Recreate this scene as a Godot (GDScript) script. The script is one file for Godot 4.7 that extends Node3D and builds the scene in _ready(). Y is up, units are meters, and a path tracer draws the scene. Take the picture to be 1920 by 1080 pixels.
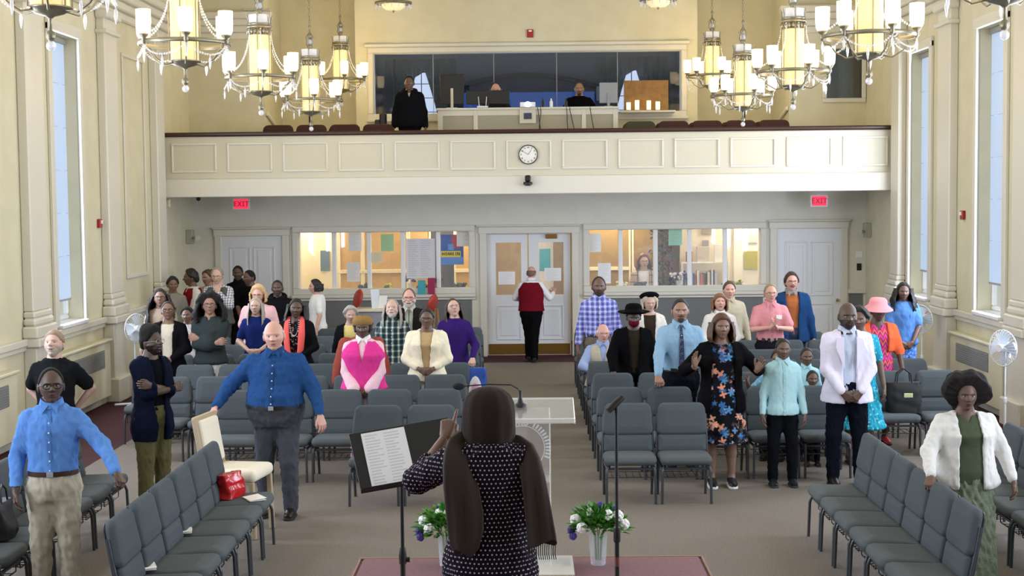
extends Node3D
# A church hall seen from the chancel: balcony, chandeliers, chair rows and a standing congregation.

class MB:
	var v := PackedVector3Array()
	var n := PackedVector3Array()
	var c := PackedColorArray()
	var ix := PackedInt32Array()
	var col := Color(1, 1, 1)
	func quadn(a: Vector3, b: Vector3, d: Vector3, e: Vector3, nn: Vector3) -> void:
		var k := v.size()
		var g := (d - a).cross(b - a)
		if g.dot(nn) < 0.0:
			var t := b
			b = e
			e = t
			g = -g
		var m := g.normalized()
		v.append_array(PackedVector3Array([a, b, d, e]))
		n.append_array(PackedVector3Array([m, m, m, m]))
		c.append_array(PackedColorArray([col, col, col, col]))
		ix.append_array(PackedInt32Array([k, k + 1, k + 2, k, k + 2, k + 3]))
	func tri(a: Vector3, b: Vector3, d: Vector3, nn: Vector3) -> void:
		var k := v.size()
		var g := (d - a).cross(b - a)
		if g.dot(nn) < 0.0:
			var t := b
			b = d
			d = t
			g = -g
		var m := g.normalized()
		v.append_array(PackedVector3Array([a, b, d]))
		n.append_array(PackedVector3Array([m, m, m]))
		c.append_array(PackedColorArray([col, col, col]))
		ix.append_array(PackedInt32Array([k, k + 1, k + 2]))
	func obox(x: Transform3D, s: Vector3, bev := 0.0) -> MB:
		var h := s * 0.5
		bev = minf(bev, minf(h.x, minf(h.y, h.z)) * 0.9)
		for ax in 3:
			var a1 := (ax + 1) % 3
			var a2 := (ax + 2) % 3
			for sg in [-1.0, 1.0]:
				var q := []
				for st in [[-1, -1], [1, -1], [1, 1], [-1, 1]]:
					var p := Vector3()
					p[ax] = sg * h[ax]
					p[a1] = st[0] * (h[a1] - bev)
					p[a2] = st[1] * (h[a2] - bev)
					q.append(x * p)
				var nn := Vector3()
				nn[ax] = sg
				quadn(q[0], q[1], q[2], q[3], x.basis * nn)
		if bev > 0.0:
			for ax in 3:
				var a1 := (ax + 1) % 3
				var a2 := (ax + 2) % 3
				for s1 in [-1.0, 1.0]:
					for s2 in [-1.0, 1.0]:
						var q := []
						for st in [[-1, 0], [1, 0], [1, 1], [-1, 1]]:
							var p := Vector3()
							p[ax] = st[0] * (h[ax] - bev)
							p[a1] = s1 * (h[a1] - (bev if st[1] == 1 else 0.0))
							p[a2] = s2 * (h[a2] - (bev if st[1] == 0 else 0.0))
							q.append(x * p)
						var nn := Vector3()
						nn[a1] = s1
						nn[a2] = s2
						quadn(q[0], q[1], q[2], q[3], x.basis * nn)
			for sx in [-1.0, 1.0]:
				for sy in [-1.0, 1.0]:
					for sz in [-1.0, 1.0]:
						var k := Vector3(sx, sy, sz)
						var o := k * (h - Vector3(bev, bev, bev))
						tri(x * (o + Vector3(sx * bev, 0, 0)), x * (o + Vector3(0, sy * bev, 0)), x * (o + Vector3(0, 0, sz * bev)), x.basis * k)
		return self
	func box(p: Vector3, s: Vector3, bev := 0.0) -> MB:
		return obox(Transform3D(Basis(), p), s, bev)
	# box given by its two corners
	func bb(a: Vector3, b: Vector3, bev := 0.0) -> MB:
		return box((a + b) * 0.5, (b - a).abs(), bev)
	func bar(a: Vector3, b: Vector3, w: float, d: float, bev := 0.0) -> MB:
		var z := (b - a)
		var l := z.length()
		z = z.normalized()
		var up := Vector3.UP if absf(z.y) < 0.95 else Vector3.RIGHT
		var x := up.cross(z).normalized()
		return obox(Transform3D(Basis(x, z.cross(x), z), (a + b) * 0.5), Vector3(w, d, l), bev)
	# rows of points -> smooth surface; outside is away from the row centres
	func grid(rows: Array, wrap := true, cap0 := false, cap1 := false, sheet := false) -> MB:
		var k := v.size()
		var m: int = rows[0].size()
		var r := rows.size()
		var nrm := PackedVector3Array()
		nrm.resize(m * r)
		var cols := m if wrap else m - 1
		var tris := PackedInt32Array()
		for i in r - 1:
			var ra: PackedVector3Array = rows[i]
			var rb: PackedVector3Array = rows[i + 1]
			for j in cols:
				var j2 := (j + 1) % m
				var a := ra[j]
				var b := ra[j2]
				var d := rb[j2]
				var e := rb[j]
				var g := (d - a).cross(e - b)
				nrm[i * m + j] += g
				nrm[i * m + j2] += g
				nrm[(i + 1) * m + j2] += g
				nrm[(i + 1) * m + j] += g
				tris.append_array(PackedInt32Array([i * m + j, i * m + j2, (i + 1) * m + j2, i * m + j, (i + 1) * m + j2, (i + 1) * m + j]))
		var s := 0.0
		var mids := []
		for i in r:
			var mid := Vector3()
			for p in rows[i]:
				mid += p
			mids.append(mid / m)
		if not sheet:
			for i in r:
				for j in m:
					s += nrm[i * m + j].dot(rows[i][j] - mids[i])
		var flip := s < 0.0
		for i in r:
			v.append_array(rows[i])
			for j in m:
				var q := nrm[i * m + j]
				n.append((-q if flip else q).normalized())
				c.append(col)
		for t in range(0, tris.size(), 3):
			if flip:
				ix.append_array(PackedInt32Array([k + tris[t], k + tris[t + 1], k + tris[t + 2]]))
			else:
				ix.append_array(PackedInt32Array([k + tris[t], k + tris[t + 2], k + tris[t + 1]]))
		for e in 2:
			if (e == 0 and cap0) or (e == 1 and cap1):
				var i := 0 if e == 0 else r - 1
				var o := 1 if e == 0 else r - 2
				var dir: Vector3 = mids[i] - mids[o]
				for j in cols:
					tri(mids[i], rows[i][j], rows[i][(j + 1) % m], dir)
		return self
	func tube(pts: Array, rad, seg := 8, flat := 1.0) -> MB:
		var rows := []
		var side := Vector3()
		for i in pts.size():
			var t: Vector3 = pts[mini(i + 1, pts.size() - 1)] - pts[maxi(i - 1, 0)]
			t = t.normalized()
			if side == Vector3():
				side = t.cross(Vector3.UP if absf(t.y) < 0.9 else Vector3.BACK).normalized()
			side = (side - t * side.dot(t)).normalized()
			var up := side.cross(t)
			var rr: float = rad if rad is float else rad[i]
			var row := PackedVector3Array()
			for j in seg:
				var a := TAU * j / seg
				row.append(pts[i] + side * cos(a) * rr + up * sin(a) * rr * flat)
			rows.append(row)
		return grid(rows, true, true, true)
	func lathe(prof: Array, seg := 16, x := Transform3D(), cap := true) -> MB:
		var rows := []
		for p in prof:
			var row := PackedVector3Array()
			for j in seg:
				var a := TAU * j / seg
				row.append(x * Vector3(p.x * cos(a), p.y, p.x * sin(a)))
			rows.append(row)
		return grid(rows, true, cap, cap)
	func ball(p: Vector3, r: Vector3, seg := 10, rings := 7, b := Basis()) -> MB:
		var rows := []
		for i in rings + 1:
			var t := PI * clampf(float(i) / rings, 0.001, 0.999)
			var row := PackedVector3Array()
			for j in seg:
				var a := TAU * j / seg
				row.append(p + b * (Vector3(sin(t) * cos(a), cos(t), sin(t) * sin(a)) * r))
			rows.append(row)
		return grid(rows)
	func add(o: MB, x := Transform3D(), mirror := false) -> MB:
		var k := v.size()
		var nb := x.basis.inverse().transposed()
		for i in o.v.size():
			v.append(x * o.v[i])
			n.append((nb * o.n[i]).normalized())
		c.append_array(o.c)
		var t := 0
		while t < o.ix.size():
			ix.append(k + o.ix[t])
			ix.append(k + o.ix[t + (2 if mirror else 1)])
			ix.append(k + o.ix[t + (1 if mirror else 2)])
			t += 3
		return self
	func mesh() -> ArrayMesh:
		var arr := []
		arr.resize(Mesh.ARRAY_MAX)
		arr[Mesh.ARRAY_VERTEX] = v
		arr[Mesh.ARRAY_NORMAL] = n
		arr[Mesh.ARRAY_COLOR] = c
		arr[Mesh.ARRAY_INDEX] = ix
		var m := ArrayMesh.new()
		m.add_surface_from_arrays(Mesh.PRIMITIVE_TRIANGLES, arr)
		return m

var taken := {}
var M := {}

func numbered(called: String) -> String:
	var k: int = taken.get(called, 0)
	taken[called] = k + 1
	return called if k == 0 else "%s_%03d" % [called, k]

func tag(o: Node, label: String, category: String, group := "") -> Node:
	o.set_meta("label", label)
	o.set_meta("category", category)
	if group:
		o.set_meta("group", group)
	return o

func thing(called: String, label: String, category: String, at := Vector3.ZERO, turn := 0.0, group := "") -> Node3D:
	var o := Node3D.new()
	o.name = numbered(called)
	add_child(o)
	o.position = at
	o.rotation.y = turn
	tag(o, label, category, group)
	return o

func inst(m, material: Material) -> MeshInstance3D:
	var o := MeshInstance3D.new()
	o.mesh = m.mesh() if m is MB else m
	o.material_override = material
	return o

func part(parent: Node, called: String, m, material: Material, at := Vector3.ZERO, basis := Basis()) -> MeshInstance3D:
	var o := inst(m, material)
	o.name = called
	parent.add_child(o, true)
	o.transform = Transform3D(basis, at)
	return o

func single(called: String, label: String, category: String, m, material: Material, at := Vector3.ZERO, group := "") -> MeshInstance3D:
	var o := inst(m, material)
	o.name = numbered(called)
	add_child(o)
	o.position = at
	tag(o, label, category, group)
	return o

func struct(called: String, m, material: Material) -> MeshInstance3D:
	var o := inst(m, material)
	o.name = called
	add_child(o, true)
	o.set_meta("kind", "structure")
	return o

func copy_of(src: Node3D, at: Vector3, turn: float, label: String, group := "") -> Node3D:
	var base := str(src.name)
	var r: Node3D = src.duplicate()
	r.name = numbered(base)
	add_child(r)
	r.position = at
	r.rotation.y = turn
	r.set_meta("label", label)
	if group:
		r.set_meta("group", group)
	return r

func rgb(h: String) -> Color:
	return Color(h)

func mat(c: Color, rough := 0.6, metal := 0.0) -> StandardMaterial3D:
	var m := StandardMaterial3D.new()
	m.albedo_color = c
	m.roughness = rough
	m.metallic = metal
	return m

func glow(c: Color, e: Color, energy: float) -> StandardMaterial3D:
	var m := mat(c, 0.5)
	m.emission_enabled = true
	m.emission = e
	m.emission_energy_multiplier = energy
	return m

func noise_tex(freq: float, a: Color, b: Color, size := 256, oct := 4, sd := 1) -> ImageTexture:
	var f := FastNoiseLite.new()
	f.seed = sd
	f.frequency = freq
	f.fractal_octaves = oct
	var im := f.get_seamless_image(size, size)
	var o := Image.create(size, size, false, Image.FORMAT_RGB8)
	for y in size:
		for x in size:
			o.set_pixel(x, y, a.lerp(b, im.get_pixel(x, y).r))
	return ImageTexture.create_from_image(o)

func tri_mat(t: Texture2D, scale: float, rough := 0.8, world := false) -> StandardMaterial3D:
	var m := mat(Color(1, 1, 1), rough)
	m.albedo_texture = t
	m.uv1_triplanar = true
	m.uv1_world_triplanar = world
	m.uv1_scale = Vector3.ONE * scale
	m.uv1_triplanar_sharpness = 4.0
	if rough > 0.84:
		m.metallic_specular = 0.2
	return m

func make_materials() -> void:
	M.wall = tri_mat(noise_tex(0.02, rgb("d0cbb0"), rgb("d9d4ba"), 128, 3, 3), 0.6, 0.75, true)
	M.wall_back = tri_mat(noise_tex(0.02, rgb("d8d5c7"), rgb("e0ddd0"), 128, 3, 4), 0.6, 0.75, true)  # same paint as the side walls, lightened to make up for weak light
	M.white = mat(rgb("e6e6e4"), 0.5)
	M.trim = mat(rgb("d9d6ca"), 0.45)
	M.door_white = mat(rgb("dfe1e4"), 0.45)
	M.front = mat(rgb("ccc7b4"), 0.55)
	M.ceiling = mat(rgb("e8e4d4"), 0.8)
	M.panel_grey = mat(rgb("6c6f70"), 0.6)
	M.rail_wood = mat(rgb("36190f"), 0.35)
	M.carpet = tri_mat(noise_tex(0.25, rgb("6d665f"), rgb("847c73"), 256, 3, 5), 0.7, 0.95, true)
	M.maroon = tri_mat(noise_tex(0.25, rgb("40292b"), rgb("533a3b"), 256, 3, 6), 0.8, 0.95, true)
	M.dais = tri_mat(noise_tex(0.1, rgb("6c4a52"), rgb("7b575f"), 256, 3, 7), 0.9, 0.75, true)
	M.fabric = tri_mat(noise_tex(0.35, rgb("4f5558"), rgb("656a6d"), 256, 2, 8), 3.0, 0.92)
	M.fabric_back = tri_mat(noise_tex(0.35, rgb("464d51"), rgb("5c6368"), 256, 2, 9), 3.0, 0.92)
	M.gun = mat(rgb("4a4e53"), 0.4, 0.5)
	M.black = mat(rgb("141415"), 0.45)
	M.black_soft = mat(rgb("17181b"), 0.9)
	M.grey_metal = mat(rgb("9b9e9f"), 0.4, 0.3)
	M.grille = mat(rgb("8b8d8b"), 0.5, 0.2)
	M.brass = mat(rgb("b59a55"), 0.3, 0.8)
	M.pewter = mat(rgb("8d8672"), 0.35, 0.7)
	M.red = mat(rgb("a01f22"), 0.4)
	M.paper = mat(rgb("f1f0ec"), 0.8)
	M.tan = tri_mat(noise_tex(0.05, rgb("b39a6b"), rgb("c0a678"), 128, 3, 10), 0.8, 0.8, true)
	M.cream_wall = mat(rgb("e6dcc0"), 0.7)
	M.kick = mat(rgb("8f6c33"), 0.35, 0.7)
	var g := mat(Color(0.9, 0.95, 1.0, 0.08), 0.02)
	g.transparency = BaseMaterial3D.TRANSPARENCY_ALPHA
	M.glass = g
	var dg := mat(Color(0.05, 0.06, 0.08, 0.22), 0.02)
	dg.transparency = BaseMaterial3D.TRANSPARENCY_ALPHA
	M.dark_glass = dg
	var cr := mat(Color(0.95, 0.96, 1.0, 0.45), 0.03)
	cr.transparency = BaseMaterial3D.TRANSPARENCY_ALPHA
	M.crystal = cr
	var vg := mat(Color(0.92, 0.96, 1.0, 0.28), 0.02)
	vg.transparency = BaseMaterial3D.TRANSPARENCY_ALPHA
	vg.metallic_specular = 0.9
	M.cut_glass = vg
	var ac := mat(Color(0.93, 0.95, 0.95, 0.1), 0.04)
	ac.transparency = BaseMaterial3D.TRANSPARENCY_ALPHA
	M.acrylic = ac
	var ae := mat(Color(0.97, 0.97, 0.95, 0.5), 0.1)
	ae.transparency = BaseMaterial3D.TRANSPARENCY_ALPHA
	M.acrylic_edge = ae
	M.shade_glow = glow(rgb("fff6e0"), rgb("ffe9b8"), 1.7)
	M.tube_glow = glow(rgb("cfc49a"), rgb("ffe7a8"), 0.22)
	M.blind = glow(rgb("9aa6b6"), rgb("b4cff5"), 0.5)
	M.frame_white = mat(rgb("eceef0"), 0.4)
	M.seat_brown = mat(rgb("3d1d14"), 0.8)
	M.seat_green = mat(rgb("3a3a26"), 0.8)
	M.vc = mat(Color(1, 1, 1), 0.6)
	M.vc.vertex_color_use_as_albedo = true
	M.vc_rough = mat(Color(1, 1, 1), 0.85)
	M.vc_rough.vertex_color_use_as_albedo = true
	M.skin = mat(Color(1, 1, 1), 0.5)
	M.skin.vertex_color_use_as_albedo = true
const BZ := -26.72      # back wall
const WX := 6.25        # half width
const CEIL := 7.3
const FZ := -24.5       # balcony front
const LB := 3.35        # balcony floor

func setup() -> void:
	var cam := Camera3D.new()
	cam.name = "camera"
	cam.fov = rad_to_deg(2.0 * atan(540.0 / 2700.0))
	cam.near = 0.1
	cam.far = 200.0
	add_child(cam)
	cam.transform = Transform3D(Basis(Vector3.UP, deg_to_rad(0.65)) * Basis(Vector3.RIGHT, deg_to_rad(-3.58)) * Basis(Vector3.BACK, deg_to_rad(-0.58)), Vector3(0, 2.95, 0))
	var env := Environment.new()
	env.tonemap_mode = Environment.TONE_MAPPER_LINEAR
	env.tonemap_exposure = 1.1
	env.background_mode = Environment.BG_SKY
	var sky := Sky.new()
	var ps := ProceduralSkyMaterial.new()
	ps.sky_top_color = rgb("c9d8ea")
	ps.sky_horizon_color = rgb("eef3f8")
	ps.ground_horizon_color = rgb("c8cdd0")
	ps.ground_bottom_color = rgb("9ea3a5")
	ps.sky_energy_multiplier = 1.3
	sky.sky_material = ps
	env.sky = sky
	env.sdfgi_enabled = true
	env.ssao_enabled = true
	env.ssil_enabled = true
	var we := WorldEnvironment.new()
	we.environment = env
	add_child(we)
	# daylight through the tall side windows (one soft source per window, just inside its blind)
	for sx in [-1.0, 1.0]:
		for zc in WINDOWS:
			if sx < 0 and zc < -22.0:
				continue
			var al := AreaLight3D.new()
			al.area_size = Vector2(1.05, 3.8)
			al.light_color = rgb("dfe9fb")
			al.light_energy = 17.5
			al.shadow_enabled = true
			al.area_range = 40.0
			add_child(al)
			al.position = Vector3(sx * (WX - 0.02), 3.25, zc)
			al.rotation.y = PI / 2 * sx
const WINDOWS := [-23.0, -19.5, -15.95, -12.4, -8.85, -5.3]

func side_wall(sx: float) -> void:
	var nm := "wall_left" if sx < 0 else "wall_right"
	var b := MB.new()
	var holes := []
	for zc in WINDOWS:
		if sx < 0 and zc < -22.0:
			continue
		holes.append(zc)
	var z0 := -31.5
	var t := 0.35
	var xa := sx * WX
	var xb := sx * (WX + t)
	for zc in holes:
		b.bb(Vector3(xa, 1.32, z0), Vector3(xb, 5.2, zc - 0.56))
		z0 = zc + 0.56
	b.bb(Vector3(xa, 1.32, z0), Vector3(xb, 5.2, 3.0))
	b.bb(Vector3(xa, -0.3, -31.5), Vector3(xb, 1.32, 3.0))
	b.bb(Vector3(xa, 5.2, -31.5), Vector3(xb, CEIL, 3.0))
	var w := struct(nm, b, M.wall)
	# chair rail, baseboard, cornice
	var r := MB.new()
	r.bb(Vector3(xa, 1.18, FZ + 0.2), Vector3(xa - sx * 0.07, 1.27, 2.9), 0.012)
	r.bb(Vector3(xa, 1.12, FZ + 0.2), Vector3(xa - sx * 0.04, 1.18, 2.9), 0.008)
	part(w, "chair_rail", r, M.trim)
	var co := MB.new()
	for k in 4:
		co.bb(Vector3(xa, 5.72 + k * 0.13, BZ), Vector3(xa - sx * (0.07 + 0.07 * k), 5.85 + k * 0.13, 2.9), 0.02)
	part(w, "cornice", co, M.trim)
	var bs := MB.new()
	bs.bb(Vector3(xa, 0, BZ), Vector3(xa - sx * 0.03, 0.2, 2.9), 0.006)
	struct("baseboard_left" if sx < 0 else "baseboard_right", bs, M.trim)
	# pilasters
	for zc in [-24.15, -21.35, -18.0, -14.4]:
		var wd := 0.62 if zc > -24.0 else 0.5
		var p := MB.new()
		p.bb(Vector3(xa, 1.6, zc - wd / 2), Vector3(xa - sx * 0.13, 5.75, zc + wd / 2), 0.015)
		p.bb(Vector3(xa, 1.27, zc - wd / 2 - 0.07), Vector3(xa - sx * 0.2, 1.42, zc + wd / 2 + 0.07), 0.02)
		p.bb(Vector3(xa, 1.42, zc - wd / 2 - 0.04), Vector3(xa - sx * 0.17, 1.52, zc + wd / 2 + 0.04), 0.03)
		p.bb(Vector3(xa, 1.52, zc - wd / 2 - 0.02), Vector3(xa - sx * 0.15, 1.6, zc + wd / 2 + 0.02), 0.02)
		p.bb(Vector3(xa, 1.16, zc - wd / 2 - 0.06), Vector3(xa - sx * 0.22, 1.27, zc + wd / 2 + 0.06), 0.015)
		p.bb(Vector3(xa, 0.0, zc - wd / 2 - 0.02), Vector3(xa - sx * 0.16, 1.16, zc + wd / 2 + 0.02), 0.01)
		p.bb(Vector3(xa, 0.0, zc - wd / 2 - 0.06), Vector3(xa - sx * 0.24, 0.36, zc + wd / 2 + 0.06), 0.02)
		p.bb(Vector3(xa, 5.4, zc - wd / 2 - 0.05), Vector3(xa - sx * 0.18, 5.46, zc + wd / 2 + 0.05), 0.01)
		p.bb(Vector3(xa, 5.62, zc - wd / 2 - 0.05), Vector3(xa - sx * 0.2, 5.75, zc + wd / 2 + 0.05), 0.02)
		part(w, "pilaster", p, M.trim)
	# moulded panel of the blank bay
	if sx < 0:
		var m := MB.new()
		frame_yz(m, xa - sx * 0.015, 1.75, 5.25, -23.55, -22.3, 0.06, 0.03)
		part(w, "wall_panel_moulding", m, M.trim)
	for i in holes.size():
		window_bay(sx, holes[i], i)
	# radiator covers below the windows
	for zc in [-19.75, -15.9]:
		var body := MB.new()
		body.bb(Vector3(xa, 0.12, zc - 1.15), Vector3(xa - sx * 0.13, 0.92, zc + 1.15), 0.012)
		body.bb(Vector3(xa, 0.92, zc - 1.18), Vector3(xa - sx * 0.16, 0.96, zc + 1.18), 0.01)
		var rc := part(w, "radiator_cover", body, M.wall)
		var gr := MB.new()
		gr.bb(Vector3(xa - sx * 0.13, 0.56, zc - 0.85), Vector3(xa - sx * 0.134, 0.82, zc + 0.6))
		part(rc, "grille", gr, M.grille)
		for k in 8:
			var lv := MB.new()
			lv.bb(Vector3(xa - sx * 0.134, 0.575 + k * 0.03, zc - 0.84), Vector3(xa - sx * 0.142, 0.593 + k * 0.03, zc + 0.59))
			part(rc, "louver", lv, M.grey_metal)

# a rectangular moulding in a plane x = const / z = const
func frame_yz(m: MB, x: float, y0: float, y1: float, z0: float, z1: float, w: float, t: float) -> void:
	m.bb(Vector3(x - t / 2, y0, z0), Vector3(x + t / 2, y0 + w, z1), t * 0.3)
	m.bb(Vector3(x - t / 2, y1 - w, z0), Vector3(x + t / 2, y1, z1), t * 0.3)
	m.bb(Vector3(x - t / 2, y0 + w, z0), Vector3(x + t / 2, y1 - w, z0 + w), t * 0.3)
	m.bb(Vector3(x - t / 2, y0 + w, z1 - w), Vector3(x + t / 2, y1 - w, z1), t * 0.3)

func frame_xy(m: MB, z: float, x0: float, x1: float, y0: float, y1: float, w: float, t: float) -> void:
	m.bb(Vector3(x0, y0, z - t / 2), Vector3(x1, y0 + w, z + t / 2), t * 0.3)
	m.bb(Vector3(x0, y1 - w, z - t / 2), Vector3(x1, y1, z + t / 2), t * 0.3)
	m.bb(Vector3(x0, y0 + w, z - t / 2), Vector3(x0 + w, y1 - w, z + t / 2), t * 0.3)
	m.bb(Vector3(x1 - w, y0 + w, z - t / 2), Vector3(x1, y1 - w, z + t / 2), t * 0.3)

var window_no := 0
func window_bay(sx: float, zc: float, _i: int) -> void:
	window_no += 1
	var xa := sx * WX
	var w := Node3D.new()
	w.name = "window_%d" % window_no
	add_child(w)
	w.set_meta("kind", "structure")
	var cs := MB.new()
	for e in [-1.0, 1.0]:
		cs.bb(Vector3(xa, 1.3, zc + e * 0.56), Vector3(xa - sx * 0.05, 5.3, zc + e * 0.7), 0.01)
	cs.bb(Vector3(xa, 5.2, zc - 0.7), Vector3(xa - sx * 0.06, 5.36, zc + 0.7), 0.012)
	part(w, "casing", cs, M.trim)
	var si := MB.new()
	si.bb(Vector3(xa + sx * 0.3, 1.27, zc - 0.56), Vector3(xa - sx * 0.09, 1.325, zc + 0.56), 0.01)
	part(w, "sill", si, M.frame_white)
	var fr := MB.new()
	frame_yz(fr, xa + sx * 0.22, 1.325, 5.2, zc - 0.56, zc + 0.56, 0.06, 0.06)
	fr.bb(Vector3(xa + sx * 0.19, 2.28, zc - 0.5), Vector3(xa + sx * 0.25, 2.36, zc + 0.5), 0.008)
	fr.bb(Vector3(xa + sx * 0.2, 1.38, zc - 0.012), Vector3(xa + sx * 0.24, 5.15, zc + 0.012))
	for k in 5:
		fr.bb(Vector3(xa + sx * 0.2, 1.86 + k * 0.7, zc - 0.5), Vector3(xa + sx * 0.24, 1.88 + k * 0.7, zc + 0.5))
	part(w, "sash", fr, M.frame_white)
	var gl := MB.new()
	gl.bb(Vector3(xa + sx * 0.225, 1.36, zc - 0.52), Vector3(xa + sx * 0.23, 5.16, zc + 0.52))
	part(w, "pane", gl, M.glass)
	# roller blind: drawn almost to the sill, with faint seams
	var low := 1.72 if sx > 0 else 1.62
	var bl := MB.new()
	for k in 6:
		var y0 := low + (5.16 - low) * k / 6.0
		var y1 := low + (5.16 - low) * (k + 1) / 6.0
		bl.bb(Vector3(xa + sx * 0.14, y0 + 0.004, zc - 0.5), Vector3(xa + sx * 0.145, y1 - 0.004, zc + 0.5))
	part(w, "roller_blind", bl, M.blind)
	var rb := MB.new()
	rb.bb(Vector3(xa + sx * 0.13, low - 0.025, zc - 0.5), Vector3(xa + sx * 0.155, low, zc + 0.5), 0.005)
	rb.bb(Vector3(xa + sx * 0.1, 5.12, zc - 0.52), Vector3(xa + sx * 0.18, 5.2, zc + 0.52), 0.01)
	part(w, "blind_bar", rb, M.grey_metal)

func room() -> void:
	# floor
	var f := MB.new()
	f.bb(Vector3(-4.95, -0.3, BZ + 1.0), Vector3(4.95, 0.0, 3.0))
	var fl := struct("floor", f, M.carpet)
	var fm := MB.new()
	fm.bb(Vector3(-6.6, -0.3, -31.5), Vector3(-4.95, 0.0, 3.0))
	fm.bb(Vector3(4.95, -0.3, -31.5), Vector3(6.6, 0.0, 3.0))
	fm.bb(Vector3(-4.95, -0.3, -31.5), Vector3(4.95, 0.0, BZ + 1.0))
	part(fl, "carpet_border", fm, M.maroon)
	var c := MB.new()
	c.bb(Vector3(-6.6, CEIL, -31.5), Vector3(6.6, CEIL + 0.3, 3.0))
	struct("ceiling", c, M.ceiling)
	# chancel wall behind the photographer
	var ch := MB.new()
	ch.bb(Vector3(-6.6, -0.3, 3.0), Vector3(6.6, CEIL + 0.3, 3.3))
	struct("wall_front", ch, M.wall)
	side_wall(-1.0)
	side_wall(1.0)
	# raised chancel and its thrust, under the lectern
	var d := MB.new()
	d.bb(Vector3(-1.15, 0.0, -9.7), Vector3(1.15, 0.5, -7.4), 0.015)
	d.bb(Vector3(-1.19, 0.44, -9.74), Vector3(1.19, 0.485, -7.4), 0.01)
	d.bb(Vector3(-6.2, 0.0, -7.4), Vector3(6.2, 0.5, 2.9))
	var dd := struct("chancel_platform", d, M.dais)
	var nz := MB.new()
	nz.bb(Vector3(-1.17, 0.485, -9.715), Vector3(1.17, 0.503, -9.695), 0.004)
	for e in [-1.0, 1.0]:
		nz.bb(Vector3(e * 1.17, 0.485, -9.69), Vector3(e * 1.16, 0.503, -7.4), 0.004)
	part(dd, "nosing", nz, mat(rgb("8f6f55"), 0.5))
	back_wall()
	balcony()

func door_panel(m: MB, x0: float, x1: float, y0: float, y1: float, z: float) -> void:
	frame_xy(m, z, x0, x1, y0, y1, 0.035, 0.03)
	m.bb(Vector3(x0 + 0.08, y0 + 0.08, z - 0.01), Vector3(x1 - 0.08, y1 - 0.08, z + 0.012), 0.008)

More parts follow.
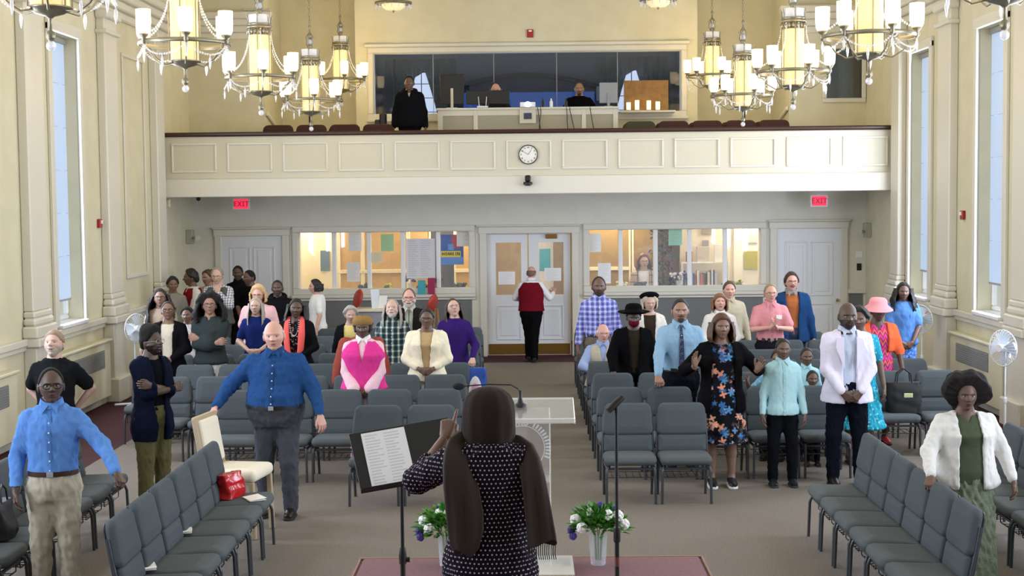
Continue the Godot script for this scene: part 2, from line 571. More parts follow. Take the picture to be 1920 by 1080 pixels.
func back_wall() -> void:
	var z := BZ
	var b := MB.new()
	# openings: left window, double door, right window; side doors are leaves on the wall
	var a := [[-6.6, -4.25], [-1.06, -0.8], [0.82, 1.12], [4.3, 6.6]]
	for s in a:
		b.bb(Vector3(s[0], -0.3, z), Vector3(s[1], LB - 0.33, z - 0.2))
	b.bb(Vector3(-4.25, -0.3, z), Vector3(-1.06, 1.18, z - 0.2))
	b.bb(Vector3(1.12, -0.3, z), Vector3(4.3, 1.18, z - 0.2))
	b.bb(Vector3(-4.25, 2.34, z), Vector3(-1.06, LB - 0.33, z - 0.2))
	b.bb(Vector3(1.12, 2.34, z), Vector3(4.3, LB - 0.33, z - 0.2))
	b.bb(Vector3(-0.8, 2.3, z), Vector3(0.82, LB - 0.33, z - 0.2))
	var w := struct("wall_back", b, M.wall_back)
	# grey wainscot panels
	var g := MB.new()
	for s in [[-4.3, -1.05], [1.1, 4.35], [-6.2, -5.85], [5.95, 6.2]]:
		g.bb(Vector3(s[0], 0.2, z), Vector3(s[1], 1.12, z + 0.015))
	part(w, "wainscot_panel", g, M.panel_grey)
	var sl := MB.new()
	for s in [[-4.4, -0.98], [1.02, 4.42]]:
		sl.bb(Vector3(s[0], 1.12, z - 0.2), Vector3(s[1], 1.18, z + 0.09), 0.012)
		sl.bb(Vector3(s[0], 1.07, z), Vector3(s[1], 1.12, z + 0.05), 0.012)
	part(w, "window_ledge", sl, M.trim)
	var rl := MB.new()
	rl.bb(Vector3(5.92, 1.12, z), Vector3(6.25, 1.2, z + 0.05), 0.01)
	rl.bb(Vector3(-6.25, 1.12, z), Vector3(-5.88, 1.2, z + 0.05), 0.01)
	part(w, "chair_rail", rl, M.trim)
	var bsb := MB.new()
	for s in [[-6.2, -5.85], [-4.4, -0.98], [1.02, 4.42], [5.95, 6.2]]:
		bsb.bb(Vector3(s[0], 0, z), Vector3(s[1], 0.2, z + 0.03), 0.006)
	struct("baseboard_back", bsb, M.trim)
	# casings
	var ca := MB.new()
	for s in [[-5.82, -4.44, 2.42], [4.48, 5.92, 2.46], [-0.9, 0.94, 2.42]]:
		for e in [0, 1]:
			var x0: float = s[e]
			var dx := 0.13 if e == 0 else -0.13
			ca.bb(Vector3(x0, 0, z), Vector3(x0 + dx, s[2], z + 0.05), 0.012)
		ca.bb(Vector3(s[0] - 0.02, s[2] - 0.13, z), Vector3(s[1] + 0.02, s[2], z + 0.055), 0.012)
		ca.bb(Vector3(s[0] - 0.04, s[2], z), Vector3(s[1] + 0.04, s[2] + 0.035, z + 0.09), 0.01)
	for s in [[-4.38, -0.98], [1.02, 4.42]]:
		frame_xy(ca, z + 0.02, s[0], s[1], 1.18, 2.46, 0.12, 0.05)
	var ct := struct("trim_1", ca, M.trim)
	# mullions and panes of the two inner windows
	for s in [[-4.25, -1.06, [-4.02, -3.61, -2.96, -2.33, -1.67]], [1.12, 4.3, [1.72, 2.37, 3.0, 3.66]]]:
		window_no += 1
		var wn := Node3D.new()
		wn.name = "window_%d" % window_no
		add_child(wn)
		wn.set_meta("kind", "structure")
		var xs: Array = s[2].duplicate()
		for x in s[2]:
			if x == -4.02:
				xs.erase(x)
				continue
			var mu := MB.new()
			mu.bb(Vector3(x - 0.04, 1.18, z - 0.13), Vector3(x + 0.04, 2.34, z - 0.05), 0.008)
			part(wn, "mullion", mu, M.frame_white)
		var all: Array = [s[0]] + xs + [s[1]]
		for k in all.size() - 1:
			var pn := MB.new()
			pn.bb(Vector3(all[k] + 0.02, 1.18, z - 0.095), Vector3(all[k + 1] - 0.02, 2.34, z - 0.09))
			part(wn, "pane", pn, M.glass)
	# side doors: leaves with four raised panels
	var no := 0
	for s in [[-5.69, -4.57, 2.29], [4.61, 5.79, 2.33]]:
		no += 1
		var dn := Node3D.new()
		dn.name = "door_%d" % no
		add_child(dn)
		dn.set_meta("kind", "structure")
		var lf := MB.new()
		lf.bb(Vector3(s[0], 0.02, z), Vector3(s[1], s[2], z + 0.012))
		part(dn, "leaf", lf, M.door_white)
		for k in 2:
			var x0: float = lerpf(s[0], s[1], 0.12 + 0.4 * k)
			var x1: float = lerpf(s[0], s[1], 0.48 + 0.4 * k)
			for r in [[0.25, 0.95], [1.08, 2.1]]:
				var pm := MB.new()
				door_panel(pm, x0, x1, r[0], r[1], z + 0.012)
				part(dn, "door_panel", pm, M.door_white)
		var kb := MB.new()
		kb.ball(Vector3(s[1] - 0.07, 1.0, z + 0.06), Vector3(0.03, 0.03, 0.03))
		kb.tube([Vector3(s[1] - 0.07, 1.0, z), Vector3(s[1] - 0.07, 1.0, z + 0.05)], 0.012)
		part(dn, "door_knob", kb, M.brass)
	# the glazed double door
	var dd := Node3D.new()
	dd.name = "door_3"
	add_child(dd)
	dd.set_meta("kind", "structure")
	for k in 2:
		var x0 := -0.77 if k == 0 else 0.012
		var x1 := -0.008 if k == 0 else 0.79
		var lf := MB.new()
		lf.bb(Vector3(x0, 0.02, z - 0.12), Vector3(x1, 1.14, z - 0.07))
		lf.bb(Vector3(x0, 2.12, z - 0.12), Vector3(x1, 2.3, z - 0.07))
		var g0 := -0.6 if k == 0 else 0.2
		var g1 := -0.13 if k == 0 else 0.66
		lf.bb(Vector3(x0, 1.14, z - 0.12), Vector3(g0, 2.12, z - 0.07))
		lf.bb(Vector3(g1, 1.14, z - 0.12), Vector3(x1, 2.12, z - 0.07))
		var le := part(dd, "door_leaf", lf, M.door_white)
		var pn := MB.new()
		pn.bb(Vector3(g0, 1.14, z - 0.1), Vector3(g1, 2.12, z - 0.095))
		part(le, "pane", pn, M.glass)
		var pm := MB.new()
		door_panel(pm, g0, g1, 0.3, 0.96, z - 0.07)
		part(le, "door_panel", pm, M.door_white)
		var kp := MB.new()
		kp.bb(Vector3(x0 + 0.02, 0.03, z - 0.072), Vector3(x1 - 0.02, 0.23, z - 0.06), 0.003)
		part(le, "kick_plate", kp, M.kick)
	var cl := MB.new()
	cl.bb(Vector3(0.33, 2.19, z - 0.07), Vector3(0.54, 2.27, z - 0.02), 0.006)
	part(dd, "door_closer", cl, M.kick)

func balcony() -> void:
	var b := MB.new()
	b.bb(Vector3(-WX, LB - 0.33, -28.7), Vector3(WX, LB, FZ - 0.02))
	b.bb(Vector3(-WX, LB, -28.7), Vector3(WX, LB + 0.18, -26.0))
	var f := struct("balcony_floor", b, M.white)
	var fr := MB.new()
	fr.bb(Vector3(-WX, 3.015, FZ - 0.12), Vector3(WX, 3.32, FZ + 0.05), 0.01)
	part(f, "fascia", fr, M.trim)
	fr = MB.new()
	fr.bb(Vector3(-WX, 3.32, FZ - 0.12), Vector3(WX, 4.04, FZ), 0.006)
	var fa := part(f, "balcony_front", fr, M.front)
	var pitch := 0.948
	for k in 13:
		var x := (k - 6) * pitch + 0.03
		var m := MB.new()
		frame_xy(m, FZ + 0.008, x - 0.385, x + 0.385, 3.43, 3.93, 0.035, 0.025)
		part(fa, "panel_moulding", m, M.trim)
	var rl := MB.new()
	rl.bb(Vector3(-WX, 4.04, FZ - 0.2), Vector3(WX, 4.11, FZ + 0.06), 0.02)
	part(f, "handrail", rl, M.rail_wood)
	# walls of the balcony: two enclosures, the recesses beside them and the control-room wall
	var w := MB.new()
	w.bb(Vector3(-WX, LB, BZ), Vector3(-4.83, CEIL, BZ - 1.9))
	w.bb(Vector3(4.83, LB, BZ), Vector3(WX, 4.72, BZ - 0.2))
	w.bb(Vector3(4.83, 5.62, BZ), Vector3(WX, CEIL, BZ - 0.2))
	w.bb(Vector3(4.83, 4.72, BZ), Vector3(5.52, 5.62, BZ - 0.2))
	w.bb(Vector3(6.3, 4.72, BZ), Vector3(WX, 5.62, BZ - 0.2))
	w.bb(Vector3(4.83, LB, BZ - 0.2), Vector3(4.95, CEIL, -28.6))
	w.bb(Vector3(-4.83, LB, -28.6), Vector3(-3.25, CEIL, -28.8))
	w.bb(Vector3(3.25, LB, -28.6), Vector3(4.95, CEIL, -28.8))
	var z := -27.6
	w.bb(Vector3(-3.25, LB, z), Vector3(3.25, 4.56, z - 0.2))
	w.bb(Vector3(-3.25, 5.71, z), Vector3(3.25, CEIL, z - 0.2))
	w.bb(Vector3(-3.25, 4.56, z), Vector3(-2.9, 5.71, z - 0.2))
	w.bb(Vector3(2.93, 4.56, z), Vector3(3.25, 5.71, z - 0.2))
	for e in [-1.0, 1.0]:
		w.bb(Vector3(e * 3.25, LB, z - 0.2), Vector3(e * 3.15, CEIL, -28.7))
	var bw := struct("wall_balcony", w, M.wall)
	var cor := MB.new()
	for e in [-1.0, 1.0]:
		for k in 4:
			cor.bb(Vector3(e * WX, 5.92 + k * 0.12, BZ), Vector3(e * (4.83 - 0.03 - 0.05 * k), 6.04 + k * 0.12, BZ + 0.05 + 0.05 * k), 0.015)
	part(bw, "cornice", cor, M.trim)
	for e in [-1.0, 1.0]:
		var st := MB.new()
		st.bar(Vector3(e * 4.8, 4.55, -26.75), Vector3(e * 4.8, 4.2, -28.55), 0.05, 0.07, 0.01)
		part(bw, "stair_rail", st, M.trim)
	var tr := MB.new()
	frame_xy(tr, z + 0.02, -3.02, 3.05, 4.46, 5.83, 0.11, 0.05)
	tr.bb(Vector3(-3.08, 5.83, z), Vector3(3.1, 5.89, z + 0.09), 0.01)
	tr.bb(Vector3(-3.05, 4.42, z), Vector3(3.08, 4.47, z + 0.08), 0.01)
	struct("trim_2", tr, M.trim)
	window_no += 1
	var wn := Node3D.new()
	wn.name = "window_%d" % window_no
	add_child(wn)
	wn.set_meta("kind", "structure")
	var xs := [-2.9, -1.78, -0.62, 0.58, 1.74, 2.93]
	for k in 5:
		var pn := MB.new()
		pn.bb(Vector3(xs[k] + 0.004, 4.56, z - 0.12), Vector3(xs[k + 1] - 0.004, 5.71, z - 0.112))
		part(wn, "pane", pn, M.dark_glass)
	for k in 4:
		var ml := MB.new()
		ml.bb(Vector3(xs[k + 1] - 0.006, 4.56, z - 0.125), Vector3(xs[k + 1] + 0.006, 5.71, z - 0.107))
		part(wn, "mullion", ml, M.grey_metal)
	# little window of the right enclosure
	window_no += 1
	var w2 := Node3D.new()
	w2.name = "window_%d" % window_no
	add_child(w2)
	w2.set_meta("kind", "structure")
	var t2 := MB.new()
	frame_xy(t2, BZ + 0.02, 5.44, 6.24, 4.64, 5.7, 0.08, 0.04)
	part(w2, "casing", t2, M.trim)
	var p2 := MB.new()
	p2.bb(Vector3(5.52, 4.72, BZ - 0.1), Vector3(6.3, 5.62, BZ - 0.09))
	part(w2, "pane", p2, M.dark_glass)
	# closing shell behind the glass and of the room behind the hall
	var sh := MB.new()
	sh.bb(Vector3(-WX, LB - 0.33, -31.2), Vector3(WX, CEIL, -31.5))
	sh.bb(Vector3(-WX, LB - 0.33, -28.7), Vector3(WX, LB, -31.3))
	var shm := struct("wall_control_room", sh, mat(rgb("4a5468"), 0.8))
	var sb := MB.new()
	sb.bb(Vector3(-WX, -0.3, -29.6), Vector3(WX, LB - 0.33, -29.8))
	struct("wall_narthex", sb, M.tan)

# padded cushion: rounded footprint w x d (x, z), from y0 to y1, softened edges
func cushion(m: MB, x: Transform3D, w: float, d: float, y0: float, y1: float, rc := 0.05, e := 0.025, taper := 0.0) -> void:
	var prof := [[e, y0], [e * 0.3, y0 + e * 0.3], [0.0, y0 + e], [0.0, y1 - e * 1.3], [e * 0.3, y1 - e * 0.5], [e, y1 - e * 0.12], [e * 3.0, y1 + 0.004]]
	var rows := []
	for p in prof:
		rows.append(rrect(x, w - 2.0 * p[0], d - 2.0 * p[0], maxf(rc - p[0], 0.006), p[1], taper))
	m.grid(rows, true, true, true)

func rrect(x: Transform3D, w: float, d: float, rc: float, y: float, taper := 0.0) -> PackedVector3Array:
	var row := PackedVector3Array()
	var cs := [[1, 1], [-1, 1], [-1, -1], [1, -1]]
	for q in 4:
		for k in 4:
			var a := PI / 2 * (q + k / 3.0)
			var px: float = cs[q][0] * (w / 2 - rc) + cos(a) * rc
			var pz: float = cs[q][1] * (d / 2 - rc) + sin(a) * rc
			px *= 1.0 - taper * smoothstep(0.0, d / 2, -pz)
			row.append(x * Vector3(px, y, pz))
	return row

var chair_src: Node3D
func make_chair(at: Vector3, turn: float, label: String, group: String) -> Node3D:
	if chair_src:
		return copy_of(chair_src, at, turn, label, group)
	var t := thing("church_chair", label, "chair", at, turn, group)
	var s := MB.new()
	cushion(s, Transform3D(Basis(Vector3.RIGHT, deg_to_rad(-2.0)), Vector3(0, 0.365, 0.01)), 0.505, 0.47, 0.0, 0.095, 0.07, 0.035)
	part(t, "seat", s, M.fabric)
	# back: footprint lies in the tilted plane, thickness towards +z; -z of the footprint is up
	var tilt := Transform3D(Basis(Vector3.RIGHT, deg_to_rad(90.0 - 11.0)), Vector3(0, 0.52, -0.215))
	var lo := MB.new()
	cushion(lo, tilt, 0.475, 0.17, -0.01, 0.05, 0.02, 0.018)
	part(t, "lumbar_pad", lo, M.fabric_back)
	var up := MB.new()
	cushion(up, tilt * Transform3D(Basis(), Vector3(0, 0, -0.235)), 0.5, 0.32, -0.015, 0.062, 0.06, 0.028, 0.1)
	part(t, "backrest", up, M.fabric_back)
	var shell := MB.new()
	cushion(shell, tilt * Transform3D(Basis(), Vector3(0, 0, -0.16)), 0.47, 0.44, -0.03, -0.008, 0.05, 0.01, 0.08)
	part(t, "back_shell", shell, M.gun)
	for e in [-1.0, 1.0]:
		var fl := MB.new()
		fl.tube([Vector3(e * 0.205, 0.36, 0.17), Vector3(e * 0.228, 0.345, 0.2), Vector3(e * 0.232, 0.3, 0.215), Vector3(e * 0.236, 0.0, 0.225)], 0.0135, 8)
		part(t, "leg", fl, M.gun)
		var rl := MB.new()
		rl.tube([Vector3(e * 0.236, 0.0, -0.25), Vector3(e * 0.24, 0.3, -0.205), Vector3(e * 0.245, 0.45, -0.2), Vector3(e * 0.242, 0.66, -0.245), Vector3(e * 0.235, 0.8, -0.272)], 0.0135, 8)
		part(t, "leg", rl, M.gun)
	var fr := MB.new()
	for e in [-1.0, 1.0]:
		fr.bar(Vector3(e * 0.225, 0.34, 0.19), Vector3(e * 0.235, 0.335, -0.2), 0.02, 0.025, 0.004)
	fr.bar(Vector3(-0.23, 0.335, 0.18), Vector3(0.23, 0.335, 0.18), 0.02, 0.025, 0.004)
	fr.bar(Vector3(-0.24, 0.335, -0.19), Vector3(0.24, 0.335, -0.19), 0.02, 0.025, 0.004)
	part(t, "seat_frame", fr, M.gun)
	var bk := MB.new()
	for k in 6:
		bk.bar(Vector3(-0.17 + k * 0.068, 0.24, 0.14), Vector3(-0.17 + k * 0.068, 0.24, -0.16), 0.006, 0.006)
	bk.bar(Vector3(-0.22, 0.245, 0.14), Vector3(0.22, 0.245, 0.14), 0.007, 0.007)
	bk.bar(Vector3(-0.22, 0.245, -0.16), Vector3(0.22, 0.245, -0.16), 0.007, 0.007)
	for e in [-1.0, 1.0]:
		bk.bar(Vector3(e * 0.22, 0.245, 0.14), Vector3(e * 0.23, 0.335, 0.14), 0.007, 0.007)
		bk.bar(Vector3(e * 0.22, 0.245, -0.16), Vector3(e * 0.23, 0.335, -0.17), 0.007, 0.007)
	part(t, "book_rack", bk, M.gun)
	chair_src = t
	return t

const ORD := ["first", "second", "third", "fourth", "fifth", "sixth", "seventh", "eighth", "ninth", "tenth", "eleventh", "twelfth", "thirteenth", "fourteenth", "fifteenth", "sixteenth"]
const ROWZ := [-14.2, -15.4, -16.65, -17.87, -19.08, -20.3, -21.5, -22.75]

func chairs() -> void:
	for sd in [-1.0, 1.0]:
		var side := "left" if sd < 0 else "right"
		var counts := [2, 5, 7, 8, 8, 8, 8, 7] if sd < 0 else [2, 5, 8, 8, 8, 8, 7, 6]
		for k in 8:
			for j in counts[k]:
				make_chair(Vector3(sd * (0.97 + j * 0.533), 0, ROWZ[k] + 0.29), 0.0,
					"grey padded chair facing the chancel, %s block, %s row from front, %s from centre aisle" % [side, ORD[k], ORD[j]], "chairs in the %s centre block" % side)
	# rows at the sides that face the middle
	for r in [[-1.0, 2.72, -11.95, 6, "inner"], [-1.0, 4.22, -12.85, 8, "outer"], [1.0, 2.92, -12.1, 6, "inner"], [1.0, 4.3, -12.6, 7, "outer"]]:
		var sd: float = r[0]
		for j in r[3]:
			make_chair(Vector3(sd * (r[1] - 0.29), 0, r[2] + j * 0.533), -sd * PI / 2,
				"grey padded chair facing sideways, %s %s side row, %s from its far end" % [r[4], "left" if sd < 0 else "right", ORD[j]], "chairs in the %s %s side row" % [r[4], "left" if sd < 0 else "right"])

var chand_src: Node3D
func chandelier(at: Vector3, label: String) -> void:
	var c: Node3D
	if chand_src:
		c = copy_of(chand_src, at, 0.0, label, "")
	else:
		c = thing("chandelier", label, "chandelier", at, 0.0, "glass lantern chandeliers")
		chand_src = c
		var st := MB.new()
		st.lathe([Vector2(0.012, 0.78), Vector2(0.03, 0.8), Vector2(0.045, 0.84), Vector2(0.02, 0.88), Vector2(0.018, 0.93), Vector2(0.03, 0.96), Vector2(0.05, 1.0), Vector2(0.03, 1.03), Vector2(0.012, 1.06), Vector2(0.012, 1.12), Vector2(0.025, 1.14), Vector2(0.01, 1.18)], 10)
		for k in 4:
			var a := TAU * k / 4 + 0.4
			var dv := Vector3(cos(a), 0, sin(a))
			st.tube([dv * 0.02 + Vector3(0, 0.83, 0), dv * 0.06 + Vector3(0, 0.87, 0), dv * 0.05 + Vector3(0, 0.95, 0), dv * 0.075 + Vector3(0, 0.99, 0)], 0.006, 5)
		part(c, "stem", st, M.pewter)
		var gb := MB.new()
		gb.ball(Vector3(0, 0.905, 0), Vector3(0.045, 0.045, 0.045), 12, 8)
		part(c, "glass_ball", gb, M.crystal)
		var ch := MB.new()
		for k in 22:
			var rx := Vector3(0.014, 0.0, 0.0) if k % 2 == 0 else Vector3(0.0, 0.0, 0.014)
			var y := 1.19 + k * 0.055
			ch.tube([Vector3(0, y, 0) , Vector3(0, y + 0.015, 0) + rx, Vector3(0, y + 0.05, 0) + rx, Vector3(0, y + 0.066, 0), Vector3(0, y + 0.05, 0) - rx, Vector3(0, y + 0.015, 0) - rx, Vector3(0, y, 0)], 0.004, 5)
		part(c, "chain", ch, M.pewter)
		# crown of glass plates, collar and lantern
		for k in 6:
			var a := TAU * k / 6
			var pl := MB.new()
			pl.obox(Transform3D(Basis(Vector3.UP, -a), Vector3(cos(a), 0, sin(a)) * 0.125 + Vector3(0, 0.73, 0)), Vector3(0.006, 0.12, 0.12), 0.002)
			part(c, "crown_plate", pl, M.crystal)
			var a2 := a + TAU / 12
			var d2 := Vector3(cos(a2), 0, sin(a2))
			var br := MB.new()
			br.tube([d2 * 0.155 + Vector3(0, -0.17, 0), d2 * 0.155 + Vector3(0, 0.66, 0), d2 * 0.15 + Vector3(0, 0.72, 0), d2 * 0.17 + Vector3(0, 0.79, 0)], 0.007, 6)
			part(c, "lantern_bar", br, M.pewter)
		var cl := MB.new()
		cl.lathe([Vector2(0.15, 0.62), Vector2(0.162, 0.625), Vector2(0.162, 0.645), Vector2(0.15, 0.65), Vector2(0.15, 0.66), Vector2(0.16, 0.67), Vector2(0.15, 0.68)], 18, Transform3D(), false)
		cl.lathe([Vector2(0.145, 0.53), Vector2(0.156, 0.535), Vector2(0.145, 0.54)], 18, Transform3D(), false)
		for k in 18:
			var a := TAU * k / 18
			cl.ball(Vector3(cos(a) * 0.15, 0.58, sin(a) * 0.15), Vector3(0.02, 0.03, 0.02), 6, 4)
		part(c, "collar", cl, M.pewter)
		var ln := MB.new()
		ln.lathe([Vector2(0.13, -0.17), Vector2(0.135, -0.16), Vector2(0.135, 0.53), Vector2(0.13, 0.54)], 20)
		part(c, "lantern_glass", ln, M.tube_glow)
		var rg := MB.new()
		rg.lathe([Vector2(0.44, -0.02), Vector2(0.45, -0.02), Vector2(0.455, 0.0), Vector2(0.45, 0.022), Vector2(0.44, 0.022), Vector2(0.436, 0.0), Vector2(0.44, -0.02)], 36, Transform3D(), false)
		part(c, "hoop", rg, M.pewter)
		var bw := MB.new()
		bw.lathe([Vector2(0.15, -0.165), Vector2(0.16, -0.18), Vector2(0.1, -0.215), Vector2(0.03, -0.235), Vector2(0.014, -0.25), Vector2(0.01, -0.33), Vector2(0.03, -0.345), Vector2(0.034, -0.38), Vector2(0.02, -0.4), Vector2(0.004, -0.41)], 18)
		part(c, "bowl", bw, M.pewter)
		var fb := MB.new()
		fb.ball(Vector3(0, -0.44, 0), Vector3(0.036, 0.036, 0.036), 8, 6)
		part(c, "finial_ball", fb, M.crystal)
		var shade := MB.new()
		shade.lathe([Vector2(0.02, 0.06), Vector2(0.05, 0.07), Vector2(0.066, 0.1), Vector2(0.072, 0.18), Vector2(0.072, 0.3), Vector2(0.068, 0.3), Vector2(0.066, 0.18), Vector2(0.05, 0.1)], 16, Transform3D(), false)
		var sm := shade.mesh()
		var cup := MB.new()
		cup.lathe([Vector2(0.012, -0.03), Vector2(0.03, 0.0), Vector2(0.022, 0.03), Vector2(0.045, 0.055), Vector2(0.048, 0.068), Vector2(0.02, 0.06)], 12)
		var cm := cup.mesh()
		var drop := MB.new()
		drop.lathe([Vector2(0.002, 0.0), Vector2(0.006, -0.012), Vector2(0.003, -0.02), Vector2(0.012, -0.045), Vector2(0.014, -0.075), Vector2(0.007, -0.12), Vector2(0.001, -0.14)], 6)
		var dm := drop.mesh()
		for k in 6:
			var a := TAU * k / 6 + 0.26
			var d := Vector3(cos(a), 0, sin(a))
			var q := d * 0.45
			var ar := MB.new()
			ar.tube([d * 0.12 + Vector3(0, -0.19, 0), d * 0.22 + Vector3(0, -0.21, 0), d * 0.32 + Vector3(0, -0.15, 0), d * 0.38 + Vector3(0, -0.07, 0), d * 0.43 + Vector3(0, -0.06, 0), q + Vector3(0, -0.02, 0)], 0.009, 6)
			part(c, "arm", ar, M.pewter)
			var cp := part(c, "candle_cup", cm, M.pewter, q)
			part(c, "lamp_shade", sm, M.shade_glow, q)
			var sw := MB.new()
			var pts := []
			var a2 := a + TAU / 6
			for i in 11:
				var u := i / 10.0
				var p := q.lerp(Vector3(cos(a2), 0, sin(a2)) * 0.45, u).normalized() * 0.45
				pts.append(p + Vector3(0, -0.03 - 0.11 * 4.0 * u * (1.0 - u), 0))
			for i in 10:
				for z in 2:
					sw.ball(pts[i].lerp(pts[i + 1], z * 0.5), Vector3(0.011, 0.011, 0.011), 5, 3)
			part(c, "bead_swag", sw, M.crystal)
			var s2 := MB.new()
			for i in 24:
				var u := i / 23.0
				var rr := 0.155 + (0.43 - 0.155) * pow(u, 2.2)
				s2.ball(d * rr + Vector3(0, 0.6 - 0.62 * u + 0.1 * pow(u, 6.0), 0), Vector3(0.01, 0.014, 0.01), 5, 3)
			part(c, "bead_strand", s2, M.crystal)
			for j in 2:
				var a3 := a + TAU / 12 * j
				var e3 := Vector3(cos(a3), 0, sin(a3)) * 0.45
				part(c, "crystal_drop", dm, M.crystal, e3 + Vector3(0, -0.03 if j == 0 else -0.14, 0))
	for k in 6:
		var a := TAU * k / 6 + 0.26
		var o := OmniLight3D.new()
		o.name = "shade_light"
		o.light_color = rgb("ffdb90")
		o.light_energy = LAMP_E
		o.light_size = 0.05
		o.omni_range = 40.0
		o.omni_attenuation = 2.0
		o.shadow_enabled = true
		add_child(o, true)
		o.position = at + Vector3(cos(a) * 0.45, 0.19, sin(a) * 0.45)
const LAMP_E := 0.14

func chandeliers() -> void:
	var where := ["nearest, cut off by the top corner", "second from the photographer", "third from the photographer, before the balcony", "fourth from the photographer, before the balcony rail", "farthest, hanging highest over the balcony"]
	for sd in [-1.0, 1.0]:
		var zs := [-10.27, -14.3, -18.35, -22.6, -26.35]
		for k in 5:
			var y := 4.5 if k < 4 else 5.12
			if k == 3:
				y = 4.5
			chandelier(Vector3(sd * 3.37, y, zs[k]), "%s chandelier with lit shades, %s" % ["left" if sd < 0 else "right", where[k]])

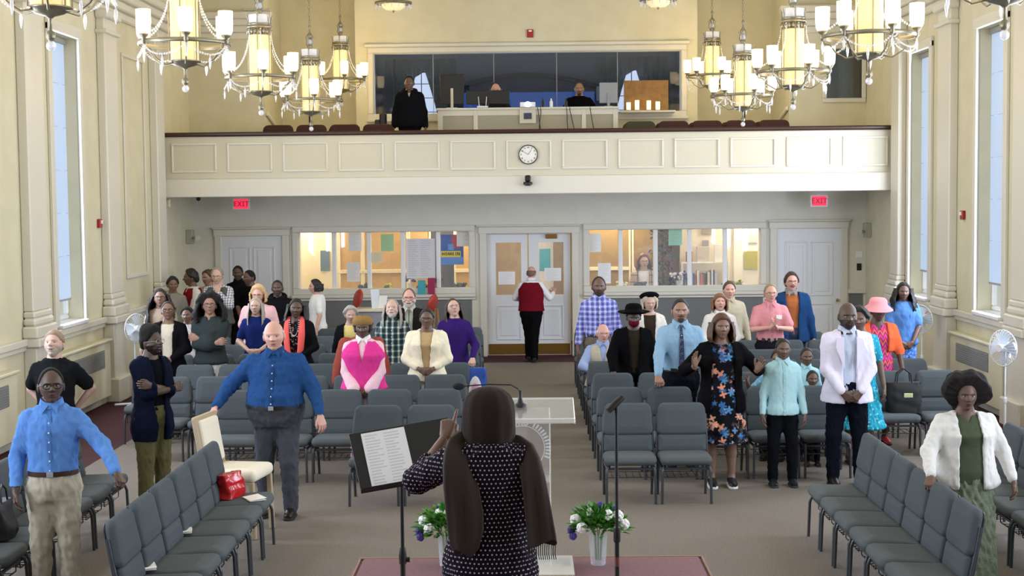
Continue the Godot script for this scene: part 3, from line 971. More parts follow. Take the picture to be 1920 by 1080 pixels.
# ---- bodies: distance fields on a grid, meshed as surface nets ----
class Field:
	var o: Vector3
	var cs: float
	var nx: int
	var ny: int
	var nz: int
	var f := PackedFloat32Array()
	func _init(lo: Vector3, hi: Vector3, cell: float) -> void:
		o = lo
		cs = cell
		nx = int(ceil((hi.x - lo.x) / cell)) + 1
		ny = int(ceil((hi.y - lo.y) / cell)) + 1
		nz = int(ceil((hi.z - lo.z) / cell)) + 1
		f.resize(nx * ny * nz)
		f.fill(9.0)
	func span(a: float, b: float, oo: float, nn: int) -> Vector2i:
		return Vector2i(clampi(int((a - oo) / cs), 0, nn - 1), clampi(int((b - oo) / cs) + 1, 0, nn - 1))
	func cone(a: Vector3, b: Vector3, ra: float, rb: float, k := 0.03, zs := 1.0) -> void:
		var m := maxf(ra, rb) + k + 2.0 * cs
		var sx := span(minf(a.x, b.x) - m, maxf(a.x, b.x) + m, o.x, nx)
		var sy := span(minf(a.y, b.y) - m, maxf(a.y, b.y) + m, o.y, ny)
		var sz := span(minf(a.z, b.z) - m, maxf(a.z, b.z) + m, o.z, nz)
		var bx := b.x - a.x
		var by := b.y - a.y
		var bz := b.z - a.z
		var inv := 1.0 / maxf(bx * bx + by * by + bz * bz, 1e-9)
		var dr := rb - ra
		for iz in range(sz.x, sz.y + 1):
			var dz := o.z + iz * cs - a.z
			for iy in range(sy.x, sy.y + 1):
				var dy := o.y + iy * cs - a.y
				var i := (iz * ny + iy) * nx + sx.x
				var dx := o.x + sx.x * cs - a.x
				var yz := dy * by + dz * bz
				for ix in range(sx.x, sx.y + 1):
					var t := clampf((dx * bx + yz) * inv, 0.0, 1.0)
					var ex := dx - t * bx
					var ey := dy - t * by
					var ez := (dz - t * bz) * zs
					var d := sqrt(ex * ex + ey * ey + ez * ez) - ra - t * dr
					var g := f[i]
					var h := k - absf(g - d)
					f[i] = minf(g, d) if h <= 0.0 else minf(g, d) - h * h / (4.0 * k)
					i += 1
					dx += cs
	# vertical loft of ellipses: rows of [y, half width, half depth, z centre]
	func loft(tab: Array, k := 0.03) -> void:
		var y0: float = tab[0][0]
		var y1: float = tab[tab.size() - 1][0]
		var mx := 0.0
		for r in tab:
			mx = maxf(mx, maxf(r[1], r[2]) + absf(r[3]))
		var m := mx + k + 2.0 * cs
		var sx := span(-m, m, o.x, nx)
		var sy := span(y0 - k - 2.0 * cs, y1 + k + 2.0 * cs, o.y, ny)
		var sz := span(-m, m, o.z, nz)
		for iy in range(sy.x, sy.y + 1):
			var y := o.y + iy * cs
			var j := 0
			while j < tab.size() - 2 and tab[j + 1][0] < y:
				j += 1
			var ra: Array = tab[j]
			var rb: Array = tab[j + 1]
			var t := clampf((y - ra[0]) / (rb[0] - ra[0]), 0.0, 1.0)
			t = t * t * (3.0 - 2.0 * t) * 0.5 + t * 0.5
			var a: float = lerpf(ra[1], rb[1], t)
			var b: float = lerpf(ra[2], rb[2], t)
			var zc: float = lerpf(ra[3], rb[3], t)
			var dy := maxf(maxf(y0 - y, y - y1), 0.0)
			var mn := minf(a, b)
			var ia := 1.0 / a
			var ib := 1.0 / b
			for iz in range(sz.x, sz.y + 1):
				var z := (o.z + iz * cs - zc) * ib
				var i := (iz * ny + iy) * nx + sx.x
				var x := o.x + sx.x * cs
				for ix in range(sx.x, sx.y + 1):
					var q := x * ia
					var d := (sqrt(q * q + z * z) - 1.0) * mn
					if dy > 0.0:
						d = maxf(d, 0.0)
						d = sqrt(d * d + dy * dy)
					elif y - y0 < -d:
						d = maxf(d, y0 - y)
					var g := f[i]
					var h := k - absf(g - d)
					f[i] = minf(g, d) if h <= 0.0 else minf(g, d) - h * h / (4.0 * k)
					i += 1
					x += cs
	# cut the front open between two heights, half width going from w0 (low) to w1 (high)
	func slit(y0: float, y1: float, w0: float, w1: float) -> void:
		var sy := span(y0, y1, o.y, ny)
		var sz := span(0.0, 9.0, o.z, nz)
		for iy in range(sy.x, sy.y + 1):
			var y := o.y + iy * cs
			if y < y0 or y > y1:
				continue
			var w := lerpf(w0, w1, (y - y0) / (y1 - y0))
			for iz in range(sz.x, sz.y + 1):
				for ix in nx:
					var i := (iz * ny + iy) * nx + ix
					f[i] = maxf(f[i], minf(w - absf(o.x + ix * cs), o.z + iz * cs - 0.02))
	func out(m: MB, amp := 0.0, noise: FastNoiseLite = null) -> void:
		var vid := PackedInt32Array()
		vid.resize(f.size())
		vid.fill(-1)
		var sxy := nx * ny
		var co := [0, 1, nx, nx + 1, sxy, sxy + 1, sxy + nx, sxy + nx + 1]
		var ea := [0, 2, 4, 6, 0, 1, 4, 5, 0, 1, 2, 3]
		var eb := [1, 3, 5, 7, 2, 3, 6, 7, 4, 5, 6, 7]
		var far := cs * 3.6
		var c0: int = co[7]
		var g := PackedFloat32Array()
		g.resize(8)
		var k0 := m.v.size()
		for iz in nz - 1:
			for iy in ny - 1:
				var i := (iz * ny + iy) * nx - 1
				for ix in nx - 1:
					i += 1
					if absf(f[i]) > far:
						continue
					var s := 0
					for q in 8:
						g[q] = f[i + co[q]]
						if g[q] < 0.0:
							s += 1
					if s == 0 or s == 8:
						continue
					var px := 0.0
					var py := 0.0
					var pz := 0.0
					var cnt := 0
					for e in 12:
						var a: float = g[ea[e]]
						var b: float = g[eb[e]]
						if (a < 0.0) != (b < 0.0):
							var t := a / (a - b)
							var q: int = ea[e]
							var r: int = eb[e]
							px += (q & 1) * (1.0 - t) + (r & 1) * t
							py += ((q >> 1) & 1) * (1.0 - t) + ((r >> 1) & 1) * t
							pz += ((q >> 2) & 1) * (1.0 - t) + ((r >> 2) & 1) * t
							cnt += 1
					var w := cs / cnt
					var p := o + Vector3(ix * cs + px * w, iy * cs + py * w, iz * cs + pz * w)
					var nn := Vector3(g[1] + g[3] + g[5] + g[7] - g[0] - g[2] - g[4] - g[6], g[2] + g[3] + g[6] + g[7] - g[0] - g[1] - g[4] - g[5], g[4] + g[5] + g[6] + g[7] - g[0] - g[1] - g[2] - g[3]).normalized()
					if noise:
						p += nn * amp * noise.get_noise_3d(p.x * 1.2 + p.y * 0.3, p.y * 0.5, p.z * 1.2)
					vid[i] = m.v.size()
					m.v.append(p)
					m.n.append(nn)
					m.c.append(m.col)
		var steps := [1, nx, sxy]
		var tri0 := m.ix.size()
		for iz in range(1, nz - 1):
			for iy in range(1, ny - 1):
				var i := (iz * ny + iy) * nx
				for ix in range(1, nx - 1):
					i += 1
					if absf(f[i]) > far:
						continue
					var ins := f[i] < 0.0
					for ax in 3:
						var st: int = steps[ax]
						if (f[i + st] < 0.0) == ins:
							continue
						var u: int = steps[(ax + 1) % 3]
						var w: int = steps[(ax + 2) % 3]
						var a := vid[i - u - w]
						var b := vid[i - w]
						var d := vid[i]
						var e := vid[i - u]
						if a < 0 or b < 0 or d < 0 or e < 0:
							continue
						if ins:
							m.ix.append_array(PackedInt32Array([a, d, b, a, e, d]))
						else:
							m.ix.append_array(PackedInt32Array([a, b, d, a, d, e]))
		if noise:
			# normals of the folded cloth, from its faces
			var acc := PackedVector3Array()
			acc.resize(m.v.size() - k0)
			var t := tri0
			while t < m.ix.size():
				var q := (m.v[m.ix[t + 2]] - m.v[m.ix[t]]).cross(m.v[m.ix[t + 1]] - m.v[m.ix[t]])
				for e in 3:
					acc[m.ix[t + e] - k0] += q
				t += 3
			for e in acc.size():
				m.n[k0 + e] = (m.n[k0 + e] * 0.25 + acc[e].normalized() * 0.75).normalized()

# ---- heads ----
func bump(x: float, s: float) -> float:
	return exp(-x * x / (s * s))

func skull(d: Vector3) -> Vector3:
	var p := Vector3(d.x * 0.076, d.y * 0.118, d.z * 0.098)
	var low := smoothstep(0.0, 0.95, -d.y)
	p.x *= 1.0 - 0.3 * low
	if d.z < 0.0:
		p.z *= 1.0 - 0.42 * smoothstep(0.25, 0.95, -d.y)
	else:
		p.z += 0.014 * smoothstep(0.5, 0.95, -d.y) * d.z
	p.x *= 1.0 + 0.05 * smoothstep(0.2, 0.6, d.y) * (1.0 if d.z < 0.2 else 0.4)
	return p

func face_point(d: Vector3, nose: float) -> Vector3:
	var p := skull(d)
	if d.z < 0.1:
		return p
	var x := absf(p.x)
	var y := p.y
	var front := smoothstep(0.1, 0.5, d.z)
	var prof := clampf((0.01 - y) / 0.034, 0.0, 1.0) if y > -0.024 else clampf(1.0 - (-0.024 - y) / 0.01, 0.0, 1.0)
	var z := nose * 0.025 * prof * bump(x, 0.0125 + 0.004 * prof)
	z += 0.007 * nose * bump(x, 0.019) * bump(y + 0.025, 0.008)
	z += 0.005 * bump(y - 0.024, 0.009) * bump(x, 0.045)
	z -= 0.011 * bump(x - 0.031, 0.016) * bump(y - 0.004, 0.011)
	z += 0.005 * bump(x - 0.045, 0.018) * bump(y + 0.02, 0.018)
	z += 0.007 * bump(x, 0.021) * (bump(y + 0.051, 0.005) + bump(y + 0.063, 0.006))
	z -= 0.004 * bump(x, 0.024) * bump(y + 0.057, 0.003)
	z -= 0.004 * bump(x, 0.03) * bump(y + 0.077, 0.008)
	z += 0.006 * bump(x, 0.022) * bump(y + 0.096, 0.013)
	p.z += z * front
	return p

var fuzz: FastNoiseLite
func dir_of(a: float, t: float) -> Vector3:
	return Vector3(sin(t) * sin(a), cos(t), sin(t) * cos(a))

# skin: linear colours. s: {skin, lip, brow, beard, beard_c, nose}
func add_head(m: MB, x: Transform3D, s: Dictionary, fine: bool) -> void:
	var nu := 76 if fine else 52
	var nv := 58 if fine else 42
	var k := m.v.size()
	var skin: Color = s.skin
	var lip: Color = s.lip
	var brow: Color = s.get("brow", Color(0.02, 0.015, 0.012))
	var beard: float = s.get("beard", 0.0)
	var bc: Color = s.get("beard_c", brow)
	var nose: float = s.get("nose", 1.0)
	var rows := []
	var cols := []
	for j in nv + 1:
		var t := PI * clampf(float(j) / nv, 0.003, 0.997)
		t += 0.2 * sin(2.0 * t)
		var row := PackedVector3Array()
		for i in nu:
			var a := TAU * i / nu - PI
			a -= 0.52 * sin(a)
			var d := dir_of(a, t)
			var p := face_point(d, nose)
			var cc := skin
			if d.z > 0.1:
				var ax := absf(p.x)
				var lm := bump(p.x, 0.019) * bump(p.y + 0.057, 0.0085)
				cc = cc.lerp(lip, clampf(lm * 1.6, 0.0, 1.0) * 0.9)
				var bm := smoothstep(0.0, 0.3, bump(p.y - 0.021 + absf(ax - 0.03) * 0.15, 0.0045) - 0.35) * (1.0 if ax > 0.012 and ax < 0.05 else 0.0)
				cc = cc.lerp(brow, bm * s.get("brow_w", 0.8))
			if beard > 0.0 and d.z > -0.15:
				var ax := absf(p.x)
				var on := smoothstep(-0.048, -0.062, p.y) + smoothstep(0.045, 0.056, ax) * smoothstep(-0.01, -0.03, p.y)
				on += (1.0 if p.y < -0.036 and p.y > -0.05 and ax < 0.033 else 0.0)
				if s.get("goatee", false):
					on = (1.0 if p.y < -0.066 and ax < 0.03 and d.z > 0.2 else 0.0) + (1.0 if p.y < -0.037 and p.y > -0.049 and ax < 0.03 else 0.0)
				if s.get("moustache", false):
					on = 1.0 if p.y < -0.036 and p.y > -0.05 and ax < 0.036 and d.z > 0.2 else 0.0
				if bump(p.x, 0.02) * bump(p.y + 0.057, 0.009) > 0.5:
					on = 0.0
				on = clampf(on, 0.0, 1.0)
				cc = cc.lerp(bc, on * 0.9)
				p += d * beard * on * (0.8 + 0.4 * fuzz.get_noise_3d(p.x * 900.0, p.y * 900.0, p.z * 900.0))
				if beard > 0.02:
					p.y -= beard * 1.2 * on * smoothstep(-0.07, -0.11, p.y)
			row.append(x * p)
			cols.append(cc)
		rows.append(row)
	m.grid(rows)
	for i in cols.size():
		m.c[k + i] = cols[i]
	# mouth: a dark gap between the lips, wider when singing
	var gape: float = s.get("gape", 0.0028)
	var mz := face_point(dir_of(0.0, PI / 2 + 0.505), 1.0).z
	m.col = Color(0.03, 0.012, 0.011)
	m.ball(x * Vector3(0, -0.0575, mz - 0.001), Vector3(0.017, gape, 0.005), 10, 6, x.basis)
	for e in [-1.0, 1.0]:
		m.col = skin
		m.ball(x * Vector3(e * 0.077, -0.006, -0.012), Vector3(0.011, 0.031, 0.019), 8, 6, x.basis)
		var fz := face_point(dir_of(atan2(0.031, 0.09) * e, PI / 2 - 0.03), 1.0).z
		m.col = Color(0.62, 0.58, 0.55)
		m.ball(x * Vector3(e * 0.0305, 0.003, fz - 0.0035), Vector3(0.0125, 0.0062, 0.006), 8, 6, x.basis)
		m.col = Color(0.02, 0.014, 0.01) if skin.r < 0.3 else Color(0.05, 0.045, 0.045)
		m.ball(x * Vector3(e * 0.0305, 0.004, fz + 0.0005), Vector3(0.0058, 0.0056, 0.003), 7, 5, x.basis)
		m.col = skin.darkened(0.35)
		m.ball(x * Vector3(e * 0.0305, 0.0095, fz - 0.002), Vector3(0.0145, 0.0032, 0.0055), 8, 4, x.basis)

func hairline(az: float, rec: float) -> float:
	var tab := [[0.0, 0.083 + rec], [0.5, 0.08 + rec], [0.85, 0.062 + rec], [1.15, 0.03], [1.4, 0.008], [1.75, 0.002], [2.2, -0.045], [3.2, -0.07]]
	for i in tab.size() - 1:
		if az <= tab[i + 1][0]:
			return lerpf(tab[i][1], tab[i + 1][1], (az - tab[i][0]) / (tab[i + 1][0] - tab[i][0]))
	return -0.07

# h: {t thickness, rec recession, top extra on top, ring (bald crown), curl noise, side, len, flare, az, thick, wavy, part}
func hair_mesh(x: Transform3D, h: Dictionary) -> MB:
	var m := MB.new()
	var t0: float = h.get("t", 0.012)
	var curl: float = h.get("curl", 0.15)
	var rec: float = h.get("rec", 0.0)
	var top: float = h.get("top", 0.0)
	var side: float = h.get("side", 0.0)
	var low: float = h.get("low", 0.0)
	var rows := []
	var nu := 52
	var nv := 46
	var fq: float = h.get("fq", 60.0) * 10.0
	if not h.get("none", false):
		for j in nv + 1:
			var t := PI * clampf(float(j) / nv, 0.003, 0.997)
			var row := PackedVector3Array()
			for i in nu:
				var a := TAU * i / nu - PI
				var d := dir_of(a, t)
				var p := skull(d)
				var az := absf(a)
				var hl := hairline(az, rec) - low * smoothstep(1.0, 1.5, az)
				var mk := smoothstep(-0.002, 0.014, p.y - hl)
				if h.get("ring", false):
					mk *= 1.0 - smoothstep(0.03, 0.06, p.y) * (1.0 - 0.0)
				if h.get("fringe", 0.0) > 0.0 and az < 1.1:
					mk = maxf(mk, smoothstep(-0.004, 0.01, p.y - hl + h.fringe))
				var nz := fuzz.get_noise_3d(p.x * fq, p.y * fq, p.z * fq)
				var th := t0 + top * smoothstep(0.3, 0.9, d.y) + side * absf(d.x) * smoothstep(-0.9, 0.3, d.y)
				var r := lerpf(-0.008, th * (1.0 + curl * nz), mk)
				row.append(x * (p + d * r))
			rows.append(row)
		m.grid(rows)
	var ln: float = h.get("len", 0.0)
	if ln > 0.0:
		var az0: float = h.get("az", 1.15)
		var flare: float = h.get("flare", 0.03)
		var thick: float = h.get("thick", 0.03)
		var wavy: float = h.get("wavy", 0.006)
		var na := 26
		var nr := 14
		rows = []
		for j in nr + 1:
			var u := float(j) / nr
			var y := 0.05 - u * ln
			var row := PackedVector3Array()
			for q in 2 * na:
				var i := q if q < na else 2 * na - 1 - q
				var a := lerpf(az0, TAU - az0, float(i) / (na - 1))
				var r := 0.083 + t0 + flare * smoothstep(0.0, 0.5, u)
				var edge := smoothstep(0.0, 0.12, float(i) / (na - 1)) * smoothstep(0.0, 0.12, 1.0 - float(i) / (na - 1))
				var tk := thick * (0.25 + 0.75 * edge) * (1.0 - 0.5 * smoothstep(0.7, 1.0, u))
				var wv := wavy * (sin(a * 23.0 + 3.0 * sin(u * 5.0)) + 0.8 * fuzz.get_noise_3d(a * 90.0, y * fq, 0.0) * 2.0)
				r += (wv + tk * 0.5) if q < na else -tk * 0.5
				r *= 1.0 - 0.25 * smoothstep(0.85, 1.0, u) * h.get("tip", 0.3)
				var p := Vector3(sin(a) * r * 0.95, y + 0.03 * ln * sin(a * 9.0) * u, cos(a) * r * 1.05 - 0.012)
				p.z -= h.get("back", 0.0) * u
				row.append(x * p)
			rows.append(row)
		m.grid(rows, true, true, true)
	if h.get("bun", false):
		m.ball(x * Vector3(0, 0.1, -0.09), Vector3(0.045, 0.04, 0.045), 10, 7)
	if h.get("knot", 0.0) > 0.0:
		for k in 26:
			var a := k * 2.4
			var e := sqrt(k / 26.0)
			m.ball(x * (Vector3(cos(a) * e * 0.06, 0.105 + 0.03 * (1.0 - e), sin(a) * e * 0.05)), Vector3.ONE * 0.02, 6, 4)
	return m

# ---- hands: wrist at the origin, fingers along +y, palm towards +z, thumb towards +x ----
var hand_lib := {}
func hand(pose: String) -> MB:
	if hand_lib.has(pose):
		return hand_lib[pose]
	var fd := Field.new(Vector3(-0.06, -0.03, -0.04), Vector3(0.085, 0.2, 0.1), 0.0045)
	var curls := {"relaxed": [22, 26, 18], "grip": [48, 62, 40], "point": [82, 92, 55], "open": [4, 8, 5], "fold": [32, 40, 25], "fist": [80, 90, 55]}
	var c: Array = curls[pose]
	var lens := [0.058, 0.072, 0.079, 0.071]
	fd.cone(Vector3(0, -0.025, 0), Vector3(0, 0.01, 0), 0.025, 0.026, 0.01, 1.25)
	for i in 4:
		var kx := -0.031 + 0.0205 * i
		var kn := Vector3(kx, 0.078 + [0.0, 0.008, 0.01, 0.006][i], 0.0)
		fd.cone(Vector3(kx * 0.6, 0.012, 0.0), kn, 0.016, 0.0125, 0.014)
		var cc := c
		if pose == "point" and i == 3:
			cc = [2, 4, 3]
		var p := kn
		var ang := 0.0
		var spread := (i - 1.5) * (0.09 if pose == "open" else 0.03)
		for s in 3:
			ang += deg_to_rad(cc[s])
			var l: float = lens[i] * [0.46, 0.3, 0.24][s]
			var q := p + Vector3(spread * l * cos(ang), cos(ang) * l, sin(ang) * l)
			fd.cone(p, q, 0.0098 - 0.0008 * s, 0.0092 - 0.001 * s, 0.003)
			p = q
	var th := [Vector3(0.02, 0.02, 0.004), Vector3(0.042, 0.048, 0.014), Vector3(0.05, 0.078, 0.022), Vector3(0.048, 0.1, 0.03)]
	if pose == "open":
		th = [Vector3(0.02, 0.02, 0.004), Vector3(0.05, 0.045, 0.01), Vector3(0.068, 0.07, 0.014), Vector3(0.078, 0.09, 0.016)]
	if pose == "point" or pose == "fist":
		th = [Vector3(0.02, 0.02, 0.006), Vector3(0.042, 0.045, 0.026), Vector3(0.036, 0.07, 0.042), Vector3(0.02, 0.085, 0.046)]
	for s in 3:
		fd.cone(th[s], th[s + 1], [0.016, 0.0125, 0.0108][s], [0.0125, 0.0108, 0.0088][s], 0.006)
	var m := MB.new()
	fd.out(m)
	hand_lib[pose] = m
	return m

func add_hand(m: MB, pose: String, w: Vector3, dir: Vector3, palm: Vector3, right_x: bool, sc: float, skin: Color) -> void:
	# right_x: the thumb lies on dir x palm; the mirrored hand has it on the other side
	var y := dir.normalized()
	var z := (palm - y * palm.dot(y)).normalized()
	var xx := y.cross(z)
	var b := Basis(xx if right_x else -xx, y, z).scaled_local(Vector3.ONE * sc)
	var src := hand(pose)
	var k := m.v.size()
	m.add(src, Transform3D(b, w), not right_x)
	for i in src.v.size():
		m.c[k + i] = skin

# ---- clothes ----
var cloth_cache := {}
func cloth(key) -> StandardMaterial3D:
	if cloth_cache.has(key):
		return cloth_cache[key]
	var m: StandardMaterial3D
	if str(key).begins_with("#"):
		m = mat(rgb(str(key)), 0.88)
		m.metallic_specular = 0.15
	else:
		m = pattern(str(key))
	cloth_cache[key] = m
	return m

func pattern(key: String) -> StandardMaterial3D:
	var n := 128
	var im := Image.create(n, n, false, Image.FORMAT_RGB8)
	var rng := RandomNumberGenerator.new()
	rng.seed = key.hash()
	var sc := 5.0
	match key:
		"plaid_blue":
			for y in n:
				for x in n:
					var c := rgb("6a70c4")
					c = c.lerp(rgb("e8eaf6"), 0.55 * float(x % 64 < 20) + 0.0)
					c = c.lerp(rgb("e8eaf6"), 0.5 * float(y % 64 < 20))
					c = c.lerp(rgb("25276e"), 0.55 * float(x % 64 > 38 and x % 64 < 46) + 0.4 * float(y % 64 > 38 and y % 64 < 46))
					im.set_pixel(x, y, c)
			sc = 8.0
		"plaid_green":
			for y in n:
				for x in n:
					var c := rgb("23383a")
					c = c.lerp(rgb("dfe0d2"), 0.55 * float(x % 64 < 20) + 0.35 * float(y % 64 < 20))
					c = c.lerp(rgb("1b2340"), 0.5 * float(x % 64 > 36 and x % 64 < 50))
					im.set_pixel(x, y, c)
			sc = 6.5
		"plaid_grey":
			for y in n:
				for x in n:
					var c := rgb("d7d5d8")
					c = c.lerp(rgb("2c2c44"), 0.5 * float(x % 32 < 10) + 0.4 * float(y % 32 < 10))
					im.set_pixel(x, y, c)
			sc = 7.0
		"check_jacket":
			for y in n:
				for x in n:
					var c := rgb("b7aa9d")
					c = c.lerp(rgb("4e3c34"), 0.7 * float(x % 64 < 9) + 0.6 * float(y % 64 < 9))
					im.set_pixel(x, y, c)
			sc = 4.0
		"dots":
			im.fill(rgb("17131f"))
			for gy in 8:
				for gx in 8:
					var cx := gx * 16 + (8 if gy % 2 == 1 else 0) + 4
					var cy := gy * 16 + 8
					for dy in range(-3, 4):
						for dx in range(-3, 4):
							if dx * dx + dy * dy <= 9:
								im.set_pixel((cx + dx) % n, (cy + dy) % n, rgb("c9b8bd"))
			sc = 5.6
		"dots_sleeve":
			for y in n:
				for x in n:
					im.set_pixel(x, y, rgb("8d8796") if y % 16 < 3 else rgb("1a1726"))
			sc = 5.0
		"stripe_blue":
			for y in n:
				for x in n:
					im.set_pixel(x, y, rgb("8fa2c4") if x % 8 < 2 else rgb("cdd5e3"))
			sc = 6.0
		"floral", "floral_blue", "tropic", "aqua_print", "zigzag", "girl", "dress_black", "tie_check", "knit_sage":
			var sets := {"floral": ["15161c", "4f86b8", "2f5f96", "d98a6c", "e2a287", "3a3a36"], "floral_blue": ["4a78c8", "6f9be0", "2c4f9c", "8fb4ea"], "tropic": ["6fa9c9", "d9b3c9", "3b5fa8", "e7e2ea"], "aqua_print": ["2a9bb8", "6cc5d8", "1c6fa0", "a6dbe2"], "girl": ["d7d3cf", "8d8a90", "efeae6", "6a6c78"], "dress_black": ["141416", "77716a", "8c3c40", "b9a894"], "tie_check": ["2b3350", "b9c3d4", "2b3350", "8793ad"], "knit_sage": ["6d7762", "7f8973", "5d6653"], "zigzag": ["a62c62"]}
			var cl: Array = sets[key]
			im.fill(rgb(cl[0]))
			if key == "zigzag":
				for y in n:
					for x in n:
						var v := (y + absi((x % 32) - 16) * 2) % 64
						im.set_pixel(x, y, rgb(["b0305f", "d86f5a", "8e2a6b", "c94a86"][v / 16]))
				sc = 4.0
			else:
				var cnt := 75 if key.begins_with("flo") else 90
				for k in cnt:
					var cx := rng.randi() % n
					var cy := rng.randi() % n
					var col: Color = rgb(cl[1 + rng.randi() % (cl.size() - 1)])
					var r := rng.randi_range(5, 11) if key.begins_with("flo") else rng.randi_range(2, 6)
					var pet := rng.randi_range(4, 6)
					var ph := rng.randf() * TAU
					for dy in range(-r, r + 1):
						for dx in range(-r, r + 1):
							var an := atan2(dy, dx)
							if Vector2(dx, dy).length() < r * (0.72 + 0.28 * cos(pet * an + ph)):
								im.set_pixel(posmod(cx + dx, n), posmod(cy + dy, n), col.lightened(0.12 * float((dx * dx + dy * dy) % 7 < 3)))
				sc = {"floral": 1.9, "knit_sage": 9.0, "tie_check": 14.0, "girl": 5.0}.get(key, 3.0)
	var m := tri_mat(ImageTexture.create_from_image(im), sc, 0.88)
	return m

const SKINS := {
	"d1": [Color(0.085, 0.048, 0.035), Color(0.12, 0.055, 0.048)],
	"d2": [Color(0.14, 0.078, 0.054), Color(0.17, 0.075, 0.065)],
	"d3": [Color(0.21, 0.118, 0.08), Color(0.22, 0.095, 0.08)],
	"m1": [Color(0.32, 0.18, 0.125), Color(0.30, 0.12, 0.10)],
	"w1": [Color(0.56, 0.36, 0.28), Color(0.48, 0.20, 0.18)],
	"w2": [Color(0.60, 0.33, 0.26), Color(0.48, 0.18, 0.16)]}

func ik(s: Vector3, t: Vector3, a: float, b: float, pole: Vector3) -> Array:
	var d := t - s
	var l := clampf(d.length(), absf(a - b) + 0.01, (a + b) * 0.995)
	var u := d.normalized()
	var x := (l * l + a * a - b * b) / (2.0 * l)
	var hh := sqrt(maxf(a * a - x * x, 0.0))
	var pv := (pole - u * pole.dot(u)).normalized()
	return [s + u * x + pv * hh, s + u * l]

# arm poses: wrist (for side +1; x is mirrored), pole, hand pose, palm normal, finger direction (zero: along the forearm)
func arm_pose(nm) -> Array:
	if nm is Array:
		return nm
	match str(nm):
		"down": return [Vector3(0.26, 0.86, 0.06), Vector3(0.4, 0, -1), "relaxed", Vector3(-1, 0, 0), Vector3(0, -1, 0.1)]
		"clasp": return [Vector3(0.085, 1.0, 0.2), Vector3(1, -0.4, -0.5), "fold", Vector3(0, 0.2, -1), Vector3(-0.8, -0.35, 0.15)]
		"crossed": return [Vector3(-0.1, 1.15, 0.19), Vector3(1, -0.7, 0), "fold", Vector3(0, 0, -1), Vector3(-1, 0.15, 0)]
		"crossed_b": return [Vector3(-0.11, 1.2, 0.15), Vector3(1, -0.7, 0), "fold", Vector3(0, 0, -1), Vector3(-1, 0.1, 0)]
		"clap": return [Vector3(0.05, 1.17, 0.27), Vector3(1, -0.8, -0.3), "open", Vector3(-1, 0, 0), Vector3(-0.2, 0.8, 0.4)]
		"raise": return [Vector3(0.27, 1.24, 0.22), Vector3(1, -1, -0.3), "open", Vector3(-0.5, 0.1, 0.6), Vector3(0.25, 1, 0.1)]
		"back": return [Vector3(0.12, 0.98, -0.16), Vector3(1, 0, -0.6), "relaxed", Vector3(0, 0, -1), Vector3(-1, -0.3, 0)]
		"front_low": return [Vector3(0.09, 0.92, 0.2), Vector3(1, -0.2, -0.5), "fold", Vector3(0, 0.2, -1), Vector3(-0.7, -0.5, 0.1)]
		"chin": return [Vector3(0.05, 1.36, 0.2), Vector3(0.7, -1, 0.1), "fold", Vector3(-0.3, 0, -1), Vector3(-0.1, 1, -0.25)]
		"lean": return [Vector3(0.2, 0.95, 0.33), Vector3(1, 0.2, -0.4), "grip", Vector3(0, -1, 0), Vector3(0, -0.3, 1)]
		"lap": return [Vector3(0.12, 0.72, 0.36), Vector3(1, -0.2, -0.5), "fold", Vector3(0, -1, 0), Vector3(-0.5, 0, 0.8)]
	return []

var glass_src := {}
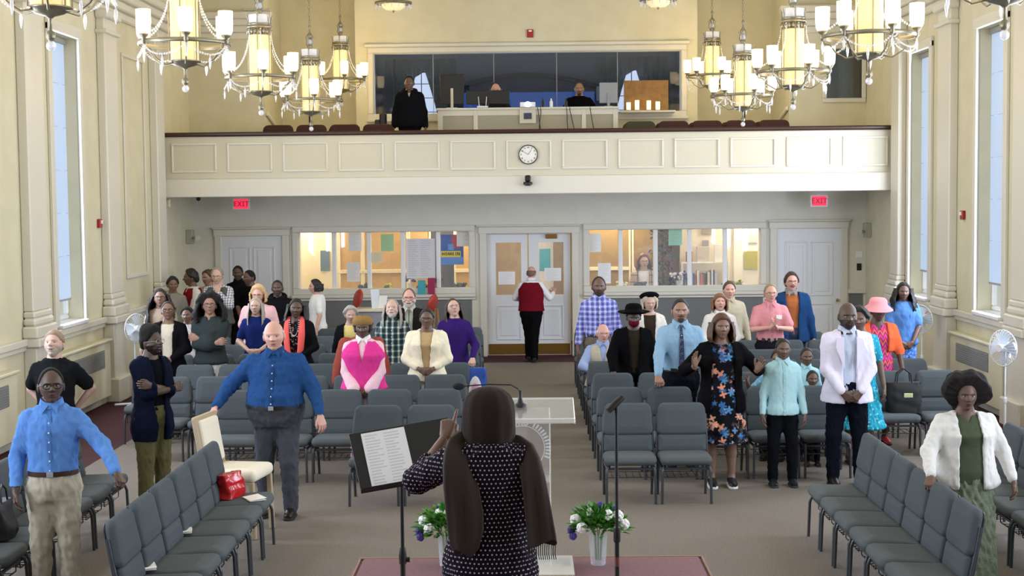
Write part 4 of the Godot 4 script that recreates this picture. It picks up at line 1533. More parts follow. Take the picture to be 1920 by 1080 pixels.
# p: see the list of people; builds one person with body, hair and clothes
func person(p: Dictionary) -> Node3D:
	var hgt: float = p.h
	var k := hgt / 1.75
	var w: float = p.get("w", 1.0)
	var kid: bool = hgt < 1.5
	var z: float = p.z
	var cs := (0.011 if z > -12.0 else 0.0135 if z > -16.0 else 0.0165 if z > -21.0 else 0.019) / k
	var root := thing("person", p.label, "person", Vector3(p.x, p.get("y", 0.0), z), deg_to_rad(p.get("turn", 0.0)))
	root.scale = Vector3.ONE * k
	var sk: Array = SKINS[p.skin]
	var skin: Color = sk[0]
	var fold := FastNoiseLite.new()
	fold.seed = int(absf(p.x) * 100) + int(absf(z) * 10)
	fold.frequency = 17.0
	fold.fractal_octaves = 2
	var seat: bool = p.get("seated", false)
	var dy := -0.42 if seat else 0.0     # torso sinks when seated
	var belly: float = p.get("belly", 0.0)
	var bust: float = p.get("bust", 0.0)
	var hip: float = p.get("hip", 0.0)
	var tab := []
	for r in [[0.62, 0.172, 0.13, 0.0], [0.8, 0.176, 0.132, 0.0], [0.9, 0.17, 0.126, 0.0], [1.0, 0.156, 0.117, 0.0], [1.1, 0.148, 0.112, 0.0], [1.2, 0.155, 0.115, 0.0], [1.29, 0.165, 0.12, 0.0], [1.35, 0.166, 0.113, -0.004], [1.4, 0.147, 0.098, -0.01], [1.44, 0.12, 0.082, -0.014], [1.475, 0.08, 0.068, -0.012], [1.51, 0.055, 0.055, -0.006]]:
		var y: float = r[0]
		var bl := belly * exp(-pow((y - 1.05) / 0.13, 2.0))
		var bu := bust * exp(-pow((y - 1.27) / 0.08, 2.0))
		var hp := hip * exp(-pow((y - 0.88) / 0.14, 2.0))
		var ww := lerpf(w, 1.0, smoothstep(1.3, 1.48, y))
		tab.append([y + dy, r[1] * ww + bl * 0.45 + hp, r[2] * ww + bl * 0.75 + bu * 0.6 + hp * 0.6, r[3] + bl * 0.35 + bu * 0.4])
	var sh_x := 0.158 * lerpf(1.0, w, 0.7)
	var top: Dictionary = p.top
	var hem: float = top.get("hem", 0.9) + dy
	# arms
	var arms := []
	for q in 2:
		var e := -1.0 if q == 0 else 1.0
		var ap := arm_pose(p.arms[q])
		var tg: Vector3 = ap[0]
		var pl: Vector3 = ap[1]
		if not (p.arms[q] is Array):
			tg.x *= e * (lerpf(1.0, w, 0.8) if tg.x > 0.2 else 1.0)
			tg.z += belly * 0.9
			if seat and p.arms[q] != "lap":
				tg.y += dy
		else:
			tg.x = ap[0].x
		pl.x *= e
		var s := Vector3(e * sh_x, 1.378 + dy, -0.012)
		var jj := ik(s, tg, 0.285, 0.255, pl)
		arms.append([s, jj[0], jj[1], ap])
	# ---- body (skin) ----
	var ct := Vector3(0, 1.5 + dy, -0.005)
	var lo := Vector3(-0.62, 0.0, -0.35)
	var hi := Vector3(0.62, 1.64 + dy, 0.42)
	var mnx := 0.0
	var mnz := 0.14
	var mny := 1.3 + dy
	var mxy := 1.6 + dy
	for a in arms:
		for q in 3:
			mnx = maxf(mnx, absf(a[q].x))
			mnz = maxf(mnz, absf(a[q].z))
			mny = minf(mny, a[q].y)
			mxy = maxf(mxy, a[q].y)
	mnx = maxf(mnx, 0.24 * w + belly * 0.5 + 0.02)
	mnz = maxf(mnz, 0.15 * w + belly * 1.2 + bust + 0.02)
	var pad := 0.11
	lo = Vector3(-mnx - pad, minf(mny, 1.15 + dy) - pad, -mnz - pad)
	hi = Vector3(mnx + pad, mxy + pad, mnz + pad)
	var body := MB.new()
	body.col = skin
	var fd := Field.new(lo, hi, cs)
	var inner := []
	for r in tab:
		if r[0] >= 1.09 + dy:
			inner.append([r[0], r[1] * 0.9, r[2] * 0.9, r[3]])
	fd.loft(inner, 0.02)
	var hd := Basis(Vector3.UP, deg_to_rad(p.get("hy", 0.0))) * Basis(Vector3.RIGHT, deg_to_rad(-p.get("hp", 0.0))) * Basis(Vector3.BACK, deg_to_rad(p.get("hr", 0.0)))
	var nk := Vector3(0, 1.49 + dy, 0.004)
	var hs: float = p.get("hs", 1.0) * 1.07 * (1.0 if not kid else 1.0 + (1.5 - hgt) * 0.55)
	var hc := nk + hd * Vector3(0, 0.104, 0.022) * hs
	fd.cone(Vector3(0, 1.43 + dy, -0.012), hc + hd * Vector3(0, -0.06, -0.02) * hs, 0.06 * lerpf(1.0, w, 0.5), 0.056 * lerpf(1.0, w, 0.3), 0.035)
	for a in arms:
		fd.cone(a[0], a[1], 0.04, 0.038, 0.02)
		fd.cone(a[1], a[2], 0.042 * lerpf(1.0, w, 0.4), 0.027, 0.015)
	fd.out(body)
	for q in 2:
		var a: Array = arms[q]
		var ap: Array = a[3]
		var fdv: Vector3 = (a[2] - a[1]).normalized()
		var dirv: Vector3 = ap[4]
		var pv: Vector3 = ap[3]
		if not (p.arms[q] is Array) and q == 0:
			dirv.x = -dirv.x
			pv.x = -pv.x
		if dirv == Vector3():
			dirv = fdv
		add_hand(body, ap[2], a[2] + fdv * 0.012, (dirv * 0.8 + fdv * 0.35), pv, q == 0, 0.98, skin)
	var hx := Transform3D(hd.scaled_local(Vector3.ONE * hs), hc)
	var face: Dictionary = p.get("face", {}).duplicate()
	face.skin = skin
	if not face.has("gape"):
		face.gape = [0.0025, 0.006, 0.0035, 0.0085][int(absf(p.x) * 37.0) % 4]
	face.lip = sk[1]
	add_head(body, hx, face, z > -14.5)
	var bare_legs: bool = p.has("bot") and p.bot.get("kind", "pants") == "skirt" and p.bot.get("hem", 0.3) > 0.2
	if bare_legs:
		var lf := Field.new(Vector3(-0.25, 0.0, -0.2), Vector3(0.25, 0.75, 0.25), cs)
		body.col = skin
		for e in [-1.0, 1.0]:
			lf.cone(Vector3(e * 0.095, 0.72, 0.0), Vector3(e * 0.1, 0.47, 0.01), 0.07, 0.052, 0.01)
			lf.cone(Vector3(e * 0.1, 0.47, 0.01), Vector3(e * 0.1, 0.33, -0.015), 0.05, 0.054, 0.02)
			lf.cone(Vector3(e * 0.1, 0.33, -0.015), Vector3(e * 0.1, 0.09, 0.0), 0.054, 0.034, 0.02)
			lf.cone(Vector3(e * 0.1, 0.09, 0.0), Vector3(e * 0.105, 0.04, 0.07), 0.036, 0.03, 0.02)
		lf.out(body)
	part(root, "body", body, M.skin)
	# ---- hair and head wear ----
	if p.has("hair") and not p.hair.is_empty():
		var hm := mat(rgb(p.hair.c), p.hair.get("rough", 0.6))
		part(root, "hair", hair_mesh(hx, p.hair), hm)
	if p.has("glasses"):
		var gm := MB.new()
		for e in [-1.0, 1.0]:
			var pts := []
			for i in 13:
				var a := TAU * i / 12
				pts.append(hx * Vector3(e * 0.033 + cos(a) * 0.024, 0.001 + sin(a) * 0.018, 0.1))
			gm.tube(pts, 0.0022 * p.get("rim", 1.0), 5)
			gm.tube([hx * Vector3(e * 0.056, 0.006, 0.098), hx * Vector3(e * 0.078, 0.006, 0.06), hx * Vector3(e * 0.083, 0.003, -0.012)], 0.0022, 5)
		gm.tube([hx * Vector3(-0.01, 0.004, 0.102), hx * Vector3(0, 0.007, 0.106), hx * Vector3(0.01, 0.004, 0.102)], 0.002, 5)
		part(root, "glasses", gm, mat(rgb(p.glasses), 0.3, 0.3))
	if p.has("hat"):
		hat(root, hx, p.hat)
	# ---- top ----
	var fit: float = top.get("fit", 0.012)
	var has_in: bool = top.has("inner")
	if has_in:
		var fi := Field.new(Vector3(-0.3 * w, 0.85 + dy, -0.25 - belly), Vector3(0.3 * w, 1.56 + dy, 0.27 * w + belly * 1.2 + bust), cs)
		var ti := []
		for r in tab:
			if r[0] >= 0.88 + dy and r[0] <= top.get("inner_top", 1.46) + dy:
				ti.append([r[0], r[1] + 0.002, r[2] + 0.002, r[3]])
		fi.loft(ti, 0.01)
		if top.get("inner_v", 0.0) > 0.0:
			fi.slit(1.47 + dy - top.inner_v, 1.56 + dy, 0.0, 0.09)
		var mi := MB.new()
		fi.out(mi, 0.004, fold)
		part(root, top.get("inner_name", "shirt"), mi, cloth(top.inner))
	var slv: String = top.get("sleeve", "long")
	var tf := Field.new(Vector3(lo.x - 0.03, hem - 0.05, lo.z - 0.03), Vector3(hi.x + 0.03, maxf(hi.y, 1.56 + dy), hi.z + 0.03), cs)
	var tt := []
	var tuck: bool = hem - dy > 0.93 and p.has("bot") and p.bot.get("kind", "pants") == "pants"
	var ntop: float = top.get("neck", 1.47) + dy
	var prev: Array = []
	for r in tab:
		if r[0] < hem:
			prev = r
			continue
		if tt.is_empty() and not prev.is_empty():
			var u: float = (hem - prev[0]) / (r[0] - prev[0])
			var fx: float = -0.004 if tuck else fit + top.get("flare", 0.0)
			tt.append([hem, lerpf(prev[1], r[1], u) + fx, lerpf(prev[2], r[2], u) + fx, lerpf(prev[3], r[3], u)])
		if r[0] <= ntop + 0.02:
			var ex: float = 0.022 * smoothstep(0.98, 0.86, r[0] - dy) if hem - dy < 0.925 else 0.0
			tt.append([minf(r[0], ntop), r[1] + fit + ex, r[2] + fit + ex, r[3]])
	tf.loft(tt, 0.02)
	var sr: float = top.get("slv_r", 1.0)
	for a in arms:
		if slv == "none":
			tf.cone(a[0], a[0].lerp(a[1], 0.12), 0.058, 0.054, 0.03)
		elif slv == "short":
			tf.cone(a[0], a[0].lerp(a[1], 0.72), 0.06 * sr * lerpf(1.0, w, 0.6), 0.06 * sr * lerpf(1.0, w, 0.5), 0.035)
		else:
			var bk := lerpf(1.0, w, 0.6)
			tf.cone(a[0], a[1], 0.06 * sr * bk, 0.05 * sr * bk, 0.05)
			var en: Vector3 = a[1].lerp(a[2], top.get("cuff", 0.97))
			tf.cone(a[1], en, 0.05 * sr * bk, (0.037 if not top.has("bell") else top.bell) * sr, 0.02)
	if top.has("open"):
		tf.slit(hem - 0.1, top.get("open_top", 1.5) + dy, top.open, top.get("open_w", top.open))
	elif top.get("vneck", 0.0) > 0.0:
		tf.slit(1.47 + dy - top.vneck, 1.6 + dy, 0.0, top.get("v_w", 0.085))
	var tm := MB.new()
	tf.out(tm, top.get("folds", 0.012) * 0.6, fold)
	part(root, top.get("name", "shirt"), tm, cloth(top.c))
	var zf := func(y: float) -> float:
		for i in tt.size() - 1:
			if y <= tt[i + 1][0]:
				var u: float = clampf((y - tt[i][0]) / (tt[i + 1][0] - tt[i][0]), 0.0, 1.0)
				return lerpf(tt[i][2] + tt[i][3], tt[i + 1][2] + tt[i + 1][3], u)
		return 0.07
	if top.get("collar", false):
		var cm := MB.new()
		var rows := []
		for j in 3:
			var row := PackedVector3Array()
			for i in 20:
				var a := TAU * i / 20
				var r: float = [0.066, 0.078, 0.09][j] * (0.95 + 0.12 * lerpf(0.0, w - 1.0, 1.0))
				var fr := maxf(cos(a), 0.0)
				row.append(Vector3(sin(a) * r, [1.5, 1.525, 1.482][j] + dy - 0.03 * fr * fr, cos(a) * r * 0.92 - 0.004 + 0.012 * fr))
			rows.append(row)
		cm.grid(rows)
		for e in [-1.0, 1.0]:
			var zc := 0.088
			cm.tri(Vector3(e * 0.008, 1.478 + dy, 0.085), Vector3(e * 0.062, 1.5 + dy, 0.06), Vector3(e * 0.052, 1.42 + dy, zf.call(1.42 + dy) + 0.012), Vector3(0, 0, 1))
			cm.tri(Vector3(e * 0.008, 1.478 + dy, 0.08), Vector3(e * 0.062, 1.5 + dy, 0.055), Vector3(e * 0.052, 1.42 + dy, zf.call(1.42 + dy) + 0.004), Vector3(0, 0, -1))
		part(root, "collar", cm, cloth(top.get("collar_c", top.c if not has_in or top.get("collar_outer", false) else top.inner)))
	if top.has("placket"):
		var pm := MB.new()
		var y := hem + 0.01
		while y < 1.43 + dy:
			var y2 := minf(y + 0.04, 1.44 + dy)
			pm.quadn(Vector3(-0.014, y, zf.call(y) + 0.003), Vector3(0.014, y, zf.call(y) + 0.003), Vector3(0.014, y2, zf.call(y2) + 0.003), Vector3(-0.014, y2, zf.call(y2) + 0.003), Vector3(0, 0, 1))
			y = y2
			if y2 >= 1.43 + dy:
				break
		var pk := part(root, "placket", pm, cloth(top.placket))
		for i in 6:
			var yb := hem + 0.06 + i * (1.4 + dy - hem) / 6.5
			var bm := MB.new()
			bm.ball(Vector3(0, yb, zf.call(yb) + 0.005), Vector3(0.006, 0.006, 0.003), 7, 4)
			part(pk, "button", bm, M.paper)
	if top.has("tie"):
		var pm := MB.new()
		var seq := [[1.465, 0.018], [1.43, 0.013], [1.3, 0.02], [1.15, 0.026], [1.02, 0.03], [0.98, 0.006]]
		for i in seq.size() - 1:
			var y: float = seq[i][0] + dy
			var y2: float = seq[i + 1][0] + dy
			pm.quadn(Vector3(-seq[i][1], y, zf.call(y) + 0.014), Vector3(seq[i][1], y, zf.call(y) + 0.014), Vector3(seq[i + 1][1], y2, zf.call(y2) + 0.014), Vector3(-seq[i + 1][1], y2, zf.call(y2) + 0.014), Vector3(0, 0, 1))
			pm.quadn(Vector3(-seq[i][1], y, zf.call(y) + 0.008), Vector3(seq[i][1], y, zf.call(y) + 0.008), Vector3(seq[i + 1][1], y2, zf.call(y2) + 0.008), Vector3(-seq[i + 1][1], y2, zf.call(y2) + 0.008), Vector3(0, 0, -1))
		part(root, "necktie", pm, cloth(top.tie))
	if top.has("vest"):
		var vf := Field.new(Vector3(-0.3 * w, hem - 0.05, -0.24 - belly), Vector3(0.3 * w, 1.56 + dy, 0.3 * w + belly * 1.3 + bust), cs)
		var tv := []
		for r in tt:
			if r[0] <= 1.465 + dy:
				tv.append([r[0], r[1] + (0.045 if r[0] < 1.33 + dy else 0.03 if r[0] < 1.42 + dy else 0.012), r[2] + 0.022, r[3]])
		vf.loft(tv, 0.02)
		vf.slit(top.get("vest_v0", 1.2) + dy, 1.6 + dy, 0.0, top.get("vest_w", 0.1))
		var vm := MB.new()
		vf.out(vm, 0.008, fold)
		part(root, "vest", vm, cloth(top.vest))
	# ---- legs ----
	if p.has("bot"):
		legs(root, p, tab, cs, fold, dy, seat, belly)
	return root

func legs(root: Node3D, p: Dictionary, tab: Array, cs: float, fold: FastNoiseLite, dy: float, seat: bool, belly: float) -> void:
	var b: Dictionary = p.bot
	var w: float = p.get("w", 1.0)
	var lw: float = b.get("lw", lerpf(1.0, w, 0.7))
	if b.get("kind", "pants") == "skirt":
		var y0: float = b.get("hem", 0.3)
		var top_y := 1.05
		var sf := Field.new(Vector3(-0.45, y0 - 0.05, -0.42), Vector3(0.45, 1.12, 0.42), cs)
		var st := []
		for i in 7:
			var u := i / 6.0
			var y := lerpf(y0, top_y, u)
			var a := lerpf(b.get("wide", 0.25), 0.165 * w + belly * 0.4, pow(u, 0.7))
			st.append([y, a, a * lerpf(0.85, 0.78, u), belly * 0.2])
		sf.loft(st, 0.01)
		var sm := MB.new()
		sf.out(sm, 0.022, fold)
		part(root, b.get("name", "skirt"), sm, cloth(b.c))
	else:
		var step: float = b.get("step", 0.0)
		var lf := Field.new(Vector3(-0.34, 0.02, -0.32 - step), Vector3(0.34, 1.08 + (dy if seat else 0.0), 0.62 if seat else 0.36 + step), cs)
		var pt := []
		var tk: float = 0.014 if p.top.get("hem", 0.9) > 0.93 else 0.004
		for r in tab:
			if r[0] >= 0.89 + dy and r[0] <= 1.05 + dy:
				pt.append([r[0], r[1] + tk, r[2] + tk, r[3] * (0.95 if tk > 0.01 else 0.6)])
		pt.insert(0, [0.82 + dy, pt[0][1] * 0.8, pt[0][2] * 0.82, pt[0][3] * 0.4])
		lf.loft(pt, 0.04)
		for e in [-1.0, 1.0]:
			var sp: float = b.get("spread", 0.1)
			if seat:
				lf.cone(Vector3(e * 0.09, 0.88 + dy, 0.0), Vector3(e * 0.12, 0.5, 0.42), 0.1 * lw, 0.072 * lw, 0.03)
				lf.cone(Vector3(e * 0.12, 0.5, 0.42), Vector3(e * 0.12, 0.09, 0.4), 0.072 * lw, 0.055 * lw, 0.02)
			else:
				var kz: float = 0.015 + step * 0.7 * e
				var fz: float = step * e * (0.6 if e > 0 else 1.2)
				lf.cone(Vector3(e * 0.078 * lw, 0.87, 0.0), Vector3(e * (sp * 0.95), 0.49, kz), 0.106 * lw, 0.07 * lw, 0.05)
				lf.cone(Vector3(e * (sp * 0.95), 0.49, kz), Vector3(e * sp, 0.08, fz), 0.07 * lw, 0.056 * lw, 0.02)
		var lm := MB.new()
		lf.out(lm, 0.014, fold)
		part(root, "trousers", lm, cloth(b.c))
		if b.has("belt"):
			var bm := MB.new()
			var rows := []
			for j in 2:
				var row := PackedVector3Array()
				var ra: Array = tab[3]
				for i in 28:
					var a := TAU * i / 28
					row.append(Vector3(sin(a) * (ra[1] + 0.02), 0.985 + j * 0.035 + dy, cos(a) * (ra[2] + 0.02) + ra[3] * 0.95))
				rows.append(row)
			bm.grid(rows)
			var bl := part(root, "belt", bm, mat(rgb(b.belt), 0.4))
			var bk := MB.new()
			bk.box(Vector3(0, 1.002 + dy, tab[3][2] + 0.024 + tab[3][3] * 0.95), Vector3(0.045, 0.036, 0.008), 0.003)
			part(bl, "buckle", bk, M.grey_metal)
	if p.has("shoes"):
		for e in [-1.0, 1.0]:
			var step: float = b.get("step", 0.0)
			var fz: float = step * e * (0.6 if e > 0 else 1.2) + (0.4 if seat else 0.0)
			var rows := []
			for q in [[-0.075, 0.028, 0.06], [-0.06, 0.038, 0.085], [-0.01, 0.04, 0.1], [0.05, 0.043, 0.082], [0.11, 0.046, 0.062], [0.16, 0.04, 0.05], [0.185, 0.022, 0.038]]:
				var row := PackedVector3Array()
				for i in 12:
					var a := TAU * i / 12
					row.append(Vector3(e * b.get("spread", 0.1) + cos(a) * q[1], maxf(0.012 + q[2] * (0.5 + 0.5 * sin(a)), 0.012), fz + q[0]))
				rows.append(row)
			var sm := MB.new()
			sm.grid(rows, true, true, true)
			var so := part(root, "shoe", sm, mat(rgb(p.shoes), 0.4))
			var sole := MB.new()
			cushion(sole, Transform3D(Basis(), Vector3(e * b.get("spread", 0.1), 0.0, fz + 0.055)), 0.095, 0.275, 0.0, 0.022, 0.045, 0.004)
			part(so, "sole", sole, mat(rgb(p.get("sole", "1a1a1a")), 0.6))

func hat(root: Node3D, hx: Transform3D, h: Dictionary) -> void:
	var m := MB.new()
	var tl := hx * Transform3D(Basis(Vector3.RIGHT, deg_to_rad(h.get("tilt", -8.0))), Vector3(0, 0.06, -0.008))
	match str(h.kind):
		"brim":
			var r: float = h.get("r", 0.16)
			m.lathe([Vector2(0.09, 0.0), Vector2(r * 0.8, -0.008), Vector2(r, 0.006), Vector2(r, 0.014), Vector2(r * 0.8, 0.0), Vector2(0.1, 0.012), Vector2(0.098, 0.06), Vector2(0.085, 0.09), Vector2(0.05, 0.105), Vector2(0.004, 0.1)], 26, tl)
		"bucket":
			m.lathe([Vector2(0.1, 0.0), Vector2(0.165, -0.045), Vector2(0.17, -0.04), Vector2(0.105, 0.015), Vector2(0.1, 0.06), Vector2(0.08, 0.085), Vector2(0.004, 0.09)], 26, tl)
		"beret":
			m.lathe([Vector2(0.09, 0.0), Vector2(0.12, 0.02), Vector2(0.135, 0.045), Vector2(0.11, 0.07), Vector2(0.05, 0.085), Vector2(0.004, 0.085)], 22, tl)
		"fur":
			m.lathe([Vector2(0.085, -0.035), Vector2(0.104, -0.025), Vector2(0.11, 0.01), Vector2(0.1, 0.04), Vector2(0.07, 0.062), Vector2(0.004, 0.07)], 30, tl)
			for i in m.v.size():
				m.v[i] += m.n[i] * 0.012 * fuzz.get_noise_3d(m.v[i].x * 800.0, m.v[i].y * 800.0, m.v[i].z * 800.0)
	var o := part(root, "hat", m, cloth(h.c))
	if h.has("band"):
		var bm := MB.new()
		bm.lathe([Vector2(0.1, 0.013), Vector2(0.103, 0.015), Vector2(0.102, 0.04), Vector2(0.098, 0.042)], 26, tl, false)
		part(o, "hat_band", bm, cloth(h.band))

const BLK := "0d0b0a"
func people() -> void:
	fuzz = FastNoiseLite.new()
	fuzz.seed = 7
	fuzz.frequency = 0.03
	fuzz.fractal_octaves = 2
	var short_black := {"c": BLK, "t": 0.008, "rough": 0.9, "curl": 0.3, "fq": 120.0}
	var dark_brow := {"brow": Color(0.012, 0.01, 0.009)}
	var grey_brow := {"brow": Color(0.25, 0.2, 0.17), "brow_w": 0.5}
	var P := []
	# --- left side ---
	P.append({"label": "man in bright blue shirt and khaki trousers, hand on nearest left chair", "x": -3.42, "z": -10.2, "h": 1.79, "w": 1.02, "skin": "d1", "hy": 14, "hp": 6, "turn": 8,
		"hair": {"c": BLK, "t": 0.007, "rec": 0.014, "rough": 0.95, "curl": 0.3}, "glasses": "0e0e10", "rim": 1.7, "face": {"nose": 1.15},
		"top": {"c": "#5c88c8", "collar": true, "placket": "#4c76b4", "hem": 0.97, "folds": 0.02, "fit": 0.016, "slv_r": 1.08}, "bot": {"c": "#b3ab98", "belt": "3a1f14"}, "shoes": "1d1613",
		"arms": [[Vector3(-0.24, 0.9, 0.1), Vector3(0.5, 0, -1), "relaxed", Vector3(1, 0, 0), Vector3(0.05, -1, 0.1)], [Vector3(0.46, 1.03, 0.24), Vector3(0.5, -0.2, -0.9), "grip", Vector3(-0.3, -0.7, 0.1), Vector3(0.5, -0.65, 0.3)]]})
	P.append({"label": "man in black T-shirt looking up, hands behind back, near left wall", "x": -4.42, "z": -13.3, "h": 1.78, "skin": "w1", "hp": 16, "hair": {"c": "8a7660", "t": 0.011, "fringe": 0.015}, "face": {"beard": 0.004, "beard_c": Color(0.42, 0.36, 0.31), "brow": Color(0.2, 0.15, 0.11), "brow_w": 0.5},
		"top": {"c": "#17191b", "sleeve": "short", "hem": 0.86, "fit": 0.02, "neck": 1.475, "slv_r": 1.12}, "bot": {"c": "#1c1d22"}, "shoes": "1a1a1a", "arms": ["back", "back"]})
	P.append({"label": "bearded man in long navy cardigan and khaki trousers, seen in profile", "x": -3.64, "z": -13.75, "h": 1.75, "w": 0.98, "skin": "d1", "turn": 52, "hy": 14, "hp": 6, "hair": {"c": BLK, "t": 0.02, "top": 0.03, "rough": 0.95, "curl": 0.3}, "glasses": "8f9296", "face": {"beard": 0.012, "beard_c": Color(0.008, 0.007, 0.007), "nose": 1.1},
		"top": {"c": "#101527", "name": "cardigan", "inner": "#0e0f14", "inner_name": "t_shirt", "open": 0.05, "open_w": 0.07, "hem": 0.66, "fit": 0.03, "slv_r": 1.1, "folds": 0.016}, "bot": {"c": "#5d5a3c", "lw": 1.15}, "shoes": "cfcac0", "sole": "e6e2da", "arms": ["crossed", "crossed_b"]})
	P.append({"label": "tall bald man in dark blue shirt and grey trousers gripping cream chair", "x": -2.36, "z": -13.3, "h": 1.84, "w": 1.3, "belly": 0.1, "skin": "w2", "hy": 4, "hp": 2, "hr": 2, "hs": 1.06, "hair": {"c": "b9aea2", "t": 0.008, "ring": true}, "face": {"brow": Color(0.35, 0.25, 0.2), "brow_w": 0.4, "nose": 1.15, "gape": 0.0025},
		"top": {"c": "#284a7c", "collar": true, "placket": "#22406e", "hem": 0.98, "folds": 0.024, "fit": 0.016, "slv_r": 1.12}, "bot": {"c": "#4b4d55", "belt": "141210", "lw": 1.12, "spread": 0.12, "step": 0.05}, "shoes": "16130f",
		"arms": [[Vector3(-0.49, 1.02, 0.2), Vector3(0.4, 0.1, -1), "grip", Vector3(0.2, -0.8, 0.2), Vector3(-0.3, -0.6, 0.5)], [Vector3(0.41, 0.93, 0.16), Vector3(0.6, 0.1, -1), "relaxed", Vector3(-0.6, 0, -0.6), Vector3(0.3, -1, 0.2)]]})
	P.append({"label": "woman with long wavy black hair and beige top near left wall", "x": -5.14, "z": -20.0, "h": 1.74, "skin": "d3", "hy": 12, "hp": 12, "glasses": "151515", "hair": {"c": "14100e", "t": 0.022, "len": 0.42, "flare": 0.07, "thick": 0.05, "wavy": 0.012}, "top": {"c": "#a08d7c", "hem": 0.86}, "bot": {"c": "#3a3a3e"}, "shoes": "1b1b1b", "arms": ["down", "down"]})
	P.append({"label": "woman in glasses and black jacket over white top, hair tied back", "x": -4.58, "z": -18.20, "h": 1.70, "w": 1.05, "skin": "d3", "hy": 10, "hp": 10, "glasses": "2a2422", "hair": {"c": "1b1411", "t": 0.007}, "top": {"c": "#121216", "name": "jacket", "inner": "#cfc6b4", "inner_name": "blouse", "open": 0.04, "open_w": 0.09, "hem": 0.72, "fit": 0.03, "slv_r": 1.15}, "bot": {"c": "#17181c"}, "shoes": "1b1b1b", "arms": ["clasp", "clasp"]})
	P.append({"label": "girl with dark hair and pale print dress between taller women", "x": -4.62, "z": -19.40, "h": 1.53, "skin": "d2", "hp": 4, "hair": {"c": BLK, "t": 0.02, "curl": 0.4, "rough": 0.9}, "top": {"c": "girl", "name": "dress_top", "hem": 0.95}, "bot": {"kind": "skirt", "c": "girl", "hem": 0.5}, "arms": ["down", "down"]})
	P.append({"label": "woman with big curly hair in dark green blouse, arms crossed", "x": -4.05, "z": -18.20, "h": 1.77, "w": 1.06, "bust": 0.03, "skin": "m1", "hy": 12, "hp": 10, "glasses": "191416", "hair": {"c": "120d0c", "t": 0.045, "side": 0.03, "curl": 0.5, "fq": 45.0, "len": 0.25, "flare": 0.05, "thick": 0.06, "wavy": 0.014, "rough": 0.9}, "top": {"c": "#32393a", "name": "blouse", "hem": 0.87, "fit": 0.025, "vneck": 0.08, "v_w": 0.05, "slv_r": 1.2, "cuff": 0.6, "bell": 0.09}, "bot": {"c": "#d8d6d2"}, "shoes": "22201f", "arms": ["crossed", "crossed_b"]})
	P.append({"label": "woman with short dark hair at the far left wall, partly hidden", "x": -5.78, "z": -23.3, "h": 1.74, "skin": "d3", "hy": 20, "hair": {"c": "16110f", "t": 0.022, "curl": 0.4}, "top": {"c": "#8d8a80", "hem": 0.88}, "bot": {"c": "#3c3a3a"}, "shoes": "1b1b1b", "arms": ["down", "down"]})
	P.append({"label": "person in red vest and white sleeves turned away near left corner", "x": -5.62, "z": -24.0, "h": 1.82, "skin": "d2", "turn": -60, "hy": -10, "hair": {"c": "1d110d", "t": 0.03, "curl": 0.4}, "top": {"c": "#d9d7d3", "hem": 0.9, "vest": "#7a1c24", "vest_v0": 1.3}, "bot": {"c": "#77756d"}, "shoes": "1b1b1b", "arms": ["front_low", "front_low"]})
	P.append({"label": "person with brown hair in a bun behind the man in plaid", "x": -5.45, "z": -24.5, "h": 1.79, "skin": "m1", "turn": -20, "hy": -14, "hair": {"c": "4a3426", "t": 0.02, "curl": 0.4, "bun": true}, "top": {"c": "#b3a795", "hem": 0.9}, "bot": {"c": "#3a3a3e"}, "shoes": "1b1b1b", "arms": ["down", "down"]})
	P.append({"label": "grey-haired man in glasses, plaid sleeves and grey vest, hand on chin", "x": -5.02, "z": -23.2, "h": 1.9, "w": 1.02, "skin": "w1", "hp": -4, "glasses": "6a5a50", "hair": {"c": "8d8478", "t": 0.014, "rec": 0.012}, "face": grey_brow, "top": {"c": "plaid_grey", "hem": 0.88, "vest": "#55544f", "vest_v0": 1.15, "vest_w": 0.09, "slv_r": 1.1}, "bot": {"c": "#4a4845"}, "shoes": "1b1b1b", "arms": ["crossed_b", "chin"]})
	P.append({"label": "slim man in black jacket before the left door", "x": -5.05, "z": -25.0, "h": 1.84, "skin": "d1", "hair": short_black, "top": {"c": "#121214", "name": "jacket", "hem": 0.85, "collar": true}, "bot": {"c": "#1a1a1e"}, "shoes": "1b1b1b", "arms": ["down", "down"]})
	P.append({"label": "man in black T-shirt glancing sideways before the left door", "x": -4.72, "z": -24.4, "h": 1.79, "w": 1.12, "skin": "d2", "hy": -30, "turn": -15, "hair": short_black, "top": {"c": "#0f0f11", "sleeve": "short", "hem": 0.88}, "bot": {"c": "#202024"}, "shoes": "1b1b1b", "arms": ["front_low", "front_low"]})
	P.append({"label": "man with shaved head in black hooded top, back row left", "x": -3.82, "z": -21.85, "h": 1.76, "w": 1.1, "skin": "d1", "hy": 6, "hair": {"c": BLK, "t": 0.004}, "top": {"c": "#131316", "name": "hooded_top", "hem": 0.86, "fit": 0.03, "slv_r": 1.15}, "hood": "#151518", "bot": {"c": "#1e1f24"}, "shoes": "1b1b1b", "arms": ["down", "down"]})
	P.append({"label": "dark-haired woman in white T-shirt walking sideways below the left window", "x": -3.52, "z": -23.9, "h": 1.64, "skin": "w2", "turn": -75, "hair": {"c": "231a15", "t": 0.02, "len": 0.12, "flare": 0.0, "thick": 0.03}, "top": {"c": "#e6e6e4", "sleeve": "short", "hem": 0.82, "fit": 0.03}, "bot": {"c": "#8a8276"}, "shoes": "d8d4cc", "arms": ["down", "down"]})
